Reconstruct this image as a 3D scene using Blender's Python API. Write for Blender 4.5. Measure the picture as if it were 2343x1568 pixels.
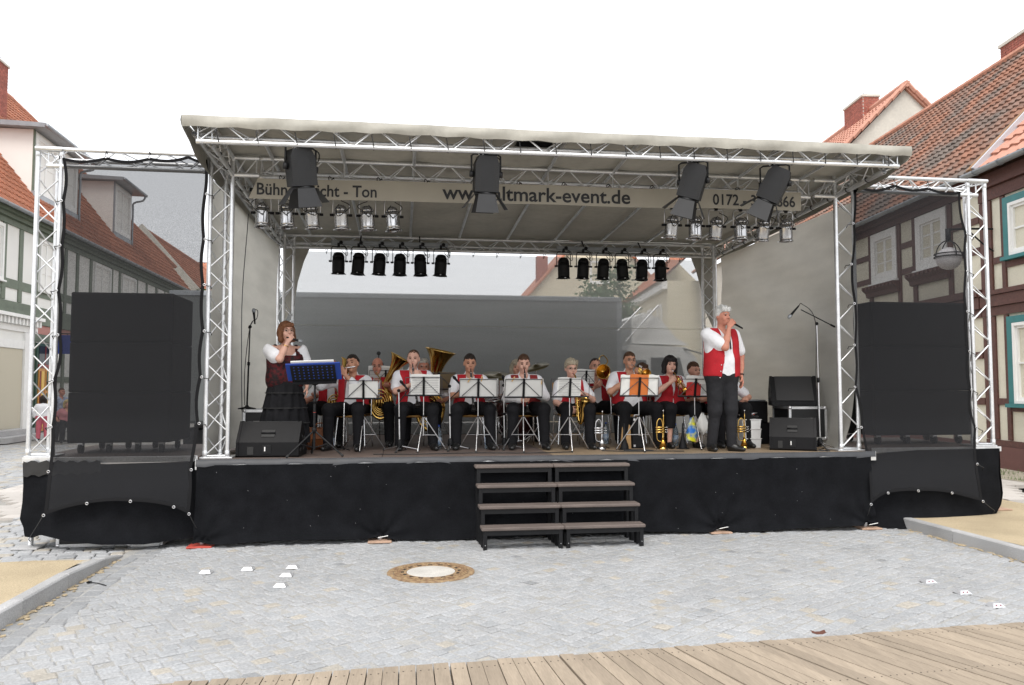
import bpy, bmesh, math, random
import numpy as np
from mathutils import Vector, Matrix
random.seed(7); RNG = np.random.default_rng(7)
for o in list(bpy.data.objects): bpy.data.objects.remove(o)
SC = bpy.context.scene
COL = SC.collection
R = math.radians

# ------------------------------------------------------------------ camera
CAM_LOC = (1.93, -9.15, 1.71); CAM_YAW = -8.0; CAM_PITCH = 3.3
cd = bpy.data.cameras.new('camera'); cd.lens = 18.0; cd.sensor_width = 23.6
cd.clip_start = 0.05; cd.clip_end = 3000
cam = bpy.data.objects.new('camera', cd); COL.objects.link(cam)
cam.location = CAM_LOC; cam.rotation_euler = (R(90 + CAM_PITCH), 0, R(CAM_YAW))
SC.camera = cam
# ------------------------------------------------------------------ sky, sun, exposure
SUN_EL, SUN_AZ = 58.0, 200.0     # azimuth: clockwise from +Y, where the veiled sun stands
w = bpy.data.worlds.new('World'); SC.world = w; w.use_nodes = True
nt = w.node_tree; nt.nodes.clear()
sky = nt.nodes.new('ShaderNodeTexSky'); sky.sky_type = 'NISHITA'; sky.sun_disc = False
sky.sun_elevation = R(SUN_EL); sky.sun_rotation = R(SUN_AZ)
sky.air_density = 1.0; sky.dust_density = 6.0; sky.ozone_density = 1.0
mixc = nt.nodes.new('ShaderNodeMix'); mixc.data_type = 'RGBA'; mixc.inputs[0].default_value = 0.82
mixc.inputs[7].default_value = (9.4, 9.5, 9.7, 1)     # closed bright cloud layer
bg = nt.nodes.new('ShaderNodeBackground'); bg.inputs[1].default_value = 0.13
wo = nt.nodes.new('ShaderNodeOutputWorld')
nt.links.new(sky.outputs[0], mixc.inputs[6]); nt.links.new(mixc.outputs[2], bg.inputs[0])
nt.links.new(bg.outputs[0], wo.inputs[0])
sd = bpy.data.lights.new('sun', 'SUN'); sd.energy = 1.3; sd.angle = R(25); sd.color = (1.0, 0.97, 0.92)
sun = bpy.data.objects.new('sun', sd); COL.objects.link(sun)
_a = R(SUN_AZ); _e = R(SUN_EL)
_dir = Vector((math.sin(_a) * math.cos(_e), math.cos(_a) * math.cos(_e), math.sin(_e)))
sun.rotation_euler = (-_dir).to_track_quat('-Z', 'Y').to_euler()
SC.view_settings.view_transform = 'Standard'; SC.view_settings.look = 'None'
SC.view_settings.gamma = 1.0; SC.view_settings.exposure = 0.62; SC.view_settings.use_curve_mapping = False
SC.render.engine = 'CYCLES'
SC.cycles.transparent_max_bounces = 16; SC.cycles.max_bounces = 8

# ------------------------------------------------------------------ pixel (in a 2342 x 1568 view) -> direction
FPX = 18.0 / 23.6 * 2342
def ray(u, v):
    x = (u - 1171) / FPX; z = -(v - 784) / FPX; y = 1.0
    c, s = math.cos(R(CAM_PITCH)), math.sin(R(CAM_PITCH)); y, z = c * y - s * z, s * y + c * z
    c, s = math.cos(R(CAM_YAW)), math.sin(R(CAM_YAW)); x, y = c * x - s * y, s * x + c * y
    return Vector((x, y, z))
CV = Vector(CAM_LOC)
def hz(u, v, z): d = ray(u, v); return CV + d * ((z - CV.z) / d.z)
def hy(u, v, y): d = ray(u, v); return CV + d * ((y - CV.y) / d.y)
def hplane(u, v, p, n): d = ray(u, v); return CV + d * (n.dot(p - CV) / n.dot(d))

# ------------------------------------------------------------------ materials
MATS = {}
def mat(name, col, rough=0.6, metal=0.0, var=0.0, vscale=3.0, var2=0.0, v2scale=40.0, bump=0.0, bscale=60.0,
        spec=0.5, stretch=None, col2=None, objrand=0.0, attr=None, transl=0.0, coat=0.0, trans=0.0, alpha=1.0):
    if name in MATS: return MATS[name]
    m = bpy.data.materials.new(name); m.use_nodes = True; t = m.node_tree; N = t.nodes; L = t.links
    b = N['Principled BSDF']; out = N['Material Output']
    b.inputs['Roughness'].default_value = rough; b.inputs['Metallic'].default_value = metal
    b.inputs['Specular IOR Level'].default_value = spec
    b.inputs['Coat Weight'].default_value = coat
    b.inputs['Transmission Weight'].default_value = trans
    c = (col[0], col[1], col[2], 1)
    b.inputs['Base Color'].default_value = c
    g = N.new('ShaderNodeNewGeometry'); pos = g.outputs['Position']
    if stretch:
        mp = N.new('ShaderNodeMapping'); mp.inputs['Scale'].default_value = stretch; L.new(pos, mp.inputs[0]); pos = mp.outputs[0]
    cur = None
    def nz(scale, det=4):
        n = N.new('ShaderNodeTexNoise'); n.inputs['Scale'].default_value = scale; n.inputs['Detail'].default_value = det
        L.new(pos, n.inputs['Vector']); return n.outputs['Fac']
    src = None
    if attr:
        a = N.new('ShaderNodeAttribute'); a.attribute_name = attr; src = a.outputs['Color']
    if col2 is not None:
        mx = N.new('ShaderNodeMix'); mx.data_type = 'RGBA'; mx.inputs[6].default_value = c; mx.inputs[7].default_value = (*col2, 1)
        rp = N.new('ShaderNodeMapRange'); rp.inputs[1].default_value = 0.38; rp.inputs[2].default_value = 0.62
        L.new(nz(vscale), rp.inputs[0]); L.new(rp.outputs[0], mx.inputs[0]); src = mx.outputs[2]
    def mul(srcv, fac, amt, lo=0.3, hi=0.7):
        rp = N.new('ShaderNodeMapRange'); rp.inputs[1].default_value = lo; rp.inputs[2].default_value = hi
        rp.inputs[3].default_value = 1 - amt; rp.inputs[4].default_value = 1 + amt; L.new(fac, rp.inputs[0])
        vm = N.new('ShaderNodeVectorMath'); vm.operation = 'SCALE'
        if srcv is None:
            rgb = N.new('ShaderNodeRGB'); rgb.outputs[0].default_value = c; srcv = rgb.outputs[0]
        L.new(srcv, vm.inputs[0]); L.new(rp.outputs[0], vm.inputs['Scale']); return vm.outputs[0]
    if var and col2 is None: src = mul(src, nz(vscale), var)
    if var2: src = mul(src, nz(v2scale), var2)
    if objrand:
        oi = N.new('ShaderNodeObjectInfo'); src = mul(src, oi.outputs['Random'], objrand, 0, 1)
    if src is not None: L.new(src, b.inputs['Base Color'])
    if bump:
        bp = N.new('ShaderNodeBump'); bp.inputs['Strength'].default_value = bump; bp.inputs['Distance'].default_value = 0.02
        L.new(nz(bscale, 6), bp.inputs['Height']); L.new(bp.outputs[0], b.inputs['Normal'])
    sh = b.outputs[0]
    if transl:
        tr = N.new('ShaderNodeBsdfTranslucent'); ms = N.new('ShaderNodeMixShader'); ms.inputs[0].default_value = transl
        if src is not None: L.new(src, tr.inputs[0])
        else: tr.inputs[0].default_value = c
        L.new(sh, ms.inputs[1]); L.new(tr.outputs[0], ms.inputs[2]); sh = ms.outputs[0]
    if alpha < 1.0:
        tp = N.new('ShaderNodeBsdfTransparent'); ms = N.new('ShaderNodeMixShader')
        rp = N.new('ShaderNodeMapRange'); rp.inputs[1].default_value = 0.35; rp.inputs[2].default_value = 0.65
        rp.inputs[3].default_value = alpha - 0.09; rp.inputs[4].default_value = alpha + 0.09
        n = N.new('ShaderNodeTexNoise'); n.inputs['Scale'].default_value = 210; n.inputs['Detail'].default_value = 2
        mp = N.new('ShaderNodeMapping'); mp.inputs['Scale'].default_value = (1, 1, 1.0); L.new(g.outputs['Position'], mp.inputs[0])
        L.new(mp.outputs[0], n.inputs['Vector']); L.new(n.outputs['Fac'], rp.inputs[0]); L.new(rp.outputs[0], ms.inputs[0])
        L.new(tp.outputs[0], ms.inputs[1]); L.new(sh, ms.inputs[2]); sh = ms.outputs[0]
    L.new(sh, out.inputs[0])
    MATS[name] = m; return m

# ------------------------------------------------------------------ mesh collector
class MB:
    def __init__(s): s.v = []; s.f = []; s.mi = []; s.cm = 0
    def add(s, vs, fs):
        n = len(s.v); s.v.extend([tuple(p) for p in vs]); s.f.extend([tuple(i + n for i in f) for f in fs]); s.mi.extend([s.cm] * len(fs)); return s
    def box(s, x0, x1, y0, y1, z0, z1):
        return s.add([(x0,y0,z0),(x1,y0,z0),(x1,y1,z0),(x0,y1,z0),(x0,y0,z1),(x1,y0,z1),(x1,y1,z1),(x0,y1,z1)],
                     [(0,3,2,1),(4,5,6,7),(0,1,5,4),(1,2,6,5),(2,3,7,6),(3,0,4,7)])
    def bbox(s, x0, x1, y0, y1, z0, z1, b=0.01):          # bevelled box
        xs = (x0, x1); ys = (y0, y1); zs = (z0, z1); V = []; idx = {}
        for i in (0, 1):
            for j in (0, 1):
                for k in (0, 1):
                    for a in range(3):
                        p = [xs[i] + (b if i == 0 else -b), ys[j] + (b if j == 0 else -b), zs[k] + (b if k == 0 else -b)]
                        p[a] = (xs[i], ys[j], zs[k])[a]; idx[(i, j, k, a)] = len(V); V.append(p)
        F = []
        for a in range(3):
            for sd_ in (0, 1):
                o = [q for q in range(3) if q != a]; q = []
                for m, n in ((0, 0), (1, 0), (1, 1), (0, 1)):
                    c = [0, 0, 0]; c[a] = sd_; c[o[0]] = m; c[o[1]] = n; q.append(idx[(*c, a)])
                F.append(q)
        for a in range(3):
            o = [q for q in range(3) if q != a]
            for m in (0, 1):
                for n in (0, 1):
                    c0 = [0, 0, 0]; c1 = [0, 0, 0]; c0[o[0]] = c1[o[0]] = m; c0[o[1]] = c1[o[1]] = n; c1[a] = 1
                    F.append([idx[(*c0, o[0])], idx[(*c1, o[0])], idx[(*c1, o[1])], idx[(*c0, o[1])]])
        for i in (0, 1):
            for j in (0, 1):
                for k in (0, 1): F.append([idx[(i, j, k, 0)], idx[(i, j, k, 1)], idx[(i, j, k, 2)]])
        return s.add(V, F)
    def prism(s, pts, h0, h1, axis='z'):                    # closed 2D outline extruded along an axis
        n = len(pts)
        def P(a, b, h): return (a, b, h) if axis == 'z' else ((h, a, b) if axis == 'x' else (a, h, b))
        V = [P(a, b, h0) for a, b in pts] + [P(a, b, h1) for a, b in pts]
        F = [tuple(range(n))[::-1], tuple(range(n, 2 * n))] + [(i, (i + 1) % n, n + (i + 1) % n, n + i) for i in range(n)]
        return s.add(V, F)
    def cyl(s, p, q, r, r2=None, n=8, caps=True):
        return s.tube([p, q], [r, r if r2 is None else r2], n, caps)
    def tube(s, pts, r, n=8, caps=True, closed=False):
        pts = [Vector(p) for p in pts]; m = len(pts)
        if not hasattr(r, '__len__'): r = [r] * m
        V = []; F = []; prev = None
        for i, p in enumerate(pts):
            if closed: t = pts[(i + 1) % m] - pts[i - 1]
            else: t = pts[min(i + 1, m - 1)] - pts[max(i - 1, 0)]
            if t.length < 1e-9: t = Vector((0, 0, 1))
            t.normalize()
            if prev is None:
                a = Vector((0, 0, 1)) if abs(t.z) < 0.9 else Vector((1, 0, 0)); x = t.cross(a).normalized()
            else:
                x = prev - t * prev.dot(t)
                x = x.normalized() if x.length > 1e-6 else t.orthogonal().normalized()
            prev = x; y = t.cross(x)
            for k in range(n):
                a = 2 * math.pi * k / n; V.append(p + (x * math.cos(a) + y * math.sin(a)) * r[i])
        for i in range(m if closed else m - 1):
            j = (i + 1) % m
            for k in range(n): F.append((i * n + k, i * n + (k + 1) % n, j * n + (k + 1) % n, j * n + k))
        if caps and not closed: F.append(tuple(range(n))[::-1]); F.append(tuple(range((m - 1) * n, m * n)))
        return s.add(V, F)
    def lathe(s, prof, n=16, mtx=None, sx=1.0, sy=1.0):      # profile (r, z)
        V = []; F = []
        for r, z in prof:
            for k in range(n):
                a = 2 * math.pi * k / n; p = Vector((r * math.cos(a) * sx, r * math.sin(a) * sy, z)); V.append(mtx @ p if mtx else p)
        for i in range(len(prof) - 1):
            for k in range(n): F.append((i * n + k, i * n + (k + 1) % n, (i + 1) * n + (k + 1) % n, (i + 1) * n + k))
        if prof[0][0] > 1e-5: F.append(tuple(range(n))[::-1])
        if prof[-1][0] > 1e-5: F.append(tuple(range((len(prof) - 1) * n, len(prof) * n)))
        return s.add(V, F)
    def sphere(s, c, r, n=12, m=8, mtx=None):
        r = r if hasattr(r, '__len__') else (r, r, r)
        prof = [(math.sin(math.pi * i / m), -math.cos(math.pi * i / m)) for i in range(m + 1)]
        T = Matrix.Translation(Vector(c)) @ (mtx if mtx else Matrix.Identity(4)) @ Matrix.Diagonal((*r, 1))
        prof[0] = (1e-6, -1); prof[-1] = (1e-6, 1)
        return s.lathe(prof, n, T)
    def grid(s, P):                                          # P[i][j] points
        ni = len(P); nj = len(P[0]); V = [p for row in P for p in row]
        return s.add(V, [(i * nj + j, (i + 1) * nj + j, (i + 1) * nj + j + 1, i * nj + j + 1) for i in range(ni - 1) for j in range(nj - 1)])
    def mesh(s, name, mats, smooth=False):
        me = bpy.data.meshes.new(name); me.from_pydata(s.v, [], s.f)
        mats = mats if isinstance(mats, (list, tuple)) else [mats]
        for m in mats: me.materials.append(m)
        if len(mats) > 1: me.polygons.foreach_set('material_index', s.mi)
        if smooth: me.polygons.foreach_set('use_smooth', [True] * len(me.polygons))
        me.update(); return me
    def obj(s, name, mats, parent=None, smooth=False, kind=None):
        return link(name, s.mesh(name, mats, smooth), parent, kind=kind)

def link(name, data, parent=None, mtx=None, kind=None):
    o = bpy.data.objects.new(name, data); COL.objects.link(o)
    if parent is not None: o.parent = parent
    if mtx is not None: o.matrix_basis = mtx
    if kind: o['kind'] = kind
    return o
def tag(o, label, cat, group=None):
    o['label'] = label; o['category'] = cat
    if group: o['group'] = group
    return o
def thing(name, label, cat, loc=(0, 0, 0), rz=0.0, group=None, mtx=None):
    o = bpy.data.objects.new(name, None); COL.objects.link(o); o.empty_display_size = 0.1
    if mtx is not None: o.matrix_basis = mtx
    else: o.location = loc; o.rotation_euler = (0, 0, rz)
    return tag(o, label, cat, group)
def struct(o): o['kind'] = 'structure'; return o
KIDS = {}
def copy_tree(o, parent=None):
    c = o.copy(); COL.objects.link(c); c.parent = parent
    for ch in list(o.children): copy_tree(ch, c)
    return c
# shared unit shapes ------------------------------------------------
_unit = {}
def ubox(m):
    k = ('b', m.name)
    if k not in _unit: _unit[k] = MB().box(0, 1, 0, 1, 0, 1).mesh('box', m)
    return _unit[k]
def ucyl(m, n=8):
    k = ('c', m.name, n)
    if k not in _unit: _unit[k] = MB().cyl((0, 0, 0), (0, 0, 1), 1.0, n=n).mesh('rod', m, True)
    return _unit[k]
def bx(parent, name, m, x0, x1, y0, y1, z0, z1):
    return link(name, ubox(m), parent, Matrix.Translation((x0, y0, z0)) @ Matrix.Diagonal((x1 - x0, y1 - y0, z1 - z0, 1)))
def rod(parent, name, m, p, q, r, n=8):
    p = Vector(p); q = Vector(q); d = q - p
    M = Matrix.Translation(p) @ d.to_track_quat('Z', 'Y').to_matrix().to_4x4() @ Matrix.Diagonal((r, r, d.length, 1))
    return link(name, ucyl(m, n), parent, M)
def text_mesh(txt, size, m, name='lettering', depth=0.0):
    cu = bpy.data.curves.new(name, 'FONT'); cu.body = txt; cu.size = size; cu.align_x = 'LEFT'; cu.extrude = depth
    cu.resolution_u = 3; cu.offset = 0.0035
    t = bpy.data.objects.new(name + '_tmp', cu); COL.objects.link(t)
    dg = bpy.context.evaluated_depsgraph_get(); me = bpy.data.meshes.new_from_object(t.evaluated_get(dg))
    bpy.data.objects.remove(t); me.materials.clear(); me.materials.append(m); me.name = name
    return me
def catmull(pts, sub=5):
    pts = [Vector(p) for p in pts]; out = []
    for i in range(len(pts) - 1):
        p0 = pts[max(i - 1, 0)]; p1 = pts[i]; p2 = pts[i + 1]; p3 = pts[min(i + 2, len(pts) - 1)]
        for k in range(sub):
            t = k / sub
            out.append(0.5 * ((2 * p1) + (p2 - p0) * t + (2 * p0 - 5 * p1 + 4 * p2 - p3) * t * t + (3 * p1 - p0 - 3 * p2 + p3) * t ** 3))
    out.append(pts[-1]); return out
def lerp(a, b, t): return a + (b - a) * t
def polylerp(pts, x):                                       # piecewise linear y(x)
    if x <= pts[0][0]: return pts[0][1]
    for (a, b), (c, d) in zip(pts, pts[1:]):
        if x <= c: return b + (d - b) * (x - a) / (c - a)
    return pts[-1][1]
STAGE_Z = 0.917
# ------------------------------------------------------------------ palette
ALU = mat('aluminium', (0.72, 0.73, 0.74), 0.38, 0.85, var=0.12, vscale=6, var2=0.08, v2scale=60)
BLACKM = mat('black_metal', (0.007, 0.0073, 0.0085), 0.5, 0.0, var=0.2, vscale=8, spec=0.28)
CHROME = mat('chrome', (0.75, 0.75, 0.76), 0.14, 1.0)
SILVER = mat('silver_steel', (0.62, 0.62, 0.63), 0.3, 1.0, var=0.1, vscale=20)
BRASS = mat('brass', (0.72, 0.47, 0.14), 0.16, 1.0, var=0.08, vscale=12)
BLACKP = mat('black_plastic', (0.006, 0.006, 0.007), 0.55, 0, var=0.15, vscale=20, spec=0.22)
RUBBER = mat('rubber', (0.02, 0.02, 0.02), 0.7)
CLOTH_BLACK = mat('black_molton', (0.0075, 0.008, 0.0095), 0.95, 0, var=0.25, vscale=5, var2=0.25, v2scale=90, bump=0.2, bscale=220, spec=0.1)
PVC = mat('pvc_tarpaulin', (0.35, 0.335, 0.29), 0.55, 0, var=0.12, vscale=1.6, var2=0.08, v2scale=12, transl=0.02)
GAUZE_SIDE = mat('side_gauze', (0.56, 0.55, 0.505), 0.85, 0, var=0.09, vscale=1.2, stretch=(1, 1, 4.0), var2=0.06, v2scale=60, transl=0.55, spec=0.15)
GAUZE_BACK = mat('back_gauze', (0.36, 0.365, 0.36), 0.9, 0, var=0.05, vscale=1.2, stretch=(.6, 1, 6.0), transl=0.5, spec=0.1, alpha=0.62)
SCRIM = mat('scrim_mesh', (0.021, 0.0215, 0.0235), 0.9, 0, spec=0.1, alpha=0.71)
HEM = mat('scrim_hem', (0.012, 0.012, 0.013), 0.9, 0, spec=0.1)
WHITEP = mat('white_paint', (0.78, 0.78, 0.76), 0.5, 0, var=0.03, vscale=6)
GLASS = mat('window_glass', (0.03, 0.036, 0.042), 0.12, 0, spec=0.12)
PAPER = mat('paper', (0.74, 0.74, 0.71), 0.8, 0, var=0.05, vscale=12)
INK = mat('ink', (0.12, 0.12, 0.13), 0.9)
# ================================================================== GROUND
M_SUB = mat('mortar_sand', (0.30, 0.29, 0.27), 0.95, 0, var=0.2, vscale=2.5, var2=0.25, v2scale=70, bump=0.3, bscale=120, spec=0.2)
M_SAND = mat('sand', (0.45, 0.37, 0.25), 0.95, 0, var=0.14, vscale=1.3, var2=0.22, v2scale=90, bump=0.5, bscale=150, spec=0.15)
M_COB = mat('granite_sett', (0.4, 0.4, 0.4), 0.75, 0, attr='Col', var=0.09, vscale=0.9, var2=0.18, v2scale=55, bump=0.35, bscale=130, spec=0.3)
M_KERB = mat('granite_kerb', (0.40, 0.40, 0.40), 0.8, 0, var=0.12, vscale=2.0, var2=0.22, v2scale=110, bump=0.25, bscale=160, objrand=0.08, spec=0.3)
M_PAVE = mat('pale_paver', (0.46, 0.43, 0.40), 0.8, 0, var=0.06, vscale=1.0, var2=0.06, v2scale=40, objrand=0.10, bump=0.1, bscale=80)
M_GRASS = mat('grass_strip', (0.10, 0.15, 0.05), 0.9, 0, var=0.3, vscale=6, var2=0.3, v2scale=40)

def sheet(name, x0, x1, y0, y1, z, m, sub=1):
    mb = MB(); P = [[(lerp(x0, x1, i / sub), lerp(y0, y1, j / sub), z) for j in range(sub + 1)] for i in range(sub + 1)]
    mb.grid([[P[i][j] for i in range(sub + 1)] for j in range(sub + 1)]); 
    return struct(mb.obj(name, m))
sheet('ground', -600, 600, -600, 600, -0.03, M_SUB)
sheet('street', -0.9, 8.05, -9, 4, -0.0075, mat('joint_grit', (0.33, 0.325, 0.31), 0.95, 0, var=0.12, vscale=3, var2=0.2, v2scale=90, spec=0.2))
KX_L, KX_R = -0.87, 8.0

def cobble_geo(cx, cy, sx, sy, ang, h, col, tilt):
    c, s = math.cos(ang), math.sin(ang); V = []
    for inset, z in ((0.0, -0.03), (0.0, h - 0.007), (0.012, h), ):
        for k, (a, b) in enumerate(((-1, -1), (1, -1), (1, 1), (-1, 1))):
            x = a * (sx / 2 - inset) + tilt[k][0] ; y = b * (sy / 2 - inset) + tilt[k][1]
            V.append((cx + c * x - s * y, cy + s * x + c * y, z + (tilt[k][2] if z > 0 - 0.02 else 0)))
    F = []
    for l in (0, 1):
        for k in range(4): F.append((l * 4 + k, l * 4 + (k + 1) % 4, l * 4 + 4 + (k + 1) % 4, l * 4 + 4 + k))
    F.append((8, 9, 10, 11)); return V, F
def cobble_mesh(name, items):
    V = []; F = []; C = []
    for v, f, col in items:
        n = len(V); V += v; F += [tuple(i + n for i in q) for q in f]; C += [(*col, 1.0)] * len(v)
    me = bpy.data.meshes.new(name); me.from_pydata(V, [], F); me.materials.append(M_COB)
    a = me.color_attributes.new('Col', 'FLOAT_COLOR', 'POINT'); a.data.foreach_set('color', np.array(C, 'f').ravel())
    me.update(); return me
def cobble_field(x0, x1, y0, y1, size, rot, tone, inside, nearest=300, parent_name='street', warm=0.04):
    st = struct(bpy.data.objects.new(parent_name, None)); COL.objects.link(st)
    items = []; c, s = math.cos(rot), math.sin(rot)
    cxm, cym = (x0 + x1) / 2, (y0 + y1) / 2; L = math.hypot(x1 - x0, y1 - y0) / 2 + 0.3
    v = -L; row = 0
    while v < L:
        rh = size * random.uniform(0.86, 1.1); u = -L + random.uniform(0, size)
        while u < L:
            wd = size * random.uniform(0.82, 1.28)
            bow = 0.10 * math.sin(u * 0.9 + 0.3)
            a, b = u + wd / 2, v + rh / 2 + bow
            X = cxm + c * a - s * b; Y = cym + s * a + c * b
            if x0 < X < x1 and y0 < Y < y1 and inside(X, Y):
                t = tone * random.uniform(0.93, 1.06); q = random.random()
                col = (t * 0.975, t * 0.99, t * 1.005)
                if q < warm: col = (t * 1.05, t * 0.98, t * 0.86)
                elif q < warm * 1.25: col = (t * 0.74, t * 0.76, t * 0.78)
                elif q < 0.5: col = (t * 0.95, t * 0.975, t * 1.0)
                j = size * 0.05; tl = [(random.uniform(-j, j), random.uniform(-j, j), random.uniform(-0.004, 0.004)) for _ in range(4)]
                gap = random.uniform(0.004, 0.009)
                V, F = cobble_geo(X, Y, wd - gap, rh - gap, rot + 0.09 * math.cos(u * 0.9 + 0.3) + random.uniform(-.03, .03), random.uniform(-0.0065, 0.003), col, tl)
                items.append(((X - CV.x) ** 2 + (Y - CV.y) ** 2, V, F, col))
            u += wd
        v += rh; row += 1
    vis = [it for it in items if in_frame(it[1][8])]; rest = [it for it in items if not in_frame(it[1][8])]
    vis.sort(key=lambda q: q[0])
    for it in vis[:nearest]: link('cobble', cobble_mesh('cobble', [it[1:]]), st)
    rest += vis[nearest:]
    if rest: link('cobble_paving', cobble_mesh('cobble_paving', [it[1:] for it in rest]), st, kind='stuff')
    return st
def in_frame(p):
    d = Vector(p) - CV; c, s = math.cos(R(CAM_YAW)), math.sin(R(CAM_YAW))
    x = c * d.x + s * d.y; y = -s * d.x + c * d.y; c, s = math.cos(R(CAM_PITCH)), math.sin(R(CAM_PITCH))
    yy = c * y + s * d.z; zz = -s * y + c * d.z
    if yy < 0.1: return False
    return abs(x / yy) < 0.66 and abs(zz / yy) < 0.446
_d = [hz(300, 1568, .045), hz(2342, 1423, .045)]; DECK1 = (_d[1].y - _d[0].y) / (_d[1].x - _d[0].x); DECK0 = _d[0].y - DECK1 * _d[0].x
MH = Vector((2.21, -1.735, 0)); MHR = 0.385
def deck_y(x): return DECK0 + x * DECK1
cobble_field(KX_L + 0.32, KX_R - 0.02, -8.0, 0.5, 0.106, R(33), 0.355,
             lambda X, Y: Y > deck_y(X) - 0.15 and (X - MH.x) ** 2 + (Y - MH.y) ** 2 > (MHR + 0.045) ** 2, 300, 'street', 0.035)
# darker slate gutter rows along the left kerb
cobble_field(KX_L + 0.02, KX_L + 0.32, -6.5, 0.5, 0.15, R(90), 0.30, lambda X, Y: True, 120, 'gutter', 0.0)
# rough old cobbles left of the stage
cobble_field(-3.05, KX_L - 0.0, -1.0, 9.0, 0.15, R(8), 0.40, lambda X, Y: True, 150, 'pavement', 0.16)
cobble_field(-11.6, -4.72, -1.0, 16.0, 0.17, R(4), 0.36, lambda X, Y: in_frame((X, Y, 0)), 200, 'pavement', 0.30)
# raised sand beds behind the kerbs
def sand_bed(name, xs, ys, zf):
    mb = MB(); nx, ny = 40, 80
    P = [[None] * (ny + 1) for _ in range(nx + 1)]
    for i in range(nx + 1):
        for j in range(ny + 1):
            x = lerp(xs[0], xs[1], i / nx); y = lerp(ys[0], ys[1], j / ny)
            P[i][j] = (x, y, zf(x, y) + 0.006 * math.sin(x * 7.1 + y * 3.3) * math.sin(y * 5.7))
    mb.grid(P); return struct(mb.obj(name, M_SAND, smooth=True))
def kerb_h(y): return 0.125 * max(0.0, min(1.0, (-0.75 - y) / 0.55))
def sand_edge(x): return -0.98
sand_bed('sand_path', (-9.0, KX_L - 0.11), (-7.0, -0.95), lambda x, y: kerb_h(y) - 0.012 if y < -0.95 else -0.02)
KH = 0.125
sand_bed('sand_path', (KX_R + 0.11, 10.42), (-7.0, 30.0), lambda x, y: KH - 0.004)
def kerb_stone(parent, x0, x1, y0, y1, h0, h1):
    mb = MB(); b = 0.012
    V = [(x0, y0, -0.05), (x1, y0, -0.05), (x1, y1, -0.05), (x0, y1, -0.05),
         (x0, y0, h0 - b), (x1, y0, h0 - b), (x1, y1, h1 - b), (x0, y1, h1 - b),
         (x0 + b, y0 + b, h0), (x1 - b, y0 + b, h0), (x1 - b, y1 - b, h1), (x0 + b, y1 - b, h1)]
    F = [(0, 1, 5, 4), (1, 2, 6, 5), (2, 3, 7, 6), (3, 0, 4, 7), (4, 5, 9, 8), (5, 6, 10, 9), (6, 7, 11, 10), (7, 4, 8, 11), (8, 9, 10, 11)]
    mb.add(V, F); return mb.obj('kerb_stone', M_KERB, parent)
kl = struct(bpy.data.objects.new('kerb', None)); COL.objects.link(kl)
y = -7.0
while y < -0.7:
    y2 = min(y + random.uniform(0.72, 0.95), -0.6); kerb_stone(kl, KX_L - 0.11, KX_L, y + 0.003, y2 - 0.003, max(kerb_h(y), 0.012), max(kerb_h(y2), 0.012)); y = y2
kr = struct(bpy.data.objects.new('kerb', None)); COL.objects.link(kr)
y = -7.0
while y < 30:
    y2 = y + random.uniform(0.8, 1.05); kerb_stone(kr, KX_R, KX_R + 0.11, y + 0.003, y2 - 0.003, KH, KH); y = y2
# sand spilled along the foot of the kerbs
sp = MB()
for k in range(260):
    side = random.random() < 0.5
    x = (KX_R - abs(random.gauss(0, 0.035))) if side else (KX_L + abs(random.gauss(0, 0.03)))
    yy = random.uniform(-4.5, -0.4) if side else random.uniform(-3.6, -0.8)
    r = random.uniform(0.006, 0.017); sp.sphere((x, yy, 0.0), (r * 1.6, r * 2.2, r * 0.5), 5, 3)
o = sp.obj('spilled_sand', M_SAND, kind='stuff'); tag(o, 'loose yellow sand grains along the foot of the kerbs', 'sand'); 
# pale pavers: strips on both sides
def paver_strip(x0, x1, y0, y1, z, name='pavement', lx=0.40, ly=0.30):
    st = struct(bpy.data.objects.new(name, None)); COL.objects.link(st); k = 0
    me = MB().bbox(-0.5, 0.5, -0.5, 0.5, -0.5, 0.5, 0.02).mesh('paver', M_PAVE)
    far = MB(); cand = []
    y = y0; row = 0
    while y < y1:
        x = x0 + (row % 2) * lx / 2 - lx / 2
        while x < x1:
            a, b = max(x, x0), min(x + lx, x1)
            if b - a > 0.06 and in_frame(((a + b) / 2, y, z)): cand.append((a, b, y))
            x += lx
        y += ly; row += 1
    cand.sort(key=lambda q: (q[0] - CV.x) ** 2 + (q[2] - CV.y) ** 2)
    for k, (a, b, y) in enumerate(cand):
        if k < 300: link('paver', me, st, Matrix.Translation(((a + b) / 2, y + ly / 2, z - 0.03)) @ Matrix.Diagonal((b - a - 0.008, ly - 0.008, 0.06, 1)))
        else: far.box(a + .004, b - .004, y + .004, y + ly - .004, z - 0.06, z)
    if far.v: far.obj('paver_field', M_PAVE, st, kind='stuff')
    return st
paver_strip(-4.70, -3.06, -0.98, 30, 0.003)
paver_strip(10.43, 12.22, -3.0, 24.0, KH + 0.004)
gr = MB(); P = [[(lerp(12.23, 13.9, i / 6), lerp(-6, 30, j / 40), KH - 0.01 + 0.02 * random.random()) for j in range(41)] for i in range(7)]
gr.grid(P); g_ = struct(gr.obj('verge', mat('verge_earth', (0.30, 0.27, 0.21), 0.95, 0, var=0.25, vscale=5, var2=0.3, v2scale=60), smooth=True))
gb = MB()
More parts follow.
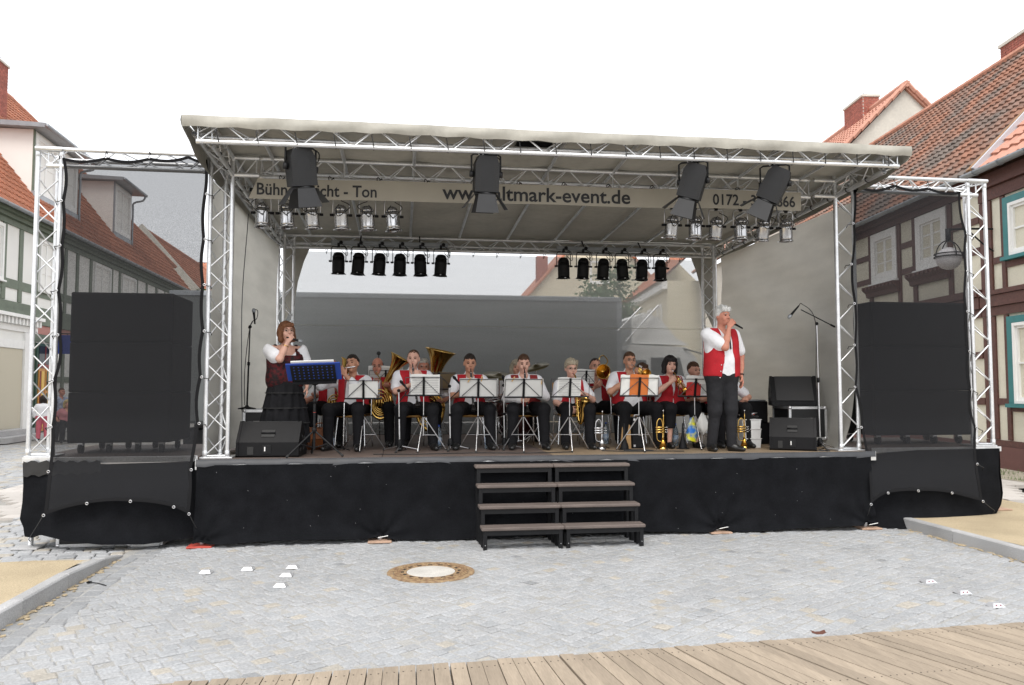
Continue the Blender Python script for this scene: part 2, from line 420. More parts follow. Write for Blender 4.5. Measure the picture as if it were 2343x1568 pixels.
for k in range(2600):
    x = 12.35 + abs(random.gauss(0, 0.45)); yy = random.uniform(0.5, 6.5)
    if x > 13.6 or math.sin(yy * 3.1 + x * 2) + random.random() < 0.3: continue
    h = random.uniform(0.03, 0.09); a = random.uniform(0, 6.28); w_ = 0.006
    gb.add([(x - w_ * math.cos(a), yy - w_ * math.sin(a), KH - 0.01), (x + w_ * math.cos(a), yy + w_ * math.sin(a), KH - 0.01),
            (x + random.uniform(-.03, .03), yy + random.uniform(-.03, .03), KH + h)], [(0, 1, 2)])
o = gb.obj('grass', M_GRASS, kind='stuff'); tag(o, 'sparse green grass growing along the foot of the timbered house', 'grass')
# ------------------------------------------------------------------ wooden deck in the foreground
M_PLANK = mat('weathered_plank', (0.31, 0.255, 0.195), 0.75, 0, var=0.12, vscale=1.5, stretch=(9, 1.0, 1), var2=0.10, v2scale=14, objrand=0.13, bump=0.15, bscale=60, spec=0.3)
dk = struct(bpy.data.objects.new('wooden_deck', None)); COL.objects.link(dk)
def plank_dir(x):                                          # boards fan slightly from left to right
    return R(polylerp([(0.0, -4), (1.2, -2.4), (2.5, 1.0), (3.6, 14), (4.6, 21), (7, 26), (9, 28)], x))
xs = -0.6; k = 0; edges = []
while xs < 9.6:
    a = plank_dir(xs); wd = random.uniform(0.084, 0.096)
    edges.append((xs, xs + wd)); xs += wd + random.uniform(0.003, 0.008) * (1 if k % 7 else 2.0); k += 1
NAIL = mat('nail', (0.10, 0.085, 0.07), 0.6, 0.6)
for k, (a, b) in enumerate(edges):
    da, db = plank_dir(a), plank_dir(b + 0.006); ln = 4.2; pull = random.uniform(-0.012, 0.012)
    ya, yb = deck_y(a) + pull, deck_y(b) + pull; z0, z1 = -0.01, 0.045 + random.uniform(-0.003, 0.003)
    V = []
    for z in (z0, z1):
        V += [(a + math.sin(da) * ln, ya - math.cos(da) * ln, z), (b + math.sin(db) * ln, yb - math.cos(db) * ln, z), (b, yb, z), (a, ya, z)]
    F = [(0, 3, 2, 1), (4, 5, 6, 7), (0, 1, 5, 4), (1, 2, 6, 5), (2, 3, 7, 6), (3, 0, 4, 7)]
    pl = MB().add(V, F).obj('plank', M_PLANK, dk)
    for dd in (0.10, 0.75, 1.4):
        for f in (0.25, 0.75):
            x = lerp(a, b, f) + math.sin(da) * dd; yq = lerp(ya, yb, f) - math.cos(da) * dd
            nl = MB().lathe([(0.005, 0), (0.005, 0.0022), (0.001, 0.003)], 6, Matrix.Translation((x, yq, z1 - 0.0005))).obj('nail', NAIL, pl)
# dry leaf on the deck edge
lf = MB(); p = hz(1872, 1449, 0.05); lf.grid([[(p.x + a * 0.05, p.y + b * 0.025, 0.05 + 0.012 * a * a + 0.008 * math.sin(b * 3)) for b in (-1, -0.3, 0.4, 1)] for a in (-1, -0.4, 0.3, 1)])
tag(lf.obj('leaf', mat('dry_leaf', (0.10, 0.035, 0.02), 0.7), smooth=True), 'small dark red dry leaf at the deck edge', 'leaf')
# ------------------------------------------------------------------ manhole
IRON = mat('rusty_cast_iron', (0.235, 0.145, 0.085), 0.75, 0.15, col2=(0.38, 0.27, 0.15), vscale=22, var2=0.2, v2scale=90, bump=0.3, bscale=120)
CONC = mat('manhole_concrete', (0.52, 0.50, 0.46), 0.9, 0, var=0.1, vscale=6, var2=0.15, v2scale=90, bump=0.2, bscale=140)
mh = thing('manhole_cover', 'round rusty iron manhole cover with a pale concrete centre, set in the cobbles', 'manhole cover', (MH.x, MH.y, 0))
MB().lathe([(MHR + 0.02, -0.03), (MHR + 0.02, -0.001), (MHR + 0.005, 0.002), (MHR - 0.035, 0.002), (MHR - 0.037, -0.010)], 56).obj('frame_ring', IRON, mh)
MB().lathe([(MHR - 0.041, -0.03), (MHR - 0.041, 0.003), (0.228, 0.003), (0.226, -0.004)], 56).obj('cover_ring', IRON, mh)
MB().lathe([(0.224, -0.02), (0.224, 0.001), (0.0, 0.004)], 48).obj('concrete_plate', CONC, mh)
HOLE = mat('hole', (0.01, 0.009, 0.008), 0.9)
for k in range(16):
    a = 2 * math.pi * k / 16
    MB().box(-0.022, 0.022, -0.013, 0.013, 0.0032, 0.0045).obj('vent_hole', HOLE, mh).matrix_basis = Matrix.Rotation(a, 4, 'Z') @ Matrix.Translation((0.262, 0, 0)) @ Matrix.Rotation(R(90), 4, 'Z')
rib = MB()
for k in range(44):
    a = 2 * math.pi * (k + .5) / 44; c, s = math.cos(a), math.sin(a)
    for r in (0.295, 0.322):
        rib.box(0, 0, 0, 0, 0, 0) if False else rib.add([(r * c - 0.010 * s * q - 0.009 * c * w2, r * s + 0.010 * c * q - 0.009 * s * w2, z) for z in (0.002, 0.009) for q, w2 in ((-1, -1), (1, -1), (1, 1), (-1, 1))],
                [(0, 1, 5, 4), (1, 2, 6, 5), (2, 3, 7, 6), (3, 0, 4, 7), (4, 5, 6, 7)])
rib.obj('cleat_ring', IRON, mh, kind='stuff')
# ------------------------------------------------------------------ road studs
STUD = mat('stud_aluminium', (0.86, 0.87, 0.88), 0.3, 0.55)
STUDG = mat('stud_worn', (0.62, 0.63, 0.65), 0.35, 0.5)
STUDL = mat('stud_lens', (0.30, 0.12, 0.14), 0.2)
def stud(p, label, lens, rz):
    t = thing('road_stud', label, 'road stud', p, rz, 'aluminium road studs')
    mb = MB(); mb.add([(-.055, -.05, 0), (.055, -.05, 0), (.055, .05, 0), (-.055, .05, 0), (-.032, -.022, .026), (.032, -.022, .026), (.032, .03, .026), (-.032, .03, .026)],
                      [(0, 1, 5, 4), (1, 2, 6, 5), (2, 3, 7, 6), (3, 0, 4, 7), (4, 5, 6, 7)]); mb.obj('body', STUDG if lens else STUD, t)
    for q in (-1, 1):
        if lens: MB().sphere((q * 0.018, -0.037, 0.0135), (0.008, 0.004, 0.008), 8, 5).obj('lens', STUDL, t)
        else: MB().box(q * 0.020 - .002, q * .020 + .002, -0.043, -0.031, 0.008, 0.0185).obj('groove', INK, t)
LAB = ['bright metal road stud nearest the left kerb, first of the row', 'bright metal road stud in the middle of the left row of three', 'bright metal road stud farthest back in the left L shape, its corner',
       'bright metal road stud in the middle of the column left of the manhole', 'bright metal road stud nearest the camera on the left half of the street']
for (u, v), lb in zip([(472, 1308), (568, 1301), (670, 1297), (656, 1315), (642, 1339)], LAB): stud(hz(u, v + 2, 0) + Vector((0, 0, 0.001)), lb, False, R(-6))
for (u, v), lb in zip([(2123, 1330), (2201, 1355), (2276, 1385)], ['metal road stud with two red lenses, farthest of three at right', 'metal road stud with two red lenses, middle of three at right', 'metal road stud with two red lenses, nearest of three at right']):
    stud(hz(u, v + 2, 0) + Vector((0, 0, 0.001)), lb, True, R(0))
# litter
mb = MB(); p = hz(205, 1332, 0.006); q = hz(243, 1340, 0.006); mid = (p + q) / 2 + Vector((0, 0.015, 0))
mb.tube(catmull([p, mid, q], 4), 0.004, 6); mb.box(p.x - 0.02, p.x + 0.012, p.y - 0.02, p.y + 0.02, 0.002, 0.011)
tag(mb.obj('cable_tie', BLACKP), 'thin black cable tie lying on the cobbles near the left kerb', 'cable tie')
p = hz(220, 1299, 0.0); mb = MB(); mb.sphere((p.x, p.y, 0.012), (0.03, 0.022, 0.018), 8, 6)
tag(mb.obj('pebble', M_KERB, smooth=True), 'small pale stone lying against the left kerb', 'stone')
# ================================================================== BUILDINGS
# a facade frame: local X to the right as seen from the street, Y into the house, Z up
def facade(P, bear, sgn):
    b = R(bear); X = Vector((math.sin(b), math.cos(b), 0)) * sgn; Y = Vector((0, 0, 1)).cross(X)
    return Matrix(((X.x, Y.x, 0, P[0]), (X.y, Y.y, 0, P[1]), (0, 0, 1, 0), (0, 0, 0, 1)))
FR = facade((13.64, 4.95), 6.5, -1); FL = facade((-11.04, 20.17), -1.0, 1)
M_TILE_NEW = mat('clay_tile_new', (0.42, 0.17, 0.10), 0.7, 0, var=0.16, vscale=2.2, var2=0.18, v2scale=9, spec=0.3)
M_TILE_ROSE = mat('clay_tile_rose', (0.50, 0.25, 0.18), 0.65, 0, var=0.07, vscale=2.0, var2=0.08, v2scale=9, spec=0.35)
M_TILE_OLD = mat('clay_tile_old', (0.27, 0.135, 0.092), 0.85, 0, col2=(0.155, 0.128, 0.112), vscale=0.9, var2=0.26, v2scale=4.0, spec=0.2)
M_RIDGE = mat('ridge_tile', (0.44, 0.20, 0.13), 0.75, 0, var=0.2, vscale=5)
M_PLAST = mat('cream_plaster', (0.66, 0.63, 0.52), 0.9, 0, var=0.04, vscale=1.5, var2=0.04, v2scale=30, bump=0.5, bscale=55, spec=0.2)
M_PLASTW = mat('white_plaster', (0.78, 0.78, 0.75), 0.9, 0, var=0.03, vscale=1.2, bump=0.2, bscale=40, spec=0.2)
M_PLASTG = mat('grey_render', (0.55, 0.52, 0.46), 0.9, 0, var=0.08, vscale=1.2, var2=0.06, v2scale=12, bump=0.3, bscale=40)
M_BROWN = mat('brown_timber', (0.085, 0.030, 0.022), 0.6, 0, var=0.25, vscale=3, stretch=(6, 6, 6), var2=0.15, v2scale=30, bump=0.25, bscale=45)
M_GREEN = mat('green_timber', (0.12, 0.15, 0.108), 0.6, 0, var=0.15, vscale=3, var2=0.1, v2scale=30, bump=0.2, bscale=45)
M_TEAL = mat('teal_paint', (0.018, 0.16, 0.165), 0.45, 0, var=0.08, vscale=6)
M_GREY = mat('zinc', (0.30, 0.32, 0.34), 0.45, 0.5, var=0.12, vscale=4)
M_BRICK = mat('chimney_brick', (0.33, 0.105, 0.075), 0.85, 0, var=0.2, vscale=9, var2=0.15, v2scale=40, objrand=0.2)
M_MORT = mat('chimney_mortar', (0.46, 0.40, 0.36), 0.9)
M_PLINTH = mat('plinth_paint', (0.13, 0.055, 0.047), 0.7, 0, var=0.12, vscale=3, bump=0.2, bscale=30)

def pantile_mesh(m, wd, ln):
    n = 5; V = []; F = []
    for yy, lift in ((0.0, 0.045), (ln * 1.04, 0.0)):
        for i in range(n):
            a = i / (n - 1); V.append((a * wd * 1.06, yy, lift + 0.024 * math.sin(a * 2 * math.pi * 0.92 + 0.5)))
    for i in range(n): V.append((V[i][0], 0.0, V[i][2] - 0.05))
    for i in range(n - 1): F.append((i, i + 1, n + i + 1, n + i)); F.append((2 * n + i, 2 * n + i + 1, i + 1, i))
    me = bpy.data.meshes.new('tile'); me.from_pydata(V, [], F); me.materials.append(m); me.update(); return me
def slope_mtx(z0, y0, ang):      # local frame of a roof plane: X along the eave, Y up the slope, Z out
    return Matrix.Translation((0, y0, z0)) @ Matrix.Rotation(R(ang), 4, 'X')
def tiled(parent, Mw, S, x0, x1, s0, s1, m, wd, ln, inside=None, nmax=300):
    """lay tiles on the plane S (local to parent) and return a roof part"""
    me = pantile_mesh(m, wd, ln); base = np.array([v.co[:] for v in me.vertices]); fb = [tuple(p.vertices) for p in me.polygons]
    cand = []
    s = s0; 
    while s < s1 - 0.05:
        x = x0
        while x < x1 - 0.05:
            if inside is None or inside(x + wd / 2, s + ln / 2):
                p = Mw @ S @ Vector((x + wd / 2, s + ln / 2, 0)); cand.append(((p - CV).length + (0 if in_frame(p) else 1000), x, s))
            x += wd
        s += ln
    cand.sort(); roof = MB()
    pts = S
    V = []; F = []
    for k, (d, x, s) in enumerate(cand):
        jz = random.uniform(-0.004, 0.004); jr = random.uniform(-0.02, 0.02)
        if k < nmax: link('tile', me, parent, S @ Matrix.Translation((x, s, jz)) @ Matrix.Rotation(jr, 4, 'Z'))
        else:
            n = len(V); q = base + np.array([x, s, jz]); V.extend([(S @ Vector(p))[:] for p in q]); F.extend([tuple(i + n for i in f) for f in fb])
    if V: MB().add(V, F).obj('tile_field', m, parent, kind='stuff')
def slab(parent, name, m, S, pts, th=0.06):
    mb = MB(); n = len(pts); V = [S @ Vector((a, b, -0.012)) for a, b in pts] + [S @ Vector((a, b, -0.012 - th)) for a, b in pts]
    mb.add(V, [tuple(range(n)), tuple(range(n, 2 * n))[::-1]] + [(i, n + i, n + (i + 1) % n, (i + 1) % n) for i in range(n)])
    return mb.obj(name, m, parent)
def ridge(parent, m, p, q, r=0.10, seg=0.38):
    p = Vector(p); q = Vector(q); L = (q - p).length; k = max(1, int(L / seg)); rt = link('ridge', None, parent)
    for i in range(k):
        a = p.lerp(q, i / k); b = p.lerp(q, (i + 1.06) / k); MB().cyl(a, b, r * 1.07, r, 8).obj('ridge_tile', m, rt)
def gutter(parent, x0, x1, y, z, r=0.075):
    mb = MB(); prof = [(r * math.cos(a), r * math.sin(a)) for a in [math.pi + math.pi * k / 8 for k in range(9)]]
    prof += [((r - 0.012) * math.cos(a), (r - 0.012) * math.sin(a)) for a in [2 * math.pi - math.pi * k / 8 for k in range(9)]]
    mb.prism([(y + a, z + b) for a, b in prof], x0, x1, 'x'); g = mb.obj('gutter', M_GREY, parent, True)
    x = x0 + 0.4
    while x < x1:
        MB().tube([(x, y + (r + .006) * math.cos(a), z + (r + .006) * math.sin(a)) for a in [math.pi + math.pi * k / 6 for k in range(7)]], 0.010, 5).obj('gutter_bracket', M_GREY, g); x += 0.75
    return g
def window(parent, X0, X1, Z0, Z1, y, frame_m, fw=0.08, cols=2, rows=3, sash_m=None, depth=0.10, sill=True, transom=None):
    sash_m = sash_m or frame_m; w_ = link('window', None, parent)
    bx(w_, 'glass', GLASS, X0 + fw, X1 - fw, y + 0.055, y + 0.065, Z0 + fw, Z1 - fw)
    for a, b, c, d in ((X0, X0 + fw, Z0, Z1), (X1 - fw, X1, Z0, Z1), (X0 + fw, X1 - fw, Z1 - fw, Z1), (X0 + fw, X1 - fw, Z0, Z0 + fw)):
        bx(w_, 'frame', frame_m, a, b, y - 0.03, y + 0.07, c, d)
    iw = (X1 - X0 - 2 * fw)
    for k in range(1, cols):
        x = X0 + fw + iw * k / cols; wd = 0.05 if k == cols // 2 else 0.018; bx(w_, 'mullion', sash_m, x - wd, x + wd, y + 0.012, y + 0.056, Z0 + fw, Z1 - fw)
    ih = Z1 - Z0 - 2 * fw
    for k in range(1, rows):
        z = Z0 + fw + ih * k / rows; bx(w_, 'glazing_bar', sash_m, X0 + fw, X1 - fw, y + 0.020, y + 0.053, z - 0.017, z + 0.017)
    for a, b, c, d in ((X0 + fw, X0 + fw + .045, Z0 + fw, Z1 - fw), (X1 - fw - .045, X1 - fw, Z0 + fw, Z1 - fw), (X0 + fw + .045, X1 - fw - .045, Z1 - fw - .05, Z1 - fw), (X0 + fw + .045, X1 - fw - .045, Z0 + fw, Z0 + fw + .06)):
        bx(w_, 'sash', sash_m, a, b, y + 0.008, y + 0.054, c, d)
    if sill: bx(w_, 'sill', frame_m, X0 - 0.05, X1 + 0.05, y - 0.10, y + 0.02, Z0 - 0.055, Z0 - 0.002)
    return w_
def bricks(parent, x0, x1, y0, y1, z0, z1, bl=0.24, bh=0.071, mj=0.012):
    bx(parent, 'mortar_core', M_MORT, x0 + .012, x1 - .012, y0 + .012, y1 - .012, z0, z1)
    z = z0; row = 0
    while z < z1 - 0.03:
        h = min(bh, z1 - z); off = (row % 2) * bl / 2
        x = x0 - off
        while x < x1:
            a, b = max(x, x0), min(x + bl, x1)
            if b - a > 0.03:
                bx(parent, 'brick', M_BRICK, a + mj / 2, b - mj / 2, y0, y0 + 0.05, z + mj / 2, z + h - mj / 2)
            x += bl
        for xa, xb in ((x0, x0 + 0.05), (x1 - 0.05, x1)):
            yv = y0 + 0.052 - off
            while yv < y1:
                a, b = max(yv, y0 + 0.052), min(yv + bl, y1)
                if b - a > 0.03: bx(parent, 'brick', M_BRICK, xa - 0.001, xb + 0.001, a + mj / 2, b - mj / 2, z + mj / 2, z + h - mj / 2)
                yv += bl
        z += bh; row += 1

# ------------------------------------------------------------------ right: old half-timbered house (A)
EA = 6.05; ANG = 46.0
hA = thing('timbered_house', 'half-timbered house behind the right scrim with weathered dark tile roof and ornate brown window sills', 'house', mtx=FR)
bx(hA, 'wall', M_PLAST, -13.2, -0.28, 0.0, 7.9, 0.0, EA - 0.02)
bx(hA, 'plinth', M_PLINTH, -13.2, -0.28, -0.06, -0.002, 0.0, 0.6)
def timber(p, m, X0, X1, Z0, Z1, d=0.035): return bx(p, 'timber', m, X0 + random.uniform(-.01, .01), X1 + random.uniform(-.01, .01), -d - random.uniform(0, .008), -0.001, Z0, Z1)
xs_posts = [-13.2, -12.1, -11.1, -9.9, -8.7, -7.5, -6.25, -4.98, -3.53, -2.83, -1.40]
for x in xs_posts: timber(hA, M_BROWN, x, x + 0.15, 0.6, 3.13); timber(hA, M_BROWN, x, x + 0.15, 3.72, 5.72)
for a, b in zip(xs_posts, xs_posts[1:] + [-0.30]):
    if (a, b) in ((-4.98, -3.53), (-2.83, -1.40)): continue
    for z in (5.08, 4.45): timber(hA, M_BROWN, a + .16, b - .01, z, z + 0.14, 0.028)
    for z in (1.36, 2.3): timber(hA, M_BROWN, a + .16, b - .01, z, z + 0.14, 0.028)
for z0, z1, d in ((3.14, 3.30, 0.05), (3.31, 3.55, 0.10), (3.56, 3.71, 0.14), (5.73, 5.88, 0.06), (5.89, 6.02, 0.22)):
    bx(hA, 'beam', M_BROWN, -13.2, -0.29, -d, -0.002, z0, z1)
for (x0, x1, z0, z1) in ((-4.82, -3.54, 4.40, 5.70), (-2.66, -1.42, 4.44, 5.70)):
    w1 = window(hA, x0, x1, z0, z1, -0.03, WHITEP, 0.2, 2, 3)
    mb = MB(); mb.prism([(-0.04, z0 - 0.06), (-0.22, z0 - 0.06), (-0.20, z0 - 0.15), (-0.12, z0 - 0.22), (-0.10, z0 - 0.32), (-0.04, z0 - 0.34)], x0 - 0.22, x1 + 0.10, 'x')
    mb.obj('ornate_sill', M_BROWN, w1)
    for q in range(9):
        xx = lerp(x0 - .15, x1 + .03, q / 8); bx(w1, 'sill_dentil', M_BROWN, xx - .04, xx + .04, -0.235, -0.20, z0 - .14, z0 - .08)
for (x0, x1) in ((-4.8, -3.6), (-2.6, -1.45)): window(hA, x0, x1, 1.4, 2.75, -0.03, WHITEP, 0.12, 2, 3)
SA = slope_mtx(EA, -0.35, ANG); SL = 6.42
slab(hA, 'roof_deck', M_BROWN, SA, [(-13.25, -0.02), (-0.02, -0.02), (-0.02, SL), (-13.25, SL)])
tiled(hA, FR, SA, -13.3, -0.06, 0.0, SL - 0.05, M_TILE_OLD, 0.215, 0.30)
pr0 = SA @ Vector((-13.3, SL, 0.03)); pr1 = SA @ Vector((0.0, SL, 0.03)); ridge(hA, M_RIDGE, pr0, pr1, 0.11)
SAB = Matrix.Translation(((0, 2 * pr0.y, 0))) @ Matrix.Diagonal((1, -1, 1, 1)) @ SA
slab(hA, 'rear_roof', M_TILE_OLD, SAB, [(-13.25, 0), (-0.02, 0), (-0.02, SL), (-13.25, SL)])
gutter(hA, -13.2, -0.35, -0.40, EA - 0.03)
mb = MB(); mb.prism([(SA @ Vector((0, a, b)))[1:] for a, b in ((-0.05, -0.06), (SL, -0.06), (SL, 0.10), (-0.05, 0.10))], 0.0, 0.12, 'x')
mb.obj('verge_board', mat('bare_verge', (0.27, 0.14, 0.06), 0.7, 0, var=0.2, vscale=6), hA)
bricksA = link('chimney', None, hA)
# ------------------------------------------------------------------ right: house with teal windows (B)
hB = thing('timbered_house', 'cream and brown half-timbered house with teal window frames at the right edge', 'house', mtx=FR)
bx(hB, 'wall', M_PLAST, -0.27, 5.5, 0.0, 5.9, 0.0, EA - 0.03)
bx(hB, 'plinth', M_PLINTH, -0.27, 5.5, -0.06, -0.002, 0.0, 0.56)
for z0, z1, d in ((0.565, 0.68, 0.05), (3.14, 3.31, 0.05), (3.32, 3.54, 0.09), (3.55, 3.64, 0.12), (5.47, 5.70, 0.06), (5.71, 5.98, 0.13)):
    bx(hB, 'beam', M_BROWN, -0.26, 5.5, -d, -0.002, z0, z1)
for x0, x1 in ((-0.27, 0.10), (0.38, 0.50), (1.85, 2.0), (2.4, 2.55), (4.0, 4.2)):
    for a, b in ((0.69, 3.13), (3.65, 5.46)): timber(hB, M_BROWN, x0, x1, a, b)
for z in (1.37, 4.16): timber(hB, M_BROWN, 0.11, 0.37, z, z + .13, .028); timber(hB, M_BROWN, 0.51, 1.84, z - .12, z + .0, .028)
for z0, z1 in ((4.24, 5.40), (1.40, 3.08)):
    # teal surround + white casement
    for a, b, c, d in ((0.51, 0.66, z0, z1), (1.69, 1.84, z0, z1), (0.661, 1.689, z1 - 0.13, z1)): bx(hB, 'window_surround', M_TEAL, a, b, -0.075, -0.002, c, d)
    bx(hB, 'window_sill', M_TEAL, 0.47, 1.88, -0.13, -0.002, z0 - 0.07, z0 - 0.001)
    wq = window(hB, 0.665, 1.685, z0 + .005, z1 - 0.135, -0.05, WHITEP, 0.06, 2, 2, sill=False)
    cur = MB(); cur.grid([[(0.75 + 0.40 * i / 12, 0.02 + 0.012 * math.sin(i * 2.1), lerp(z0 + .45, z1 - .22, j)) for j in (0, 1)] for i in range(13)])
    cur.obj('curtain', mat('net_curtain', (0.75, 0.75, 0.76), 0.9, transl=0.3), wq, True)
SB = slope_mtx(EA + 0.0, -0.30, ANG)
slab(hB, 'roof_deck', M_BROWN, SB, [(0.14, -0.02), (5.6, -0.02), (5.6, 5.3), (0.14, 5.3)])
tiled(hB, FR, SB, 0.19, 5.6, 0.0, 5.3, M_TILE_ROSE, 0.29, 0.40)
mb = MB(); mb.prism([(SB @ Vector((0, a, b)))[1:] for a, b in ((-0.05, 0.0), (5.3, 0.0), (5.3, 0.13), (-0.05, 0.13))], 0.125, 0.20, 'x')
mb.obj('verge_flashing', mat('lead_flashing', (0.55, 0.56, 0.60), 0.4, 0.4), hB)
gutter(hB, -0.20, 5.6, -0.38, EA - 0.02, 0.085)
# chimney of A, above the ridge at the right
def chimney(h, M, u0, u1, vt, vb, Y, dx, dy, label=None, cap=True):
    """brick chimney whose left edge stands at pixel u0; depth Y in the house frame"""
    Mi = M.inverted(); n = (M.to_3x3() @ Vector((0, 1, 0))).normalized(); p = M @ Vector((0, Y, 0))
    a = Mi @ hplane(u0, vt, p, n); b = Mi @ hplane(u0, vb, p, n); ch = link('chimney', None, h)
    bricks(ch, a.x, a.x + dx, Y, Y + dy, b.z - 0.5, a.z - 0.09); bx(ch, 'chimney_cap', M_PLASTG, a.x - .04, a.x + dx + .04, Y - .04, Y + dy + .04, a.z - 0.089, a.z)
    return ch, a
chimney(hA, FR, 2287, 2342, 105, 140, pr0.y + 0.1, 1.1, 0.55)
bpy.data.objects.remove(bricksA)
# ------------------------------------------------------------------ right: house C beyond, rose tiles, rendered gable
hC = thing('gabled_house', 'taller house beyond with rose tile roof, rendered gable and brick chimney', 'house', mtx=FR)
bx(hC, 'wall', M_PLASTG, -22.0, -13.45, 0.0, 11.0, 0.0, 7.2)
SCm = slope_mtx(7.25, -0.35, 44.5); SLC = 8.48
mb = MB(); 
tq = SCm @ Vector((0, SLC, 0)); mb.prism([(-0.1, 7.25), (tq.y, tq.z - .12), (2 * tq.y + .1, 7.25), (2 * tq.y + .1, 6.5), (-0.1, 6.5)], -13.7, -13.44, 'x'); mb.obj('gable', M_PLASTG, hC)
slab(hC, 'roof_deck', M_BROWN, SCm, [(-22, 0), (-13.32, 0), (-13.32, SLC), (-22, SLC)])
SCB = Matrix.Translation((0, 2 * tq.y, 0)) @ Matrix.Diagonal((1, -1, 1, 1)) @ SCm
slab(hC, 'rear_roof', M_TILE_ROSE, SCB, [(-22, 0), (-13.32, 0), (-13.32, SLC), (-22, SLC)], 0.1)
tiled(hC, FR, SCm, -22.0, -13.5, 0.0, SLC, M_TILE_ROSE, 0.27, 0.38)
ridge(hC, M_TILE_ROSE, SCm @ Vector((-22, SLC, .03)), SCm @ Vector((-13.25, SLC, .03)), 0.13)
vt = link('verge', None, hC)
for k in range(20):
    a = SCm @ Vector((-13.3, SLC * k / 20, 0.02)); b = SCm @ Vector((-13.3, SLC * (k + 1.05) / 20, 0.05)); MB().cyl(a, b, 0.10, 0.09, 6).obj('verge_tile', M_TILE_ROSE, vt)
for k in range(20):
    a = SCB @ Vector((-13.3, SLC * k / 20, 0.02)); b = SCB @ Vector((-13.3, SLC * (k + 1.05) / 20, 0.05)); MB().cyl(a, b, 0.09, 0.09, 6).obj('verge_tile', M_TILE_ROSE, vt)
ch, a = chimney(hC, FR, 1930, 1995, 250, 300, tq.y - 0.4, 1.7, 0.7)
MB().lathe([(0.16, a.z), (0.11, a.z + .12), (0.03, a.z + .35), (0.0, a.z + .42)], 8, Matrix.Translation((a.x + 1.2, tq.y - .05, 0))).obj('chimney_cowl', M_GREY, ch)
# ------------------------------------------------------------------ right row further on, seen through the rear gauze
hD = thing('row_house', 'pale yellow row house with orange roof, seen through the rear gauze beyond the truck', 'house', mtx=FR @ Matrix.Translation((0, -1.5, 0)))
M_YEL = mat('yellow_render', (0.60, 0.55, 0.42), 0.9, 0, var=0.05, vscale=1)
bx(hD, 'wall', M_YEL, -36, -22.2, 0, 7, 0, 6.9); bx(hD, 'cornice', WHITEP, -36, -22.2, -0.25, -0.002, 6.5, 6.88); bx(hD, 'string_course', WHITEP, -36, -22.2, -0.10, -0.002, 3.5, 3.7)
for x in (-34.5, -32, -29.5, -27, -24.5):
    window(hD, x, x + 1.1, 4.2, 5.9, -0.02, WHITEP, 0.12, 2, 3); window(hD, x, x + 1.1, 1.2, 2.9, -0.02, WHITEP, 0.12, 2, 3)
SDm = slope_mtx(6.9, -0.4, 42); slab(hD, 'roof_deck', M_BROWN, SDm, [(-36.2, 0), (-22.1, 0), (-22.1, 5.2), (-36.2, 5.2)])
tiled(hD, FR @ Matrix.Translation((0, -1.5, 0)), SDm, -36.2, -22.1, 0, 5.2, M_TILE_NEW, 0.30, 0.42)
mb = MB(); tq = SDm @ Vector((0, 5.2, 0)); mb.prism([(-0.05, 6.88), (tq.y, tq.z - 0.05), (tq.y * 2, 6.88)], -36.0, -35.8, 'x'); mb.obj('gable', M_YEL, hD)
hE = thing('gabled_house', 'distant beige gabled house seen through the rear gauze above the truck', 'house', loc=(11.3, 44, 0), rz=R(0))
bx(hE, 'wall', M_YEL, -0.5, 9, 0, 8, 0, 8.0)
MB().prism([(-0.9, 7.9), (4.25, 13.6), (9.4, 7.9)], 0.0, 0.3, 'y').obj('gable', M_YEL, hE)
MB().prism([(-0.9, 7.9), (4.25, 13.6), (9.4, 7.9), (9.6, 7.8), (4.25, 13.9), (-1.1, 7.8)], -0.3, 9, 'y').obj('roof', M_TILE_NEW, hE)
bricks(link('chimney', None, hE), 0.2, 1.0, 2, 2.6, 8.5, 11.2)
window(hE, 3.6, 5.0, 9, 10.6, -0.02, WHITEP, .12, 2, 2)

# ------------------------------------------------------------------ left: long green half-timbered house
EL = 7.60; ANGL = 52.0
hL = thing('timbered_house', 'long white half-timbered house with green beams, orange tile roof and two dormers on the left', 'house', mtx=FL)
bx(hL, 'wall', M_PLASTW, -14, 20.4, 0, 7.5, 0, 7.95)
px_ = [-14, -12.4, -10.8, -9.2, -7.6, -6.0, -4.4, -3.0, -1.93, -0.75, 0.45, 1.95, 3.0, 4.15, 5.6, 8.1, 9.2, 11.7, 13.3, 15.0, 16.5, 18.2, 20.2]
wins = [(-2.85, -2.0), (0.68, 1.9), (5.95, 7.95), (9.5, 11.5), (15.2, 16.3)]
for x in px_:
    timber(hL, M_GREEN, x - .13, x + .13, 4.60, 7.10)
    if x > 0.4: timber(hL, M_GREEN, x - .13, x + .13, 0.5, 3.35)
for a, b in zip(px_, px_[1:]):
    isw = any(a - .2 < (w0 + w1) / 2 < b + .2 for w0, w1 in wins)
    timber(hL, M_GREEN, a + .14, b - .14, 5.02 if not isw else 4.95, 5.32 if not isw else 5.16, 0.028)
    if a > 0.4: timber(hL, M_GREEN, a + .14, b - .14, 1.9, 2.12, 0.028)
for z0, z1, d in ((4.30, 4.58, 0.07), (7.11, 7.30, 0.06), (7.31, 7.44, 0.18), (7.45, 7.55, 0.34)): bx(hL, 'beam', M_GREEN, -14, 20.4, -d, -0.002, z0, z1)
for z0, z1, d in ((3.36, 3.62, 0.06), (3.95, 4.29, 0.10)): bx(hL, 'beam', M_GREEN, 0.3, 20.4, -d, -0.002, z0, z1)
bx(hL, 'band', mat('faded_red_band', (0.42, 0.20, 0.17), 0.8), 0.3, 20.4, -0.055, -0.002, 3.63, 3.94)
for (a, b) in wins: window(hL, a, b, 5.2, 7.05, -0.04, WHITEP, 0.11, 2, 3)
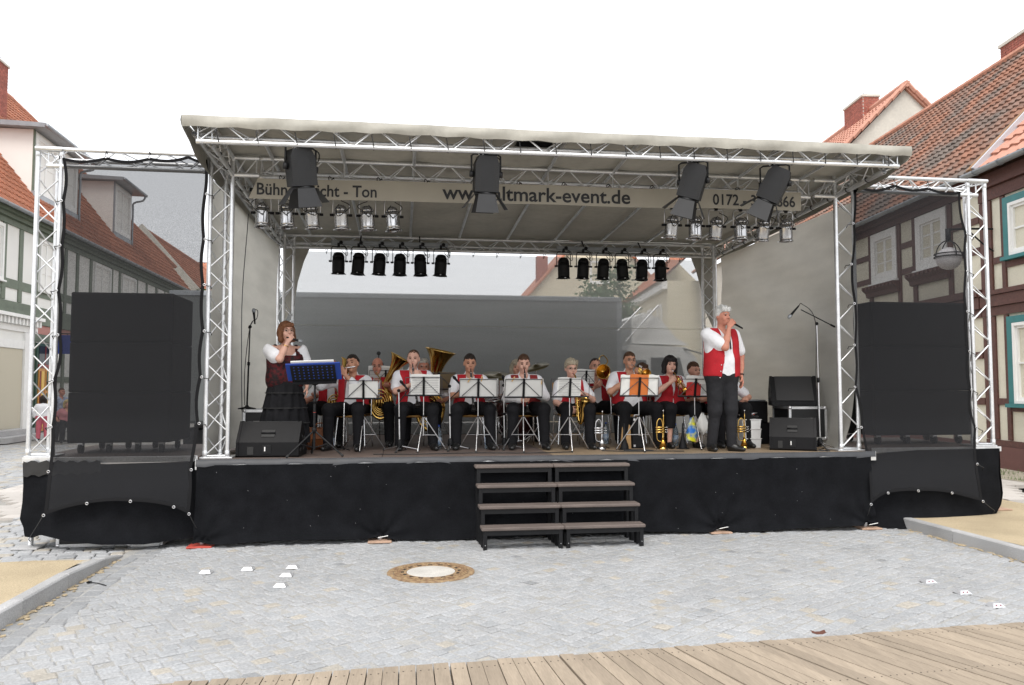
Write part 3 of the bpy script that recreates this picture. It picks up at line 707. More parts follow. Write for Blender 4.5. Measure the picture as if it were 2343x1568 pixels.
for a, b in ((5.9, 7.6), (9.5, 11.3), (13.5, 14.9)): window(hL, a, b, 1.1, 3.2, -0.04, WHITEP, 0.11, 2, 3)
# white ground floor with cornice, dentils and portal at the near end
gf = link('shopfront', None, hL)
bx(gf, 'render', M_PLASTW, -14, 0.28, -0.12, -0.001, 0, 4.0)
for z0, z1, d in ((3.60, 3.80, 0.18), (4.03, 4.14, 0.42), (4.15, 4.28, 0.30)): bx(gf, 'cornice', WHITEP if z0 < 4.1 else M_GREEN, -14, 0.36, -d, -0.001, z0, z1)
x = -13.9
while x < 0.3: bx(gf, 'dentil', WHITEP, x, x + 0.12, -0.34, -0.001, 3.81, 4.02); x += 0.26
for x0 in (-0.62, -3.6, -6.6): 
    bx(gf, 'pilaster', WHITEP, x0, x0 + .5, -0.20, -0.121, 0.3, 3.59)
for x0 in (-3.1, -6.1):
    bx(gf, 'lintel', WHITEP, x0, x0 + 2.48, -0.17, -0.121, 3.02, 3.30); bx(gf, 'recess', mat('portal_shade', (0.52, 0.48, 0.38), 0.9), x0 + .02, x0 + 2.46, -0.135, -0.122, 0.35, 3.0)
bx(gf, 'base_course', M_GREY, -14, 0.30, -0.23, -0.001, 0, 0.30)
st = link('door_step', None, hL); bx(st, 'step', M_KERB, -3.6, -0.9, -1.0, -0.24, 0, 0.17); bx(st, 'step', M_KERB, -3.3, -1.2, -0.62, -0.24, 0.171, 0.34)
# carved orange door
M_ODOOR = mat('orange_door', (0.44, 0.19, 0.03), 0.5); M_RED = mat('dark_red_paint', (0.20, 0.02, 0.02), 0.5); M_GRN2 = mat('door_green', (0.03, 0.07, 0.05), 0.5)
dr = link('door', None, hL)
bx(dr, 'door_frame', M_GRN2, 0.55, 1.85, -0.10, -0.040, 0.1, 3.3); 
for k, x0 in enumerate((0.68, 1.24)):
    lf_ = bx(dr, 'door_leaf', M_ODOOR, x0, x0 + 0.5, -0.13, -0.101, 0.15, 2.4)
    for z0, z1 in ((0.3, 0.9), (1.0, 1.5), (1.6, 2.3)): bx(dr, 'door_panel', M_GRN2 if k else M_RED, x0 + .09, x0 + .17, -0.145, -0.131, z0, z1); bx(dr, 'door_panel', mat('yellow_panel', (0.6, 0.38, 0.06), 0.5), x0 + .2, x0 + .42, -0.15, -0.131, z0, z1)
bx(dr, 'fanlight', GLASS, 0.7, 1.7, -0.12, -0.101, 2.55, 3.2); bx(dr, 'fanlight_bar', M_RED, 0.66, 1.74, -0.13, -0.101, 2.42, 2.54); bx(dr, 'fanlight_bar', M_RED, 1.17, 1.23, -0.13, -0.121, 2.55, 3.2)
# roof with hip
SLm = slope_mtx(EL, -0.45, ANGL)
def zs(z): return (z - EL) / math.sin(R(ANGL))
hipx = lambda s: polylerp([(0, 24.0), (zs(8.48), 23.3), (zs(10.85), 19.0), (zs(13.34), 15.4), (zs(15.5), 13.6), (zs(15.9), 11.6)], s)
smax = zs(15.9)
outline = [(-14, -0.02), (20.9, -0.02)] + [(min(hipx(smax * k / 8), 20.9 if k < 3 else 99), smax * k / 8) for k in range(1, 9)] + [(-14, smax)]
slab(hL, 'roof_deck', M_BROWN, SLm, outline)
DORM = [(1.04, 5.2, 0.49, 8.80, 11.18), (10.42, 13.0, 0.78, 9.18, 11.70)]
def roof_in(x, s):
    if x > min(hipx(s), 20.8): return False
    z = EL + s * math.sin(R(ANGL)); 
    return not any(a - .05 < x < b + .05 and z0 - 0.05 < z < z1 for a, b, y0, z0, z1 in DORM)
tiled(hL, FL, SLm, -6.0, 24.6, 0.0, smax, M_TILE_NEW, 0.26, 0.36, roof_in)
ridge(hL, M_RIDGE, SLm @ Vector((-14, smax, .03)), SLm @ Vector((11.6, smax, .03)), 0.13)
hp = [SLm @ Vector((hipx(smax * k / 10), smax * k / 10, .03)) for k in range(2, 11)]
for a, b in zip(hp, hp[1:]): ridge(hL, M_RIDGE, b, a, 0.11, 0.4)
gutter(hL, -14, 20.9, -0.52, EL - 0.02, 0.09)
for (a, b, y0, z0, z1) in DORM:
    dm = link('dormer', None, hL); yb = y0 + (z1 - z0) / math.tan(R(ANGL)) + 0.3
    mb = MB(); mb.prism([(y0, z0 - 0.25), (y0, z1), (yb, z1), (yb, z1 - .2)], a, b, 'x'); mb.obj('cheek_wall', M_PLASTW, dm)
    for xx in (a, b - .12): bx(dm, 'corner_board', M_GREY if a > 5 else M_GREEN, xx, xx + .12, y0 - 0.04, y0 - .001, z0 - .2, z1)
    n = 2 if b - a > 3 else 1; wv = (b - a - .24) / n
    for k in range(n): window(dm, a + .12 + k * wv, a + .12 + (k + 1) * wv, z0 + .12, z1 - 0.1, y0 - 0.04, WHITEP, 0.2, 2, 2, sill=False)
    bx(dm, 'apron', M_GREY, a - .02, b + .02, y0 - 0.09, y0 - .002, z0 - .22, z0 + .10)
    mb = MB(); mb.prism([(y0 - 0.55, z1), (y0 - 0.55, z1 + .16), (yb + .6, z1 + .26), (yb + .6, z1 + .05)], a - .35, b + .45, 'x'); mb.obj('dormer_roof', M_GREY, dm)
    mb = MB(); mb.cyl((a - .35, y0 - .60, z1 + .05), (b + .5, y0 - .60, z1 + .05), 0.08, n=8); mb.obj('gutter', M_GREY, dm, True)
    MB().tube(catmull([(b + .35, y0 - .6, z1), (b + .3, y0 - .5, z1 - .25), (b + .08, y0 - .12, z1 - .45), (b + .06, y0 - .1, z1 - .9), (b + .06, y0 - .1, z0 - .1), (b + .1, y0 - .25, z0 - .3)], 3), 0.05, 7).obj('downpipe', M_GREY, dm, True)
ch = link('chimney', None, hL); bricks(ch, 5.2, 6.66, 3.95, 4.65, 13.0, 15.55); bx(ch, 'chimney_cap', M_PLASTG, 5.15, 6.71, 3.9, 4.7, 15.551, 15.64)
MB().lathe([(0.18, 15.641), (0.18, 15.85), (0.22, 15.87), (0.0, 15.98)], 10, Matrix.Translation((6.2, 4.3, 0))).obj('flue_pot', M_GREY, ch)
# grey hanging sign in blue above the door
sg = thing('hanging_sign', 'blue rectangular sign projecting from the left house above the orange door', 'sign', mtx=FL)
bx(sg, 'board', mat('blue_sign', (0.02, 0.05, 0.30), 0.4), 1.55, 1.60, -1.15, -0.15, 2.95, 3.65); rod(sg, 'bracket', BLACKM, (1.575, -1.2, 3.7), (1.575, -0.02, 3.7), 0.02)
rod(sg, 'stay', BLACKM, (1.575, -0.7, 3.7), (1.575, -0.7, 3.655), 0.012)
# ------------------------------------------------------------------ left: next house
hF = thing('row_house', 'farther house on the left street side with plain orange roof and pale verge wall', 'house', mtx=FL)
bx(hF, 'wall', M_PLASTG, 21.0, 42, 0, 7.2, 0, 7.5)
SF = slope_mtx(7.5, -0.4, 49); SLF = 6.2
slab(hF, 'roof_deck', M_BROWN, SF, [(24.9, 0), (42, 0), (42, SLF), (24.9, SLF)])
tiled(hF, FL, SF, 24.9, 42, 0, SLF, M_TILE_NEW, 0.32, 0.42)
mb = MB(); mb.prism([(SF @ Vector((0, a, b)))[1:] for a, b in ((-0.3, -0.6), (SLF + .2, -0.6), (SLF + .2, 0.22), (-0.3, 0.22))], 24.5, 24.85, 'x'); mb.obj('verge_wall', M_PLASTG, hF)
ridge(hF, M_RIDGE, SF @ Vector((24.9, SLF, .03)), SF @ Vector((42, SLF, .03)), 0.14)
hG = thing('row_house', 'house with orange roof turned to face us at the far end of the left street', 'house', loc=(-21.0, 63, 0))
bx(hG, 'wall', M_PLASTG, -4, 6, 0, 8, 0, 8.5)
SG = slope_mtx(8.4, -0.3, 48); slab(hG, 'roof_deck', M_BROWN, SG, [(-4, 0), (6, 0), (6, 6.9), (-4, 6.9)]); tiled(hG, Matrix.Translation((-21.0, 63, 0)), SG, -4, 6, 0, 6.5, M_TILE_NEW, 0.34, 0.45, None, 60)
# ------------------------------------------------------------------ trees
M_LEAF = mat('foliage', (0.05, 0.105, 0.028), 0.6, 0, var=0.35, vscale=1.5, var2=0.3, v2scale=9, transl=0.3)
M_BARK = mat('bark', (0.10, 0.075, 0.055), 0.9, 0, var=0.3, vscale=8, bump=0.4, bscale=30)
def tree(label, loc, h, rad, n, lsz, seed):
    rnd = random.Random(seed); t = thing('street_tree', label, 'tree', loc)
    tr = MB(); tr.tube(catmull([(0, 0, 0), (0.05, 0.02, h * .3), (-0.04, 0, h * .6), (0.03, 0.03, h * .9)], 4), [lerp(.13, .03, k / 12) for k in range(13)], 8)
    limbs = []
    for k in range(14):
        z = h * rnd.uniform(.35, .8); a = rnd.uniform(0, 6.28); L = rad * rnd.uniform(.5, .95)
        e = (math.cos(a) * L, math.sin(a) * L, z + L * rnd.uniform(.2, .7)); limbs.append(e)
        tr.tube(catmull([(0, 0, z), (e[0] * .5, e[1] * .5, z + (e[2] - z) * .35), e], 3), [lerp(.045, .012, q / 6) for q in range(7)], 5)
    tr.obj('trunk', M_BARK, t, True)
    lf = MB(); cl = [(e[0] + rnd.gauss(0, .2), e[1] + rnd.gauss(0, .2), e[2] + rnd.gauss(0, .2), rad * rnd.uniform(.22, .45)) for e in limbs for _ in range(2)] + [(rnd.gauss(0, rad * .3), rnd.gauss(0, rad * .3), h * rnd.uniform(.7, 1.0), rad * .4) for _ in range(8)]
    for _ in range(n):
        cx, cy, cz, cr = rnd.choice(cl); d = Vector((rnd.gauss(0, 1), rnd.gauss(0, 1), rnd.gauss(0, 1))).normalized() * cr * rnd.random() ** .4
        p = Vector((cx, cy, cz)) + d; a = Vector((rnd.gauss(0, 1), rnd.gauss(0, 1), rnd.gauss(0, .5))).normalized(); b = a.cross(Vector((rnd.gauss(0, 1), rnd.gauss(0, 1), rnd.gauss(0, 1)))).normalized()
        s = lsz * rnd.uniform(.6, 1.3); lf.add([p - a * s, p + b * s * .5, p + a * s, p - b * s * .5], [(0, 1, 2, 3)])
    lf.obj('crown', M_LEAF, t); return t
tree('leafy green tree beside the left tower, seen through the left scrim', (-4.95, 19.0, 0), 4.9, 1.0, 3200, 0.075, 3)
tree('pale green tree half hidden by the truck, seen through the rear gauze', (10.2, 21.5, 0), 6.2, 1.7, 3600, 0.10, 5)
# ------------------------------------------------------------------ street lamp on bracket, seen through the right scrim
_n = (FR.to_3x3() @ Vector((0, 1, 0))).normalized(); lp = FR.inverted() @ hplane(2170, 592, FR @ Vector((0, -0.95, 0)), _n)
sl = thing('street_lamp', 'round globe street lamp in a black ring cage, on a bracket behind the right scrim', 'street lamp', mtx=FR @ Matrix.Translation(lp))
M_GLOBE = mat('lamp_globe', (0.66, 0.64, 0.66), 0.35, 0, spec=0.5)
MB().sphere((0, 0, 0), (0.235, 0.235, 0.225), 20, 12).obj('globe', M_GLOBE, sl, True)
for z in (0.03, 0.09): MB().tube([(0.26 * math.cos(a), 0.26 * math.sin(a), z) for a in [2 * math.pi * k / 20 for k in range(20)]], 0.013, 6, closed=True).obj('cage_ring', BLACKM, sl, True)
for q in range(4):
    a = q * math.pi / 2; MB().tube([(0.26 * math.cos(a) * math.cos(b), 0.26 * math.sin(a) * math.cos(b), 0.03 + 0.33 * math.sin(b)) for b in [math.pi / 2 * k / 6 for k in range(7)]], 0.012, 6).obj('cage_hoop', BLACKM, sl, True)
MB().cyl((0, 0, 0.34), (0, 0, 0.60), 0.05, n=10).obj('stem', BLACKM, sl, True)
MB().tube(catmull([(0, 0, 0.58), (0.0, 0.4, 0.60), (0.0, 0.91, 0.60)], 4), 0.022, 6).obj('bracket_arm', BLACKM, sl, True)
MB().tube(catmull([(0.0, 0.91, 0.15), (0.0, 0.70, 0.30), (0.0, 0.40, 0.58)], 4), 0.016, 6).obj('bracket_brace', BLACKM, sl, True)

fp_ = FR.inverted() @ hplane(1934, 548, FR @ Vector((0, -0.35, 0)), _n)
fl = thing('floodlight', 'white floodlight on the timbered house, seen between the right tower and scrim', 'floodlight', mtx=FR @ Matrix.Translation(fp_))
MB().prism([(-.16, .06), (.0, .20), (.18, .08), (.14, -.06), (-.10, -.08)], -.10, .12, 'y').obj('housing', WHITEP, fl); MB().sphere((.10, -.08, -.14), .10, 12, 8).obj('sensor_globe', WHITEP, fl, True); rod(fl, 'bracket', M_GREY, (0, .11, .0), (0, .34, .0), .03)
# ================================================================== STAGE
S = STAGE_Z
def truss(parent, name, A, B, offs, pitch=0.24, r=0.025, rb=0.0085, posts_at=()):
    """three-chord lattice girder from A to B; offs are the chord offsets"""
    t = link(name, None, parent); A = Vector(A); B = Vector(B); L = (B - A).length; offs = [Vector(o) for o in offs]
    for o in offs: rod(t, 'chord', ALU, A + o, B + o, r, 10)
    n = max(2, int(round(L / pitch)));  d = (B - A) / n
    m0, m1 = 0.0, n
    for i, j in ((0, 1), (1, 2), (2, 0)):
        for k in range(n):
            a, b = (i, j) if (k + i) % 2 == 0 else (j, i)
            rod(t, 'brace', ALU, A + offs[a] + d * (k + .06), A + offs[b] + d * (k + .94), rb, 6)
        for e in (0.05, n - 0.05): rod(t, 'strut', ALU, A + offs[i] + d * e, A + offs[j] + d * e, rb, 6)
    for o in offs:
        for f in (0.0, 1.0):
            p = A.lerp(B, f) + o; q = p + (B - A).normalized() * (0.07 if f == 0 else -0.07); rod(t, 'coupler', ALU, p, q, r * 1.16, 10)
    return t
TRI = [(0, 0, 0), (0.24, 0, 0), (0.12, 0.21, 0)]
roof = thing('stage_roof', 'grey tarpaulin stage roof on silver lattice trusses and four corner towers', 'stage roof', (0, 0, S))
def W(x, y, z): return (x, y, z - S)
def tower(parent, x, y, z0, z1, base=True, flip=1):
    t = truss(parent, 'tower', W(x, y, z0), W(x, y, z1), [(a, b * flip, c) for a, b, c in TRI], 0.27)
    return t
for (x, y, z1, fl) in ((-0.24, 0, 4.36, 1), (7.37, 0, 4.40, 1), (-0.08, 3.9, 4.2, -1), (7.15, 3.9, 4.2, -1)):
    tw = tower(roof, x, y, S + 0.02, z1, flip=fl)
    MB().bbox(x - .06, x + .30, min(y, y + .24 * fl) - .04, max(y, y + .24 * fl) + .04, 0.001, 0.02, .004).obj('base_plate', ALU, roof)
ZL = lambda y: 4.135 - 0.035 * y          # lower roof chord level
VT = 0.20
# side girders (cantilevered to the front), back girder, header, front girder
for x, sg in ((0.0, -1), (7.37, 1)):
    truss(roof, 'side_girder', W(x, -1.02, ZL(-1.02)), W(x, 3.9, ZL(3.9)), [(0, 0, 0), (0, 0, VT), (0.17 * sg, 0, VT / 2)])
truss(roof, 'rear_girder', W(0.0, 3.88, ZL(3.9) + 0.004), W(7.37, 3.88, ZL(3.9) + 0.004), [(0, 0, 0), (0, 0, VT), (0, 0.17, VT / 2)])
truss(roof, 'header_girder', W(0.28, 0.10, ZL(0) + .01), W(7.08, 0.10, ZL(0) + .01), [(0, 0, 0), (0, 0, VT + .02), (0, 0.17, VT / 2)])
truss(roof, 'front_girder', W(-0.14, -1.05, 4.185), W(7.53, -1.05, 4.235), [(0, 0, 0), (0, 0, 0.19), (0, 0.17, 0.095)], 0.255)
for x0, x1 in ((-0.02, 0.29), (7.08, 7.39)):
    cb = link('corner_block', None, roof)
    for z in (4.135, 4.335): rod(cb, 'stub', ALU, W(x0, -0.01, z), W(x1, -0.01, z), 0.026, 10)
    for a, b in ((0.2, 0.5), (0.5, 0.9), (0.9, 0.9)): rod(cb, 'brace', ALU, W(lerp(x0, x1, a), -0.01, 4.15), W(lerp(x0, x1, b), -0.01, 4.32), 0.009, 6)
for k in range(9):
    x = 0.42 + k * 0.815
    rod(roof, 'rafter', ALU, W(x, -0.98, ZL(-1) + VT + 0.035), W(x, 3.9, ZL(3.9) + VT + 0.03), 0.022, 10)
    rod(roof, 'rafter_hanger', ALU, W(x, 0.13, ZL(0) + .0), W(x, 0.13, ZL(0) + VT + .03), 0.012, 6)
# canopy: sagging sheet with front and side flaps
def canopy():
    mb = MB(); nx, ny = 90, 40; x0, x1, y0, y1 = -0.27, 7.66, -1.10, 4.12; P = []
    for j in range(ny + 1):
        y = lerp(y0, y1, j / ny); row = []
        for i in range(nx + 1):
            x = lerp(x0, x1, i / nx); ph = ((x - 0.42) / 0.815) % 1.0
            z = ZL(y) + VT + 0.072 + (x / 7.4) * 0.02 - 0.045 * math.sin(math.pi * ph) * math.sin(math.pi * j / ny) + 0.004 * math.sin(x * 9 + y * 4) * min(1, j / 4) + 0.004 * math.sin(x * 1.3)
            if j == 0: z -= 0.01
            row.append(W(x, y, z))
        P.append(row)
    mb.grid(P)
    # front flap, pulled up at the ties
    F = []
    for k in range(5):
        row = []
        for i in range(nx + 1):
            x = lerp(x0, x1, i / nx); tie = abs(((x - 0.06) / 0.385) % 1.0 - 0.5) * 2
            dz = (0.105 + 0.022 * tie + 0.003 * math.sin(x * 2.3)) * k / 4
            b = P[0][i]; pull = 0.006 * math.sin(x * 8.0 + k) + 0.02 * (1 - tie) * k / 4
            row.append((b[0], b[1] - 0.004 - 0.022 * math.sin(math.pi * k / 5) + pull, b[2] - dz))
        F.append(row)
    mb.grid(F)
    for side, xx in ((-1, 0), (1, nx)):
        G = []
        for k in range(5):
            row = []
            for j in range(ny + 1):
                b = P[j][xx]; y = lerp(y0, y1, j / ny); h = 0.30 if side < 0 else 0.24
                row.append((b[0] + side * (0.004 + 0.03 * math.sin(math.pi * k / 5) + 0.01 * math.sin(y * 5 + k)) + (-side * 0.06 * k / 4), b[1], b[2] - h * k / 4 * (0.7 + 0.3 * min(1, j / 3))))
            G.append(row)
        mb.grid(G)
    B_ = []
    for k in range(3): B_.append([(p[0], p[1] + 0.003, p[2] - 0.12 * k) for p in P[ny]])
    mb.grid(B_)
    return mb.obj('canopy', PVC, roof, True)
canopy()
# elastic ties along the front flap
for k in range(20):
    x = 0.06 + k * 0.385; zt = 4.405; a = W(x, -1.10, 4.30 + x * 0.006); b = W(x + .02, -1.045, 4.16 + x * 0.0066); c = W(x + .02, -1.015, 4.21)
    MB().tube([a, (a[0] + .01, a[1] + .01, a[2] - .06), (b[0], b[1] - .035, b[2] + .03), b, c], 0.0055, 5).obj('elastic_tie', RUBBER, roof, True)
for sgx, x in ((-1, 0.0), (1, 7.37)):
    for k in range(11):
        y = -0.7 + k * 0.42; z = ZL(y)
        MB().tube([W(x + 0.03 * math.cos(a), y + .02 * math.sin(a), z + 0.034 * math.sin(a)) for a in [2 * math.pi * q / 10 for q in range(9)]], 0.006, 5).obj('elastic_tie', RUBBER, roof, True)
# dark gusset corners behind the rear girder
for x, sg in ((-0.02, 1), (7.39, -1)):
    mb = MB(); pts = [(x, 3.98, 4.0), (x + sg * .42, 3.98, 4.0), (x + sg * .33, 3.98, 3.78), (x + sg * .24, 3.98, 3.45), (x + sg * .19, 3.98, 3.1), (x, 3.98, 2.7)]
    V = [W(*p) for p in pts] + [W(p[0], p[1] + .006, p[2]) for p in pts]; n = len(pts)
    mb.add(V, [tuple(range(n)), tuple(range(n, 2 * n))[::-1]] + [(i, (i + 1) % n, n + (i + 1) % n, n + i) for i in range(n)]); mb.obj('corner_gusset', PVC, roof)
# ------------------------------------------------------------------ fabric walls
def cloth_grid(f, nu, nv): return [[f(i / nu, j / nv) for j in range(nv + 1)] for i in range(nu + 1)]
def left_wall(u, v):
    y = lerp(0.14, 3.66, u); z = lerp(S + 0.02, ZL(y) - 0.03, v)
    bulge = 0.07 * math.sin(math.pi * v) * math.sin(math.pi * u); 
    if u > 0.8: y -= 0.30 * ((u - .8) / .2) * (1 - v) * 0.6
    return (lerp(-0.25, -0.05, u) - bulge + 0.012 * math.sin(z * 3 + y * 2.2), y, z)
wl = MB(); wl.grid(cloth_grid(left_wall, 40, 40)); o = wl.obj('side_curtain', GAUZE_SIDE, smooth=True); tag(o, 'grey gauze side wall closing the left side of the stage', 'stage curtain', 'gauze stage walls')
sm = MB(); sm.tube([(-0.14 - 0.07 * math.sin(math.pi * k / 12) * .85, 1.65 - .02 * math.sin(k), lerp(S + .03, 4.05, k / 12)) for k in range(13)], 0.006, 5); sm.obj('seam', INK, o)
def right_wall(u, v):
    y = lerp(0.12, 3.72, u); z = lerp(S + 0.01, ZL(y) - 0.03, v)
    b = 0.10 * math.sin(math.pi * v) * math.sin(math.pi * min(1, u * 1.05)); wr = 0.015 * math.sin(z * 7 - y * 3.0) * (1 - abs(v - .6))
    if u < 0.25 and v < 0.3: b -= 0.22 * (1 - u / .25) * (1 - v / .3) ** 2
    return (lerp(7.66, 7.42, u) + b + wr, y, z)
wr_ = MB(); wr_.grid(cloth_grid(right_wall, 44, 44)); tag(wr_.obj('side_curtain', GAUZE_SIDE, smooth=True), 'beige gauze side wall closing the right side of the stage', 'stage curtain', 'gauze stage walls')
def back_wall(u, v):
    x = lerp(0.02, 7.30, u); z = lerp(S + 0.01, 3.99, v); return (x, 4.16 + 0.03 * math.sin(x * 1.3) * math.sin(math.pi * v) + 0.006 * math.sin(z * 5 + x), z)
bw = MB(); bw.grid(cloth_grid(back_wall, 40, 24)); tag(bw.obj('rear_gauze', GAUZE_BACK, smooth=True), 'see-through grey gauze rear wall of the stage with a truck behind', 'stage curtain')
# ------------------------------------------------------------------ banner with lettering
M_BAN = mat('banner_cloth', (0.37, 0.34, 0.28), 0.7, 0, var=0.05, vscale=3, transl=0.1)
M_LET = mat('black_lettering', (0.012, 0.012, 0.014), 0.5)
bn = thing('banner', 'long beige banner with black lettering under the roof header', 'banner', (0, 0, 4.0))
def ban_z(x): return 0.098 + 0.010 * x - 0.005 * math.sin(x * 3) 
def ban_y(x, z): return -0.035 + 0.012 * math.sin(x * 1.7)
mb = MB(); mb.grid([[(lerp(.18, 6.88, i / 60) + 0.10 * (1 - j / 5) * (1 if i < 2 else 0), ban_y(lerp(.18, 6.88, i / 60), 0), ban_z(lerp(.18, 6.88, i / 60)) - 0.235 * j / 5) for j in range(6)] for i in range(61)]); mb.obj('cloth', M_BAN, bn, True)
for txt, xa, xb, nm in (('Bühne - Licht - Ton', 0.27, 1.62, 'lettering'), ('www.altmark-event.de', 2.38, 4.67, 'lettering'), ('0172 - 3833866', 5.72, 6.80, 'lettering')):
    me = text_mesh(txt, 0.2, M_LET); xs = [v.co.x for v in me.vertices]; k = (xb - xa) / (max(xs) - min(xs)); x0_ = min(xs)
    hh = max(v.co.y for v in me.vertices); ky = min(k * 1.12, 0.168 / hh)
    for v in me.vertices:
        X = xa + (v.co.x - x0_) * k; Z = ban_z((xa + X) / 2) - 0.190 + v.co.y * ky + (0.0 if xa > 1 else 0.005); v.co = (X, ban_y(X, 0) - 0.004, Z)
    link(nm, me, bn)
for k in range(12):
    x = 0.55 + k * 0.55; MB().tube([(x + .03 * math.cos(a), -0.03 + .05 * math.sin(a), ban_z(x) + .012 + .02 * math.sin(a * 2)) for a in [2 * math.pi * q / 9 for q in range(8)]], 0.006, 5).obj('tie', RUBBER, bn, True)
# ------------------------------------------------------------------ platform, jacks, skirts
M_FLA = mat('stage_ply_brown', (0.115, 0.085, 0.072), 0.55, 0, var=0.15, vscale=3, var2=0.15, v2scale=40)
M_FLB = mat('stage_ply_tan', (0.225, 0.165, 0.105), 0.6, 0, var=0.15, vscale=3, var2=0.15, v2scale=40)
pf = thing('stage_platform', 'raised plywood stage floor with dark brown and tan panels on screw jacks', 'stage', (0, 0, 0))
for i in range(4):
    for j in range(4):
        x0 = -0.28 + i * 1.99; y0 = -0.20 + j * 1.1
        MB().bbox(x0 + .003, x0 + 1.987, y0 + .003, y0 + 1.097, S - 0.06, S, .004).obj('floor_panel', M_FLB if i >= 2 else M_FLA, pf)
MB().bbox(-0.29, 7.70, -0.215, -0.2, S - 0.10, S + 0.012, .003).obj('edge_rail', ALU, pf)
tp = MB(); tp.grid([[(lerp(-.28, 7.69, i / 80), -0.2165 - (0.012 if j == 2 else 0.004) * (1 + .5 * math.sin(i * 1.7)) + (0.10 if j == 0 else 0), S + (0.002 if j == 0 else (0.013 if j == 1 else -0.055 - .012 * math.sin(i * .9 + 1) - .006 * math.sin(i * 2.3)))) for j in range(3)] for i in range(81)])
tp.obj('grey_edge_tape', mat('grey_tape', (0.036, 0.038, 0.043), 0.55, 0, var=0.2, vscale=6), pf, True)
for (x0, x1) in ((-2.08, -0.29), (7.71, 9.49)):
    MB().bbox(x0, x1, -0.10, 1.9, 0.90, 0.952, .005).obj('wing_floor', M_FLA, pf)
    MB().bbox(x0, x1, -0.115, -0.102, 0.90, 0.962, .003).obj('wing_rail', ALU, pf)
M_WOODP = mat('packing_wood', (0.42, 0.28, 0.2), 0.8, 0, var=0.2, vscale=10); M_REDP = mat('red_packing', (0.45, 0.06, 0.04), 0.6)
for x, y, gz, m in ((-2.00, -0.03, 0.0, M_KERB), (-0.20, -0.19, 0, M_REDP), (1.70, -0.18, 0, M_WOODP), (5.65, -0.18, 0, M_WOODP), (7.55, -0.18, 0, M_WOODP), (9.62, 0.2, KH, M_WOODP)):
    jk = link('screw_jack', None, pf); rod(jk, 'screw', ALU, (x, y, gz + .012), (x, y, S - .1), 0.026, 10)
    for q in range(8): MB().lathe([(.026, 0), (.0295, .004), (.026, .008)], 10, Matrix.Translation((x, y, gz + .03 + q * .014))).obj('thread', ALU, jk)
    MB().bbox(x - .13, x + .13, y - .16, y + .08, gz, gz + .018, .004).obj('pad', m, jk)
# stage skirt
PINS = (-0.20, 1.70, 5.65, 7.55)
def skirt_pt(u, v):
    x = lerp(-0.27, 7.62, u); zb = 0.035 + 0.02 * math.sin(x * 1.9)
    for p in PINS: zb += 0.03 * math.exp(-((x - p) / 0.10) ** 2)
    zb = max(zb, 0.012)
    z = lerp(S - 0.05, zb, v); y = -0.232 - 0.05 * v * v + 0.006 * math.sin(x * 5 + z * 3)
    for p in PINS:
        dx, dz = x - p, z - 0.06; d = math.hypot(dx, dz)
        if d < 0.75:
            a = math.atan2(dz, dx); y += 0.030 * math.sin(a * 9 + p) * math.exp(-d / 0.30); y += 0.04 * math.exp(-(d / 0.09) ** 2)
    y -= 0.020 * math.sin(x * 1.7 + 2 * v) * v + 0.012 * math.sin(x * 6.3 + 1.5 * math.sin(x * 2.1)) * v * v + 0.03 * v ** 6
    return (x, y, z)
sk = MB(); sk.grid(cloth_grid(skirt_pt, 260, 26)); tag(sk.obj('stage_skirt', CLOTH_BLACK, smooth=True), 'black cloth skirt along the front edge of the stage', 'skirt', 'black cloth skirts')
for x in PINS[1:]:
    MB().cyl((x - .02, -0.30, 0.055), (x + .09, -0.305, 0.075), 0.0045, n=5).obj('zip_tie', WHITEP, bpy.data.objects['stage_skirt'])
def edge(pts, t):                                            # polyline by arc length
    L = [0]
    for a, b in zip(pts, pts[1:]): L.append(L[-1] + math.hypot(b[0] - a[0], b[1] - a[1]))
    q = t * L[-1]
    for k in range(len(pts) - 1):
        if q <= L[k + 1] + 1e-9:
            f = (q - L[k]) / max(1e-9, L[k + 1] - L[k]); return (lerp(pts[k][0], pts[k + 1][0], f), lerp(pts[k][1], pts[k + 1][1], f))
    return pts[-1]
def coons(top, bot, lef, rig, s, t):
    T, B, Lf, Rg = edge(top, s), edge(bot, s), edge(lef, t), edge(rig, t); o = []
    for k in (0, 1):
        o.append((1 - t) * T[k] + t * B[k] + (1 - s) * Lf[k] + s * Rg[k] - ((1 - s) * (1 - t) * top[0][k] + s * (1 - t) * top[-1][k] + (1 - s) * t * bot[0][k] + s * t * bot[-1][k]))
    return o
def wing_skirt(top, bot, lef, rig, yf, label, side):
    mb = MB(); P = []
    for i in range(61):
        row = []
        for j in range(25):
            s, t = i / 60, j / 24; u, v = coons(top, bot, lef, rig, s, t); y = yf(s, t); p = hy(u, v, y)
            row.append((p.x, p.y, max(p.z, 0.006)))
        P.append(row)
    mb.grid(P); sk_ = mb.obj('wing_skirt', CLOTH_BLACK, smooth=True); tag(sk_, label, 'skirt', 'black cloth skirts')
    # return along the outer side
    e = P[0] if side < 0 else P[-1]; mb = MB(); mb.grid([[(p[0] + side * -0.01 * k + 0.03 * math.sin(k * 1.3 + p[2] * 3), p[1] + 0.002 + 1.9 * k / 6, p[2]) for p in e] for k in range(7)]); mb.obj('side_panel', CLOTH_BLACK, sk_, True)
def yl(s, t): return -0.125 - 0.22 * math.sin(math.pi * min(1, max(0, s * 1.0))) * t ** 1.5 - 0.03 * t + 0.02 * math.sin(9 * (t + 0.9 * s * (1 - s) * 2)) * t * math.sin(math.pi * s) + 0.01 * math.sin(s * 23) * t
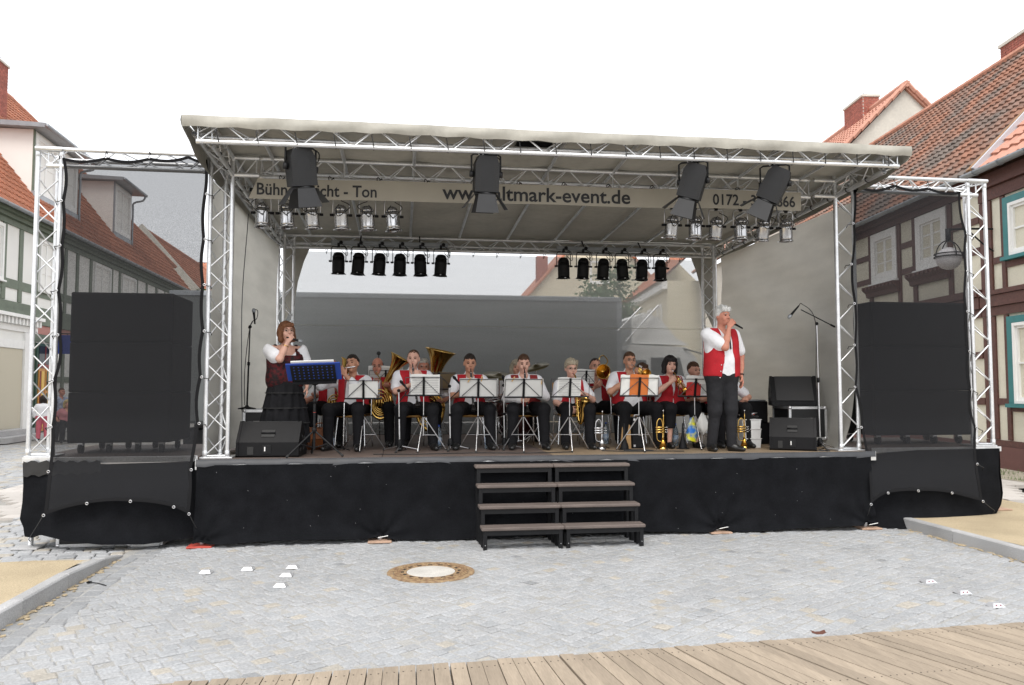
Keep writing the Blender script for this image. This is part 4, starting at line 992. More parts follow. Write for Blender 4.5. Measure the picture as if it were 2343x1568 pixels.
wing_skirt([(52, 1060), (250, 1062), (462, 1055)], [(56, 1228), (75, 1231), (92, 1224), (150, 1238), (230, 1247), (330, 1246), (400, 1236), (466, 1228)],
           [(52, 1060), (53, 1110), (51, 1150), (45, 1188), (53, 1206), (56, 1228)], [(462, 1055), (455, 1140), (466, 1228)], yl, 'black cloth skirt under the left speaker wing, bulging above silver flight cases', -1)
def yr(s, t): return -0.125 - 0.20 * math.sin(math.pi * s) * t ** 1.5 - 0.02 * t + 0.02 * math.sin(8 * (t + 1.2 * s * (1 - s))) * t * math.sin(math.pi * s)
wing_skirt([(1945, 1042), (2100, 1030), (2285, 1026)], [(1960, 1196), (2030, 1210), (2085, 1213), (2150, 1205), (2215, 1190), (2277, 1176)],
           [(1945, 1042), (1955, 1120), (1960, 1196)], [(2285, 1026), (2284, 1080), (2290, 1130), (2287, 1155), (2277, 1176)], yr, 'black cloth skirt under the right speaker wing, hanging over the kerb', 1)
tape = MB(); tape.grid([[(hy(lerp(53, 230, i / 20), 1056 + j * (34 - 8 * i / 20) + 3 * math.sin(i * 1.9), -0.148 - .004 * math.sin(i * 2.7 + j))) for j in (0, .5, 1)] for i in range(21)])
tag(tape.obj('plastic_sheet', mat('black_foil', (0.02, 0.021, 0.023), 0.28, 0, var=0.3, vscale=9), smooth=True), 'crumpled shiny black foil along the top of the left wing skirt', 'foil')
# ------------------------------------------------------------------ speaker wings
for lab, x, zt, xa, xb, cat_x in (('silver lattice frame of the left speaker wing', -2.07, 4.30, -1.98, -0.26, -1), ('silver lattice frame of the right speaker wing', 9.23, 4.36, 7.63, 9.36, 1)):
    wg = thing('speaker_wing', lab, 'truss frame', (x, 0, 0.955), group='speaker wing frames'); o0 = Vector((x, 0, 0.955))
    def Q(a, b, c): return Vector((a, b, c)) - o0
    truss(wg, 'tower', Q(x, 0, 0.975), Q(x, 0, zt + .03), TRI, 0.27)
    truss(wg, 'top_girder', Q(xa, 0.0, zt - .14), Q(xb, 0.0, zt - .14), [(0, 0, 0), (0, 0, 0.19), (0, 0.19, 0.12)], 0.25)
    MB().bbox(x - .03 - o0.x, x + .27 - o0.x, -.04, .27, 0.0, 0.018, .004).obj('base_plate', ALU, wg)
    rod(wg, 'top_bar', ALU, Q(x - .02, -0.03, zt + .045), Q(x + .26, -0.03, zt + .045), 0.025, 10)
# ------------------------------------------------------------------ PA stacks behind the scrims
M_PA = mat('pa_cabinet', (0.006, 0.0062, 0.0068), 0.75, 0, var=0.2, vscale=6, spec=0.2)
for lab, u0, u1, vt, yy, dep in (('tall black loudspeaker stack on wheels behind the left scrim', 163, 398, 668, 0.42, 0.85), ('tall black loudspeaker stack on wheels behind the right scrim', 1990, 2212, 690, 0.45, 0.85)):
    a = hy(u0, vt, yy); b = hy(u1, vt, yy); zt = a.z; z0 = 0.955
    pa = thing('speaker_stack', lab, 'loudspeaker', (a.x, yy, z0), group='PA stacks'); wd = b.x - a.x; h = zt - z0
    nb = 3; hh = (h - 0.12) / nb
    for k in range(nb):
        cb = MB().bbox(0, wd, 0, dep, .12 + k * hh + .001, .12 + (k + 1) * hh - .001, .012).obj('cabinet', M_PA, pa)
        MB().bbox(0.02, wd - .02, -0.012, -0.001, .12 + k * hh + .02, .12 + (k + 1) * hh - .02, .004).obj('grille', M_PA, cb)
    for px in (.12, wd * .38, wd * .66, wd - .12):
        for py in (.1, dep - .1):
            ws = link('caster', None, pa); MB().cyl((px - .02, py, .055), (px + .02, py, .055), 0.055, n=14).obj('wheel', RUBBER, ws, True); MB().bbox(px - .03, px + .03, py - .03, py + .03, .085, .12, .003).obj('bracket', SILVER, ws)
# ------------------------------------------------------------------ scrims
def wavy(pts, amp, per=6, sgn=1, ax=0):                     # scalloped edge between the eyelets
    o = []
    for k, (a, b) in enumerate(zip(pts, pts[1:])):
        for q in range(per):
            f = q / per; p = [lerp(a[0], b[0], f), lerp(a[1], b[1], f)]; p[ax] += sgn * amp[k % len(amp)] * math.sin(math.pi * f); o.append(tuple(p))
    o.append(pts[-1]); return o
def scrim(label, top, bot, lef, rig, eyelets, ydep, hook):
    t = thing('scrim', label, 'scrim', (0, 0, 0), group='speaker scrims'); mb = MB(); P = []; nu, nv = 44, 90
    for i in range(nu + 1):
        row = []
        for j in range(nv + 1):
            u, v = coons(top, bot, lef, rig, i / nu, j / nv); y = ydep(v, i / nu); row.append(hy(u, v, y))
        P.append(row)
    mb.grid(P); mb.obj('mesh_cloth', SCRIM, t, True)
    # doubled hem
    h = MB(); wv = 0.035
    def band(E, I):
        h.grid([[a + Vector((0, -0.006, 0)) for a in E], [(a + (b - a).normalized() * wv) + Vector((0, -0.006, 0)) for a, b in zip(E, I)]])
    band(P[0], P[3]); band(P[-1], P[-4]); band([r[0] for r in P], [r[3] for r in P]); band([r[-1] for r in P], [r[-4] for r in P])
    h.obj('hem', HEM, t, True)
    for (u, v, du, dv) in eyelets:
        p = hy(u, v, ydep(v, 0.5)) + Vector((0, -0.012, 0))
        MB().tube([p + Vector((0.013 * math.cos(a), 0, 0.013 * math.sin(a))) for a in [2 * math.pi * k / 10 for k in range(10)]], 0.0048, 5, closed=True).obj('eyelet', SILVER, t, True)
        if du or dv:
            q = hy(u + du, v + dv, -0.045 if v < 1040 else -0.2); MB().tube([p, p.lerp(q, .5) + Vector((0, -.01, -.008)), q, q + Vector((0.004, .03, -.03))], 0.005, 5).obj('elastic', RUBBER, t, True)
    return t
ydl = lambda v, s: polylerp([(300, -0.06), (960, -0.07), (1060, -0.17), (1120, -0.30), (1185, -0.36)], v) - 0.07 * max(0, (v - 1100) / 85) * math.sin(math.pi * s)
Ltop = [(142, 361), (243, 360), (342, 361), (432, 357), (474, 366)]
Lrig = [(474, 366), (473, 445), (470, 548), (468, 652), (468, 758), (462, 863), (456, 969), (438, 1075), (433, 1176)]
Llef = [(142, 361), (141, 460), (138, 562), (130, 665), (133, 767), (120.5, 871), (117.6, 977), (111.6, 1079), (100.6, 1179)]
Lbot = [(100.6, 1179), (199.5, 1152), (299, 1147), (398, 1160), (433, 1176)]
scrim('dark see-through mesh scrim in front of the left speaker stack', wavy(Ltop, [7, 8, 7, 5], 6, 1, 1), wavy(Lbot, [-3, -3, -3, 0], 6, 1, 1), wavy(Llef, [7, 4, 5, 4, 8, 5, 2, 0], 6, 1, 0), wavy(Lrig, [3, -4, -5, -4, -5, -6, 1, 3], 6, 1, 0),
      [(142, 361, -8, -4), (243, 360, 0, -14), (342, 361, 0, -14)] + [(u, v, -14, 2) for u, v in Llef[1:-2]] + [(u, v, 0, 0) for u, v in Llef[-2:-1]] + [(100.6, 1179, -35, 55)] + [(u, v, 14, 3) for u, v in Lrig[1:-2]] + [(438, 1075, 0, 0), (433, 1176, 27, 48)] + [(u, v, 0, 0) for u, v in Lbot[1:-1]], ydl, None)
ydr = lambda v, s: polylerp([(300, -0.06), (960, -0.07), (1050, -0.16), (1100, -0.27), (1160, -0.33)], v) - 0.07 * max(0, (v - 1080) / 70) * math.sin(math.pi * s)
Rtop = [(1952, 436), (1970, 429), (2045, 422), (2122, 429), (2196, 439)]
Rlef = [(1952, 436), (1950, 512), (1946, 605), (1953, 695), (1953, 790), (1954, 886), (1969, 978), (1987, 1073), (1991, 1154)]
Rrig = [(2196, 439), (2211, 536), (2211, 621), (2211, 713), (2216, 804), (2221, 892), (2232, 978), (2234, 1062), (2247, 1147)]
Rbot = [(1991, 1154), (2030, 1128), (2099, 1123), (2176, 1128), (2247, 1147)]
scrim('dark see-through mesh scrim in front of the right speaker stack', wavy(Rtop, [0, 8, 8, 6], 6, 1, 1), wavy(Rbot, [-4, -2, -2, 0], 6, 1, 1), wavy(Rlef, [2, 3, -3, 2, 3, 3, 0, 0], 6, 1, 0), wavy(Rrig, [-5, -3, -3, -2, -3, -6, -2, 0], 6, 1, 0),
      [(2045, 422, 0, -14), (2122, 429, 0, -14)] + [(u, v, -12, 3) for u, v in Rlef[1:-2]] + [(1987, 1073, 0, 0), (1991, 1154, -14, 40)] + [(u, v, 16, 8) for u, v in Rrig[1:-1]] + [(2247, 1147, 28, 22)] + [(u, v, 0, 0) for u, v in Rbot[1:-1]], ydr, None)
# flight cases under the left wing
M_CASE = mat('case_black', (0.006, 0.006, 0.007), 0.5, 0, var=0.2, vscale=9)
def flight_case(name, label, loc, rz, w_, d_, h_, group=None, casters=True, handle=True):
    t = thing(name, label, 'flight case', loc, rz, group); z0 = 0.10 if casters else 0.0; e = 0.022
    MB().bbox(e * .4, w_ - e * .4, e * .4, d_ - e * .4, z0 + e * .4, z0 + h_ - e * .4, .004).obj('body', M_CASE, t)
    for (x, y) in ((0, 0), (w_, 0), (0, d_), (w_, d_)): bx(t, 'edge_profile', ALU, max(0, x - e * 1.4), min(w_, x + e * 1.4), max(0, y - e * 1.4), min(d_, y + e * 1.4), z0 + .03, z0 + h_ - .03)
    for z in (z0, z0 + h_ - e * 1.5):
        for y in (0, d_ - e * 1.5): bx(t, 'edge_profile', ALU, 0.03, w_ - .03, y - .001, y + e * 1.5, z, z + e * 1.5)
        for x in (0, w_ - e * 1.5): bx(t, 'edge_profile', ALU, x - .001, x + e * 1.5, .03, d_ - .03, z, z + e * 1.5)
    for x in (0, w_):
        for y in (0, d_):
            for z in (z0 + .018, z0 + h_ - .018): MB().sphere((x + (.02 if x == 0 else -.02), y + (.02 if y == 0 else -.02), z), .03, 8, 6).obj('ball_corner', SILVER, t, True)
    if handle:
        hb = link('handle', None, t); cx, cz = w_ / 2, z0 + h_ * .52
        MB().bbox(cx - .085, cx + .085, -0.012, -0.001, cz - .06, cz + .06, .004).obj('dish', SILVER, hb); MB().bbox(cx - .065, cx + .065, -0.018, -0.0125, cz - .042, cz + .035, .003).obj('recess', BLACKM, hb)
        MB().tube(catmull([(cx - .055, -.02, cz + .02), (cx - .055, -.035, cz - .03), (cx + .055, -.035, cz - .03), (cx + .055, -.02, cz + .02)], 4), .008, 6).obj('grip', SILVER, hb, True)
    if casters:
        for x in (.1, w_ - .1):
            for y in (.1, d_ - .1):
                c = link('caster', None, t); MB().cyl((x - .015, y, .045), (x + .015, y, .045), .045, n=14).obj('wheel', mat('blue_wheel', (0.02, 0.05, 0.16), .5), c, True); MB().bbox(x - .03, x + .03, y - .03, y + .03, .075, .10, .002).obj('fork', SILVER, c)
    return t
flight_case('flight_case', 'long silver-edged flight case peeping out under the left wing skirt', (-1.72, -0.10, 0.0), R(3), 1.0, 0.3, 0.22, casters=False, handle=False)
flight_case('flight_case', 'small silver-edged flight case beside the red jack pad under the left wing', (-0.98, -0.16, 0.0), R(2), 0.36, 0.3, 0.20, casters=False)
# ------------------------------------------------------------------ steps
M_TREAD = mat('step_tread', (0.125, 0.10, 0.088), 0.7, 0, var=0.2, vscale=4, var2=0.2, v2scale=40, stretch=(1, 6, 6))
stp = thing('stage_steps', 'four-tier wooden steps on black steel frames in front of the stage', 'steps', (2.74, -0.95, 0))
for k, zt in enumerate((0.235, 0.435, 0.64, 0.84)):
    y0 = 0.06 + k * 0.165; xo = 0.03 - 0.008 * k
    for m in range(2):
        x0 = xo + m * 0.893; x1 = x0 + 0.890
        MB().bbox(x0, x1, y0, y0 + 0.205, zt - 0.035, zt, .008).obj('tread', M_TREAD, stp)
        for xx in (x0 + .02, x1 - .06):
            bx(stp, 'leg', BLACKM, xx, xx + .04, y0 + .02, y0 + .06, 0, zt - .036)
            bx(stp, 'leg', BLACKM, xx, xx + .04, y0 + .150, y0 + .190, 0, zt - .036)
            bx(stp, 'side_rail', BLACKM, xx, xx + .04, y0 + .061, y0 + .149, zt - .085, zt - .037)
        bx(stp, 'front_rail', BLACKM, x0 + .061, x1 - .061, y0 + .022, y0 + .05, zt - .085, zt - .037)
        for xx in (x0 + .04, x1 - .04): MB().sphere((xx, y0 + .019, .05), .006, 6, 4).obj('bolt', SILVER, stp)
bx(stp, 'back_panel', CLOTH_BLACK, 0.06, 1.79, 0.705, 0.712, 0.02, 0.79)

# lint and dust flecks on the skirt, lacing along the top of the rear gauze
rl = random.Random(21); ln_ = MB()
for k in range(34):
    u_, v_ = rl.random(), rl.random(); p = Vector(skirt_pt(u_, v_)); a = rl.uniform(0, 6.28); s_ = rl.uniform(.003, .007); q = Vector((math.cos(a) * s_, 0, math.sin(a) * s_)); r_ = Vector((-math.sin(a) * .0022, 0, math.cos(a) * .0022)); o_ = p + Vector((0, -.012, 0))
    ln_.add([o_ - q, o_ + r_, o_ + q, o_ - r_], [(0, 1, 2, 3)])
ln_.obj('lint', mat('lint', (.30, .30, .31), .9), bpy.data.objects['stage_skirt'], kind='stuff')
rg = bpy.data.objects['rear_gauze']
for z in (1.62, 2.75): MB().tube([Vector(back_wall(k / 40, (z - S - .01) / (3.99 - S - .01))) + Vector((0, -.004, 0)) for k in range(41)], .004, 4).obj('seam', GAUZE_SIDE, rg)
for k in range(18):
    x = .25 + k * .41; MB().tube([(x, 4.14, 3.95), (x + .02, 4.06, 4.0), (x + .01, 3.95, 4.04), (x - .01, 4.08, 4.0), (x, 4.14, 3.95)], .005, 5).obj('lacing', RUBBER, rg, True)
# ================================================================== TRUCK BEHIND THE REAR GAUZE
M_TRUCK = mat('truck_side', (0.115, 0.125, 0.125), 0.6, 0, var=0.06, vscale=1.0); M_CAB = mat('cab_paint', (0.80, 0.80, 0.78), 0.4, 0, coat=0.3)
tk = thing('truck', 'grey box truck parked close behind the stage, seen through the rear gauze', 'truck', (0.07, 5.2, 0.03))
MB().bbox(-2.2, 5.98, 0.0, 2.4, 1.05, 3.40, .05).obj('box_body', M_TRUCK, tk)
MB().bbox(-2.2, 5.98, -0.015, -0.001, 3.30, 3.385, .006).obj('top_rail', M_GREY, tk); MB().bbox(5.88, 5.985, -0.016, -0.001, 1.1, 3.29, .006).obj('corner_post', M_GREY, tk)
DOT = mat('faded_star_print', (0.15, 0.155, 0.165), 0.7)
rs = random.Random(4); pr = link('star_ring_print', None, tk)
for k in range(26):
    p = hy(rs.uniform(745, 1005), 0, 4.74); a = k * 2 * math.pi / 13; cx = 1.55 + 0.62 * math.cos(a) * (1.0 if k < 13 else 1.45); cz = 2.55 + 0.50 * math.sin(a) * (1.0 if k < 13 else 1.45)
    bx(pr, 'star', DOT, cx - .035, cx + .035, -0.004, -0.001, cz - .035, cz + .035)
MB().bbox(-2.0, 7.6, 0.3, 2.1, 0.55, 0.95, .03).obj('chassis', BLACKM, tk)
cp = [(6.10, 0.5), (7.85, 0.5), (7.88, 1.35), (7.72, 1.5), (7.45, 2.25), (7.25, 2.45), (6.15, 2.5), (6.10, 2.4)]
cabp = MB(); cabp.prism(cp, 0.0, 2.3, 'y'); cab = cabp.obj('cab', M_CAB, tk)
dp = [(6.2, 2.52), (7.35, 2.50), (7.1, 2.62), (6.75, 3.02), (6.45, 3.12), (6.2, 3.0)]
MB().prism(dp, 0.1, 2.2, 'y').obj('roof_deflector', M_CAB, tk)
for a, b in (((6.05, -0.02, 2.55), (6.7, -0.02, 3.25)), ((5.9, -0.02, 2.75), (6.35, -0.02, 3.2))): rod(tk, 'stay', ALU, a, b, .018)
MB().prism([(6.55, 1.55), (7.28, 1.55), (7.12, 2.25), (6.55, 2.25)], -0.01, -0.001, 'y').obj('side_window', GLASS, tk)
MB().prism([(6.2, 1.6), (6.45, 1.6), (6.45, 2.2), (6.2, 2.2)], -0.01, -0.001, 'y').obj('side_window', GLASS, tk)
MB().tube(catmull([(7.2, 0, 2.42), (7.55, -.15, 2.3), (7.72, -.2, 2.1), (7.72, -.2, 1.6)], 4), .015, 6).obj('mirror_arm', BLACKM, tk, True); MB().bbox(7.66, 7.78, -.32, -.18, 1.65, 2.05, .02).obj('mirror', BLACKM, tk)
for x in (-0.8, 0.4, 7.0):
    wq = link('wheel', None, tk); MB().cyl((x, 0.02, .48), (x, .32, .48), .48, n=20).obj('tyre', RUBBER, wq, True); MB().cyl((x, 0.0, .48), (x, .03, .48), .26, n=16).obj('rim', SILVER, wq)

# ================================================================== STAGE LIGHTS
def par(label, loc, rad, length, can_m, inner, tilt=(0, 0, 0), group=None):
    """hanging can light; origin at the clamp, opening downwards"""
    t = thing('par_can', label, 'stage light', group=group, mtx=Matrix.Translation(loc)); h = length; y0 = -0.10
    Rt = Matrix.Rotation(tilt[0], 4, 'X') @ Matrix.Rotation(tilt[1], 4, 'Y'); T0 = Matrix.Translation((0, 0, y0 - h * .38)) @ Rt
    b = MB(); b.lathe([(rad * .97, -h * .52), (rad, -h * .42), (rad, -h * .02), (rad * 1.03, 0), (rad * 1.03, .012), (rad * .98, .02), (rad * .96, h * .16)], 18, T0); b.obj('can', can_m, t, True)
    c = MB(); c.lathe([(rad * .955, h * .162), (rad * .93, h * .24), (rad * .70, h * .36), (rad * .35, h * .40), (0.0, h * .41)], 18, T0); cp_ = c.obj('rear_cap', can_m, t, True)
    for k in range(9):
        a = 2 * math.pi * k / 9; MB().box(-.006, .006, -.002, .002, -.007, .007).obj('vent', BLACKM, cp_).matrix_basis = T0 @ Matrix.Rotation(a, 4, 'Z') @ Matrix.Translation((0, -rad * .965, h * .20))
    f = MB(); f.lathe([(rad * 1.0, -h * .515), (rad * 1.10, -h * .52), (rad * 1.10, -h * .575), (rad * .92, -h * .578), (rad * .92, -h * .52)], 18, T0); f.obj('front_ring', can_m, t, True)
    l = MB(); l.lathe([(rad * .915, -h * .50), (0, -h * .47)], 18, T0); l.obj('lens', inner, t, True)
    for a in (0, 120, 240):
        MB().bbox(-.022, .022, -.012, .012, -.004, .010, .002).obj('gel_clip', SILVER, t).matrix_basis = T0 @ Matrix.Rotation(R(a + 30), 4, 'Z') @ Matrix.Translation((rad * 1.12, 0, -h * .56))
    yk = MB(); w_ = rad * 1.18; zp = y0 - h * .38
    yk.tube([(-w_, 0, zp), (-w_, 0, -0.03), (-w_ * .8, 0, 0.0), (w_ * .8, 0, 0), (w_, 0, -.03), (w_, 0, zp)], .008, 6); yk.obj('yoke', SILVER if can_m is not BLACKM else BLACKM, t, True)
    for sx in (-1, 1): MB().cyl((sx * w_ * .9, 0, zp), (sx * (w_ + .035), 0, zp), .016, n=8).obj('pivot_knob', BLACKP, t, True)
    MB().bbox(-.02, .02, -.025, .025, -.01, .06, .004).obj('clamp', BLACKM, t)
    return t
CH = mat('par_chrome', (0.52, 0.52, 0.53), 0.2, 1.0, var=0.25, vscale=14, stretch=(3, 3, .4)); DARK = mat('lamp_inside', (0.02, 0.02, 0.02), .4)  # chrome colour carries vertical streaks that stand in for reflections of the dark interior
ordn = ['first', 'second', 'third', 'fourth', 'fifth', 'sixth']
def cable_on(t, x, z0, z1, a, seed):
    rr = random.Random(seed); pts = [(x * rr.uniform(-.2, .6), -.06, z0), (x * 1.25, -.10, lerp(z0, z1, .35)), (x * rr.uniform(.2, .9), -.125, lerp(z0, z1, .75)), (x * rr.uniform(-.6, .2), -.12, z1), (-x * .6, -.11, lerp(z0, z1, .6)), (-x * .2, -.09, lerp(z0, z1, .25))]
    MB().tube(catmull(pts, 5), .0055, 5).obj('power_cable', RUBBER, t, True)
PZ = 3.985
for side, xs_, y in (('left', (.28, .56, .85, 1.19, 1.50, 1.80), .30), ('right', (5.31, 5.62, 5.90, 6.23, 6.54, 6.85), .30)):
    lb = thing('lamp_bar', 'steel lamp bar behind the banner carrying six chrome can lights on the %s' % side, 'lamp bar', (0, 0, 0), group='lamp bars')
    rod(lb, 'bar', BLACKM, (xs_[0] - .15, y, PZ + .06), (xs_[-1] + .15, y, PZ + .06), .024, 10)
    for x in (xs_[0] + .4, xs_[-1] - .4): rod(lb, 'hanger', BLACKM, (x, y, PZ + .08), (x, y, ZL(0) + .06), .012)
    for k, x in enumerate(xs_):
        t = par('%s chrome can light from the left in the %s group under the banner' % (ordn[k], side), (x, y, PZ), .082, .30, CH, DARK, (R(random.uniform(-6, 14)), R(random.uniform(-6, 6)), 0), 'chrome can lights')
        cable_on(t, .09 if (k + (side == 'right')) % 2 else -.09, -.05, -.25, 0, k + (10 if side == 'right' else 0))
for side, xs_ in (('left', (.89, 1.21, 1.55, 1.88, 2.21, 2.55)), ('right', (4.62, 4.96, 5.31, 5.64, 5.99, 6.32))):
    lb = thing('lamp_bar', 'grey lamp bar on the rear girder carrying six black can lights on the %s' % side, 'lamp bar', (0, 0, 0), group='lamp bars')
    MB().bbox(xs_[0] - .12, xs_[-1] + .12, 3.70, 3.745, 4.03, 4.10, .005).obj('bar', M_GREY, lb)
    for x in (xs_[0] + .35, xs_[-1] - .35): rod(lb, 'hanger', BLACKM, (x, 3.72, 4.1), (x, 3.86, 4.22), .012)
    for k, x in enumerate(xs_):
        MB().lathe([(.03, -.02), (.03, .02)], 8, Matrix.Translation((x + .04, 3.695, 4.065)) @ Matrix.Rotation(R(90), 4, 'X')).obj('socket', BLACKP, lb)
        t = par('%s black can light from the left in the %s group on the rear girder' % (ordn[k], side), (x, 3.72, 4.0), .10, .37, BLACKM, DARK, (R(random.uniform(-4, 8)), R(random.uniform(-4, 4)), 0), 'black can lights')
        MB().tube(catmull([(.04, -.03, .05), (.13, -.05, -.03), (.14, -.03, -.15), (.05, -.02, -.06)], 4), .006, 5).obj('power_cable', RUBBER, t, True)
M_FRES = mat('spotlight_black', (0.009, 0.0095, 0.011), .55, 0, var=.15, vscale=10)
def fresnel(label, loc, rx, ry, rz):
    t = thing('fresnel_spotlight', label, 'stage light', mtx=Matrix.Translation(loc), group='black spotlights with barn doors')
    T = Matrix.Translation((0, 0, -.20)) @ Matrix.Rotation(rz, 4, 'Z') @ Matrix.Rotation(ry, 4, 'Y') @ Matrix.Rotation(rx, 4, 'X')
    w_, h = .128, .19; b = MB()
    pr_ = [(-w_, -h), (w_, -h), (w_, h * .55), (w_ * .72, h), (-w_ * .72, h), (-w_, h * .55)]
    b.prism(pr_, -.125, .125, 'y'); ob = b.obj('housing', M_FRES, t); ob.matrix_basis = T
    for fy in (-.1265, .1255):
        for q in range(15):
            for sx in (-.095, .095): MB().box(sx - .026, sx + .026, fy, fy + .0012, -h * .9 + q * .019, -h * .9 + q * .019 + .009).obj('vent_slot', RUBBER, ob)
    MB().lathe([(.125, -h - .005), (.125, -h - .03), (.10, -h - .032)], 20, T).obj('front_ring', M_FRES, t, True)
    MB().lathe([(.098, -h - .028), (0, -h - .012)], 20, T).obj('lens', mat('fresnel_glass', (.25, .25, .25), .1, 0), t, True)
    for k, (L, op) in enumerate(((.21, 22), (.19, 35), (.21, 20), (.19, 38))):
        d = MB(); d.prism([(-.09, 0), (.09, 0), (.125, -L), (-.125, -L)], 0, .003, 'y'); dd = d.obj('barn_door', M_FRES, t)
        dd.matrix_basis = T @ Matrix.Rotation(R(90 * k), 4, 'Z') @ Matrix.Translation((0, -.125, -h - .025)) @ Matrix.Rotation(R(-op), 4, 'X')
    y = MB(); w2 = w_ + .03; y.tube([(-w2, 0, -.20), (-w2, 0, .0), (-w2 * .8, 0, .02), (w2 * .8, 0, .02), (w2, 0, 0), (w2, 0, -.2)], .011, 6); y.obj('yoke', M_FRES, t, True).matrix_basis = Matrix.Rotation(rz, 4, 'Z')
    for sx in (-1, 1): MB().cyl((sx * w2 * .85, 0, -.2), (sx * (w2 + .02), 0, -.2), .035, n=12).obj('tilt_knob', M_FRES, t, True).matrix_basis = Matrix.Rotation(rz, 4, 'Z')
    MB().bbox(-.025, .025, -.03, .03, .01, .10, .005).obj('hook_clamp', M_FRES, t)
    MB().tube(catmull([(.08, .1, .05), (.17, .13, .0), (.16, .12, -.1), (.1, .1, -.06)], 4), .007, 5).obj('power_cable', RUBBER, t, True)
    MB().tube([(-.06 + .03 * math.cos(a), -.05, .02 + .03 * math.sin(a)) for a in [2 * math.pi * q / 10 for q in range(10)]], .004, 5, closed=True).obj('safety_ring', CHROME, t, True)
fresnel('black spotlight with barn doors at the left end of the front girder', (0.86, -0.87, 4.205), R(10), R(-10), R(22))
fresnel('black spotlight with barn doors above the middle of the web address', (2.81, -0.87, 4.21), R(12), R(0), R(2))
fresnel('black spotlight with barn doors left of the phone number', (5.15, -0.87, 4.22), R(10), R(18), R(-24))
fresnel('black spotlight with barn doors in front of the phone number, the rightmost', (6.12, -0.87, 4.22), R(10), R(28), R(-26))
mb = MB(); mb.bbox(3.15, 3.55, -.85, -.55, 4.33, 4.40, .01); tag(mb.obj('cable_box', BLACKP), 'black junction box with cables under the canopy, right of the middle spotlight', 'junction box')

# ================================================================== PROPS
def wedge(label, loc, rz, w_=.62, d_=.50, h_=.40, group='stage monitors'):
    t = thing('stage_monitor', label, 'stage monitor', loc, rz, group)
    pts = [(0.02, 0), (d_, 0), (d_, .06), (d_ * .50, h_), (d_ * .34, h_), (0.0, .17), (0.0, .02)]
    b = MB(); b.prism(pts, 0.03, w_ - .03, 'x'); b.obj('cabinet', BLACKP, t)
    for x0, x1 in ((0, .029), (w_ - .029, w_)):
        e = MB(); e.prism([((a - d_ / 2) * 1.03 + d_ / 2, b_ * 1.02 + (0.002 if b_ < .01 else 0)) for a, b_ in pts], x0, x1, 'x'); e.obj('end_cap', BLACKP, t)
    sl = math.atan2(h_ - .17, d_ * .34)
    hb = link('handle_recess', None, t); g = MB().bbox(w_ * .38, w_ * .60, -.008, .0005, .07, .17, .004).obj('recess', RUBBER, hb); g.matrix_basis = Matrix.Translation((0, 0.0, .17)) @ Matrix.Rotation(sl - math.pi / 2, 4, 'X') 
    g2 = MB().cyl((w_ * .38, -.012, .12), (w_ * .60, -.012, .12), .012, n=8).obj('grip', BLACKP, hb, True); g2.matrix_basis = g.matrix_basis.copy()
    MB().bbox(w_ * .42, w_ * .56, -.006, -.001, .04, .14, .002).obj('connector_plate', BLACKM, t); MB().bbox(w_ * .45, w_ * .47, -.009, -.0065, .07, .12, .001).obj('label_plate', WHITEP, t)
    MB().bbox(w_ * .18, w_ * .28, -.006, -.001, .03, .12, .002).obj('port', RUBBER, t)
    gr_ = MB(); gr_.prism([(d_ * 1.0, .07), (d_ * 1.008, .075), (d_ * .515, h_ + .003), (d_ * .505, h_ - .004)], .06, w_ - .06, 'x'); gr_.obj('grille', mat('grille', (0.02, .02, .021), .6), t)
    for a, b_ in ((.1, .08), (.3, .08), (.22, .22), (.35, .2)):
        for x in (-.003, w_ + .003): MB().lathe([(.028, -.004), (.022, .004), (.0, .005)], 10, Matrix.Translation((x, a, b_)) @ Matrix.Rotation(R(90), 4, 'Y')).obj('foot', RUBBER, t)
    return t
def on(u, v, z=S): return hz(u, v, z)
wedge('black wedge monitor in front of the singing woman', (0.07, 0.10, S), R(-3), .70, .52, .395)
flight_case('flight_case', 'black flight case with silver edges behind the left wedge monitor', (-0.02, 0.92, S), R(0), .42, .6, .42)
wedge('black wedge monitor on the floor in front of the right flight case', (6.56, 0.28, S), R(-28), .56, .48, .40)
wedge('black wedge monitor lying on top of the right flight case', (7.02, 1.26, S + .57), R(148), .60, .46, .40)
for o_ in [o for o in bpy.data.objects if o.get('label', '').startswith('black wedge monitor lying')]: o_.location = (7.62, 1.10, S + .545); o_.rotation_euler = (0, 0, R(160))
flight_case('flight_case', 'black flight case carrying the upper wedge monitor on the right', (7.03, 0.66, S), R(-4), .52, .55, .44)
def mic(parent, p, d, L=.17, head=.024, name='microphone'):
    p = Vector(p); d = Vector(d).normalized(); t = link(name, None, parent); M4 = Matrix.Translation(p) @ d.to_track_quat('Z', 'Y').to_matrix().to_4x4()
    MB().lathe([(.009, 0), (.012, L * .3), (.016, L * .75), (.016, L * .78)], 10, M4).obj('handle', BLACKP, t, True); MB().lathe([(.017, L * .78), (head, L * .86), (head, L * .93), (head * .6, L * 1.05), (0, L * 1.07)], 12, M4).obj('head', M_GREY if head > .022 else BLACKP, t, True); return t
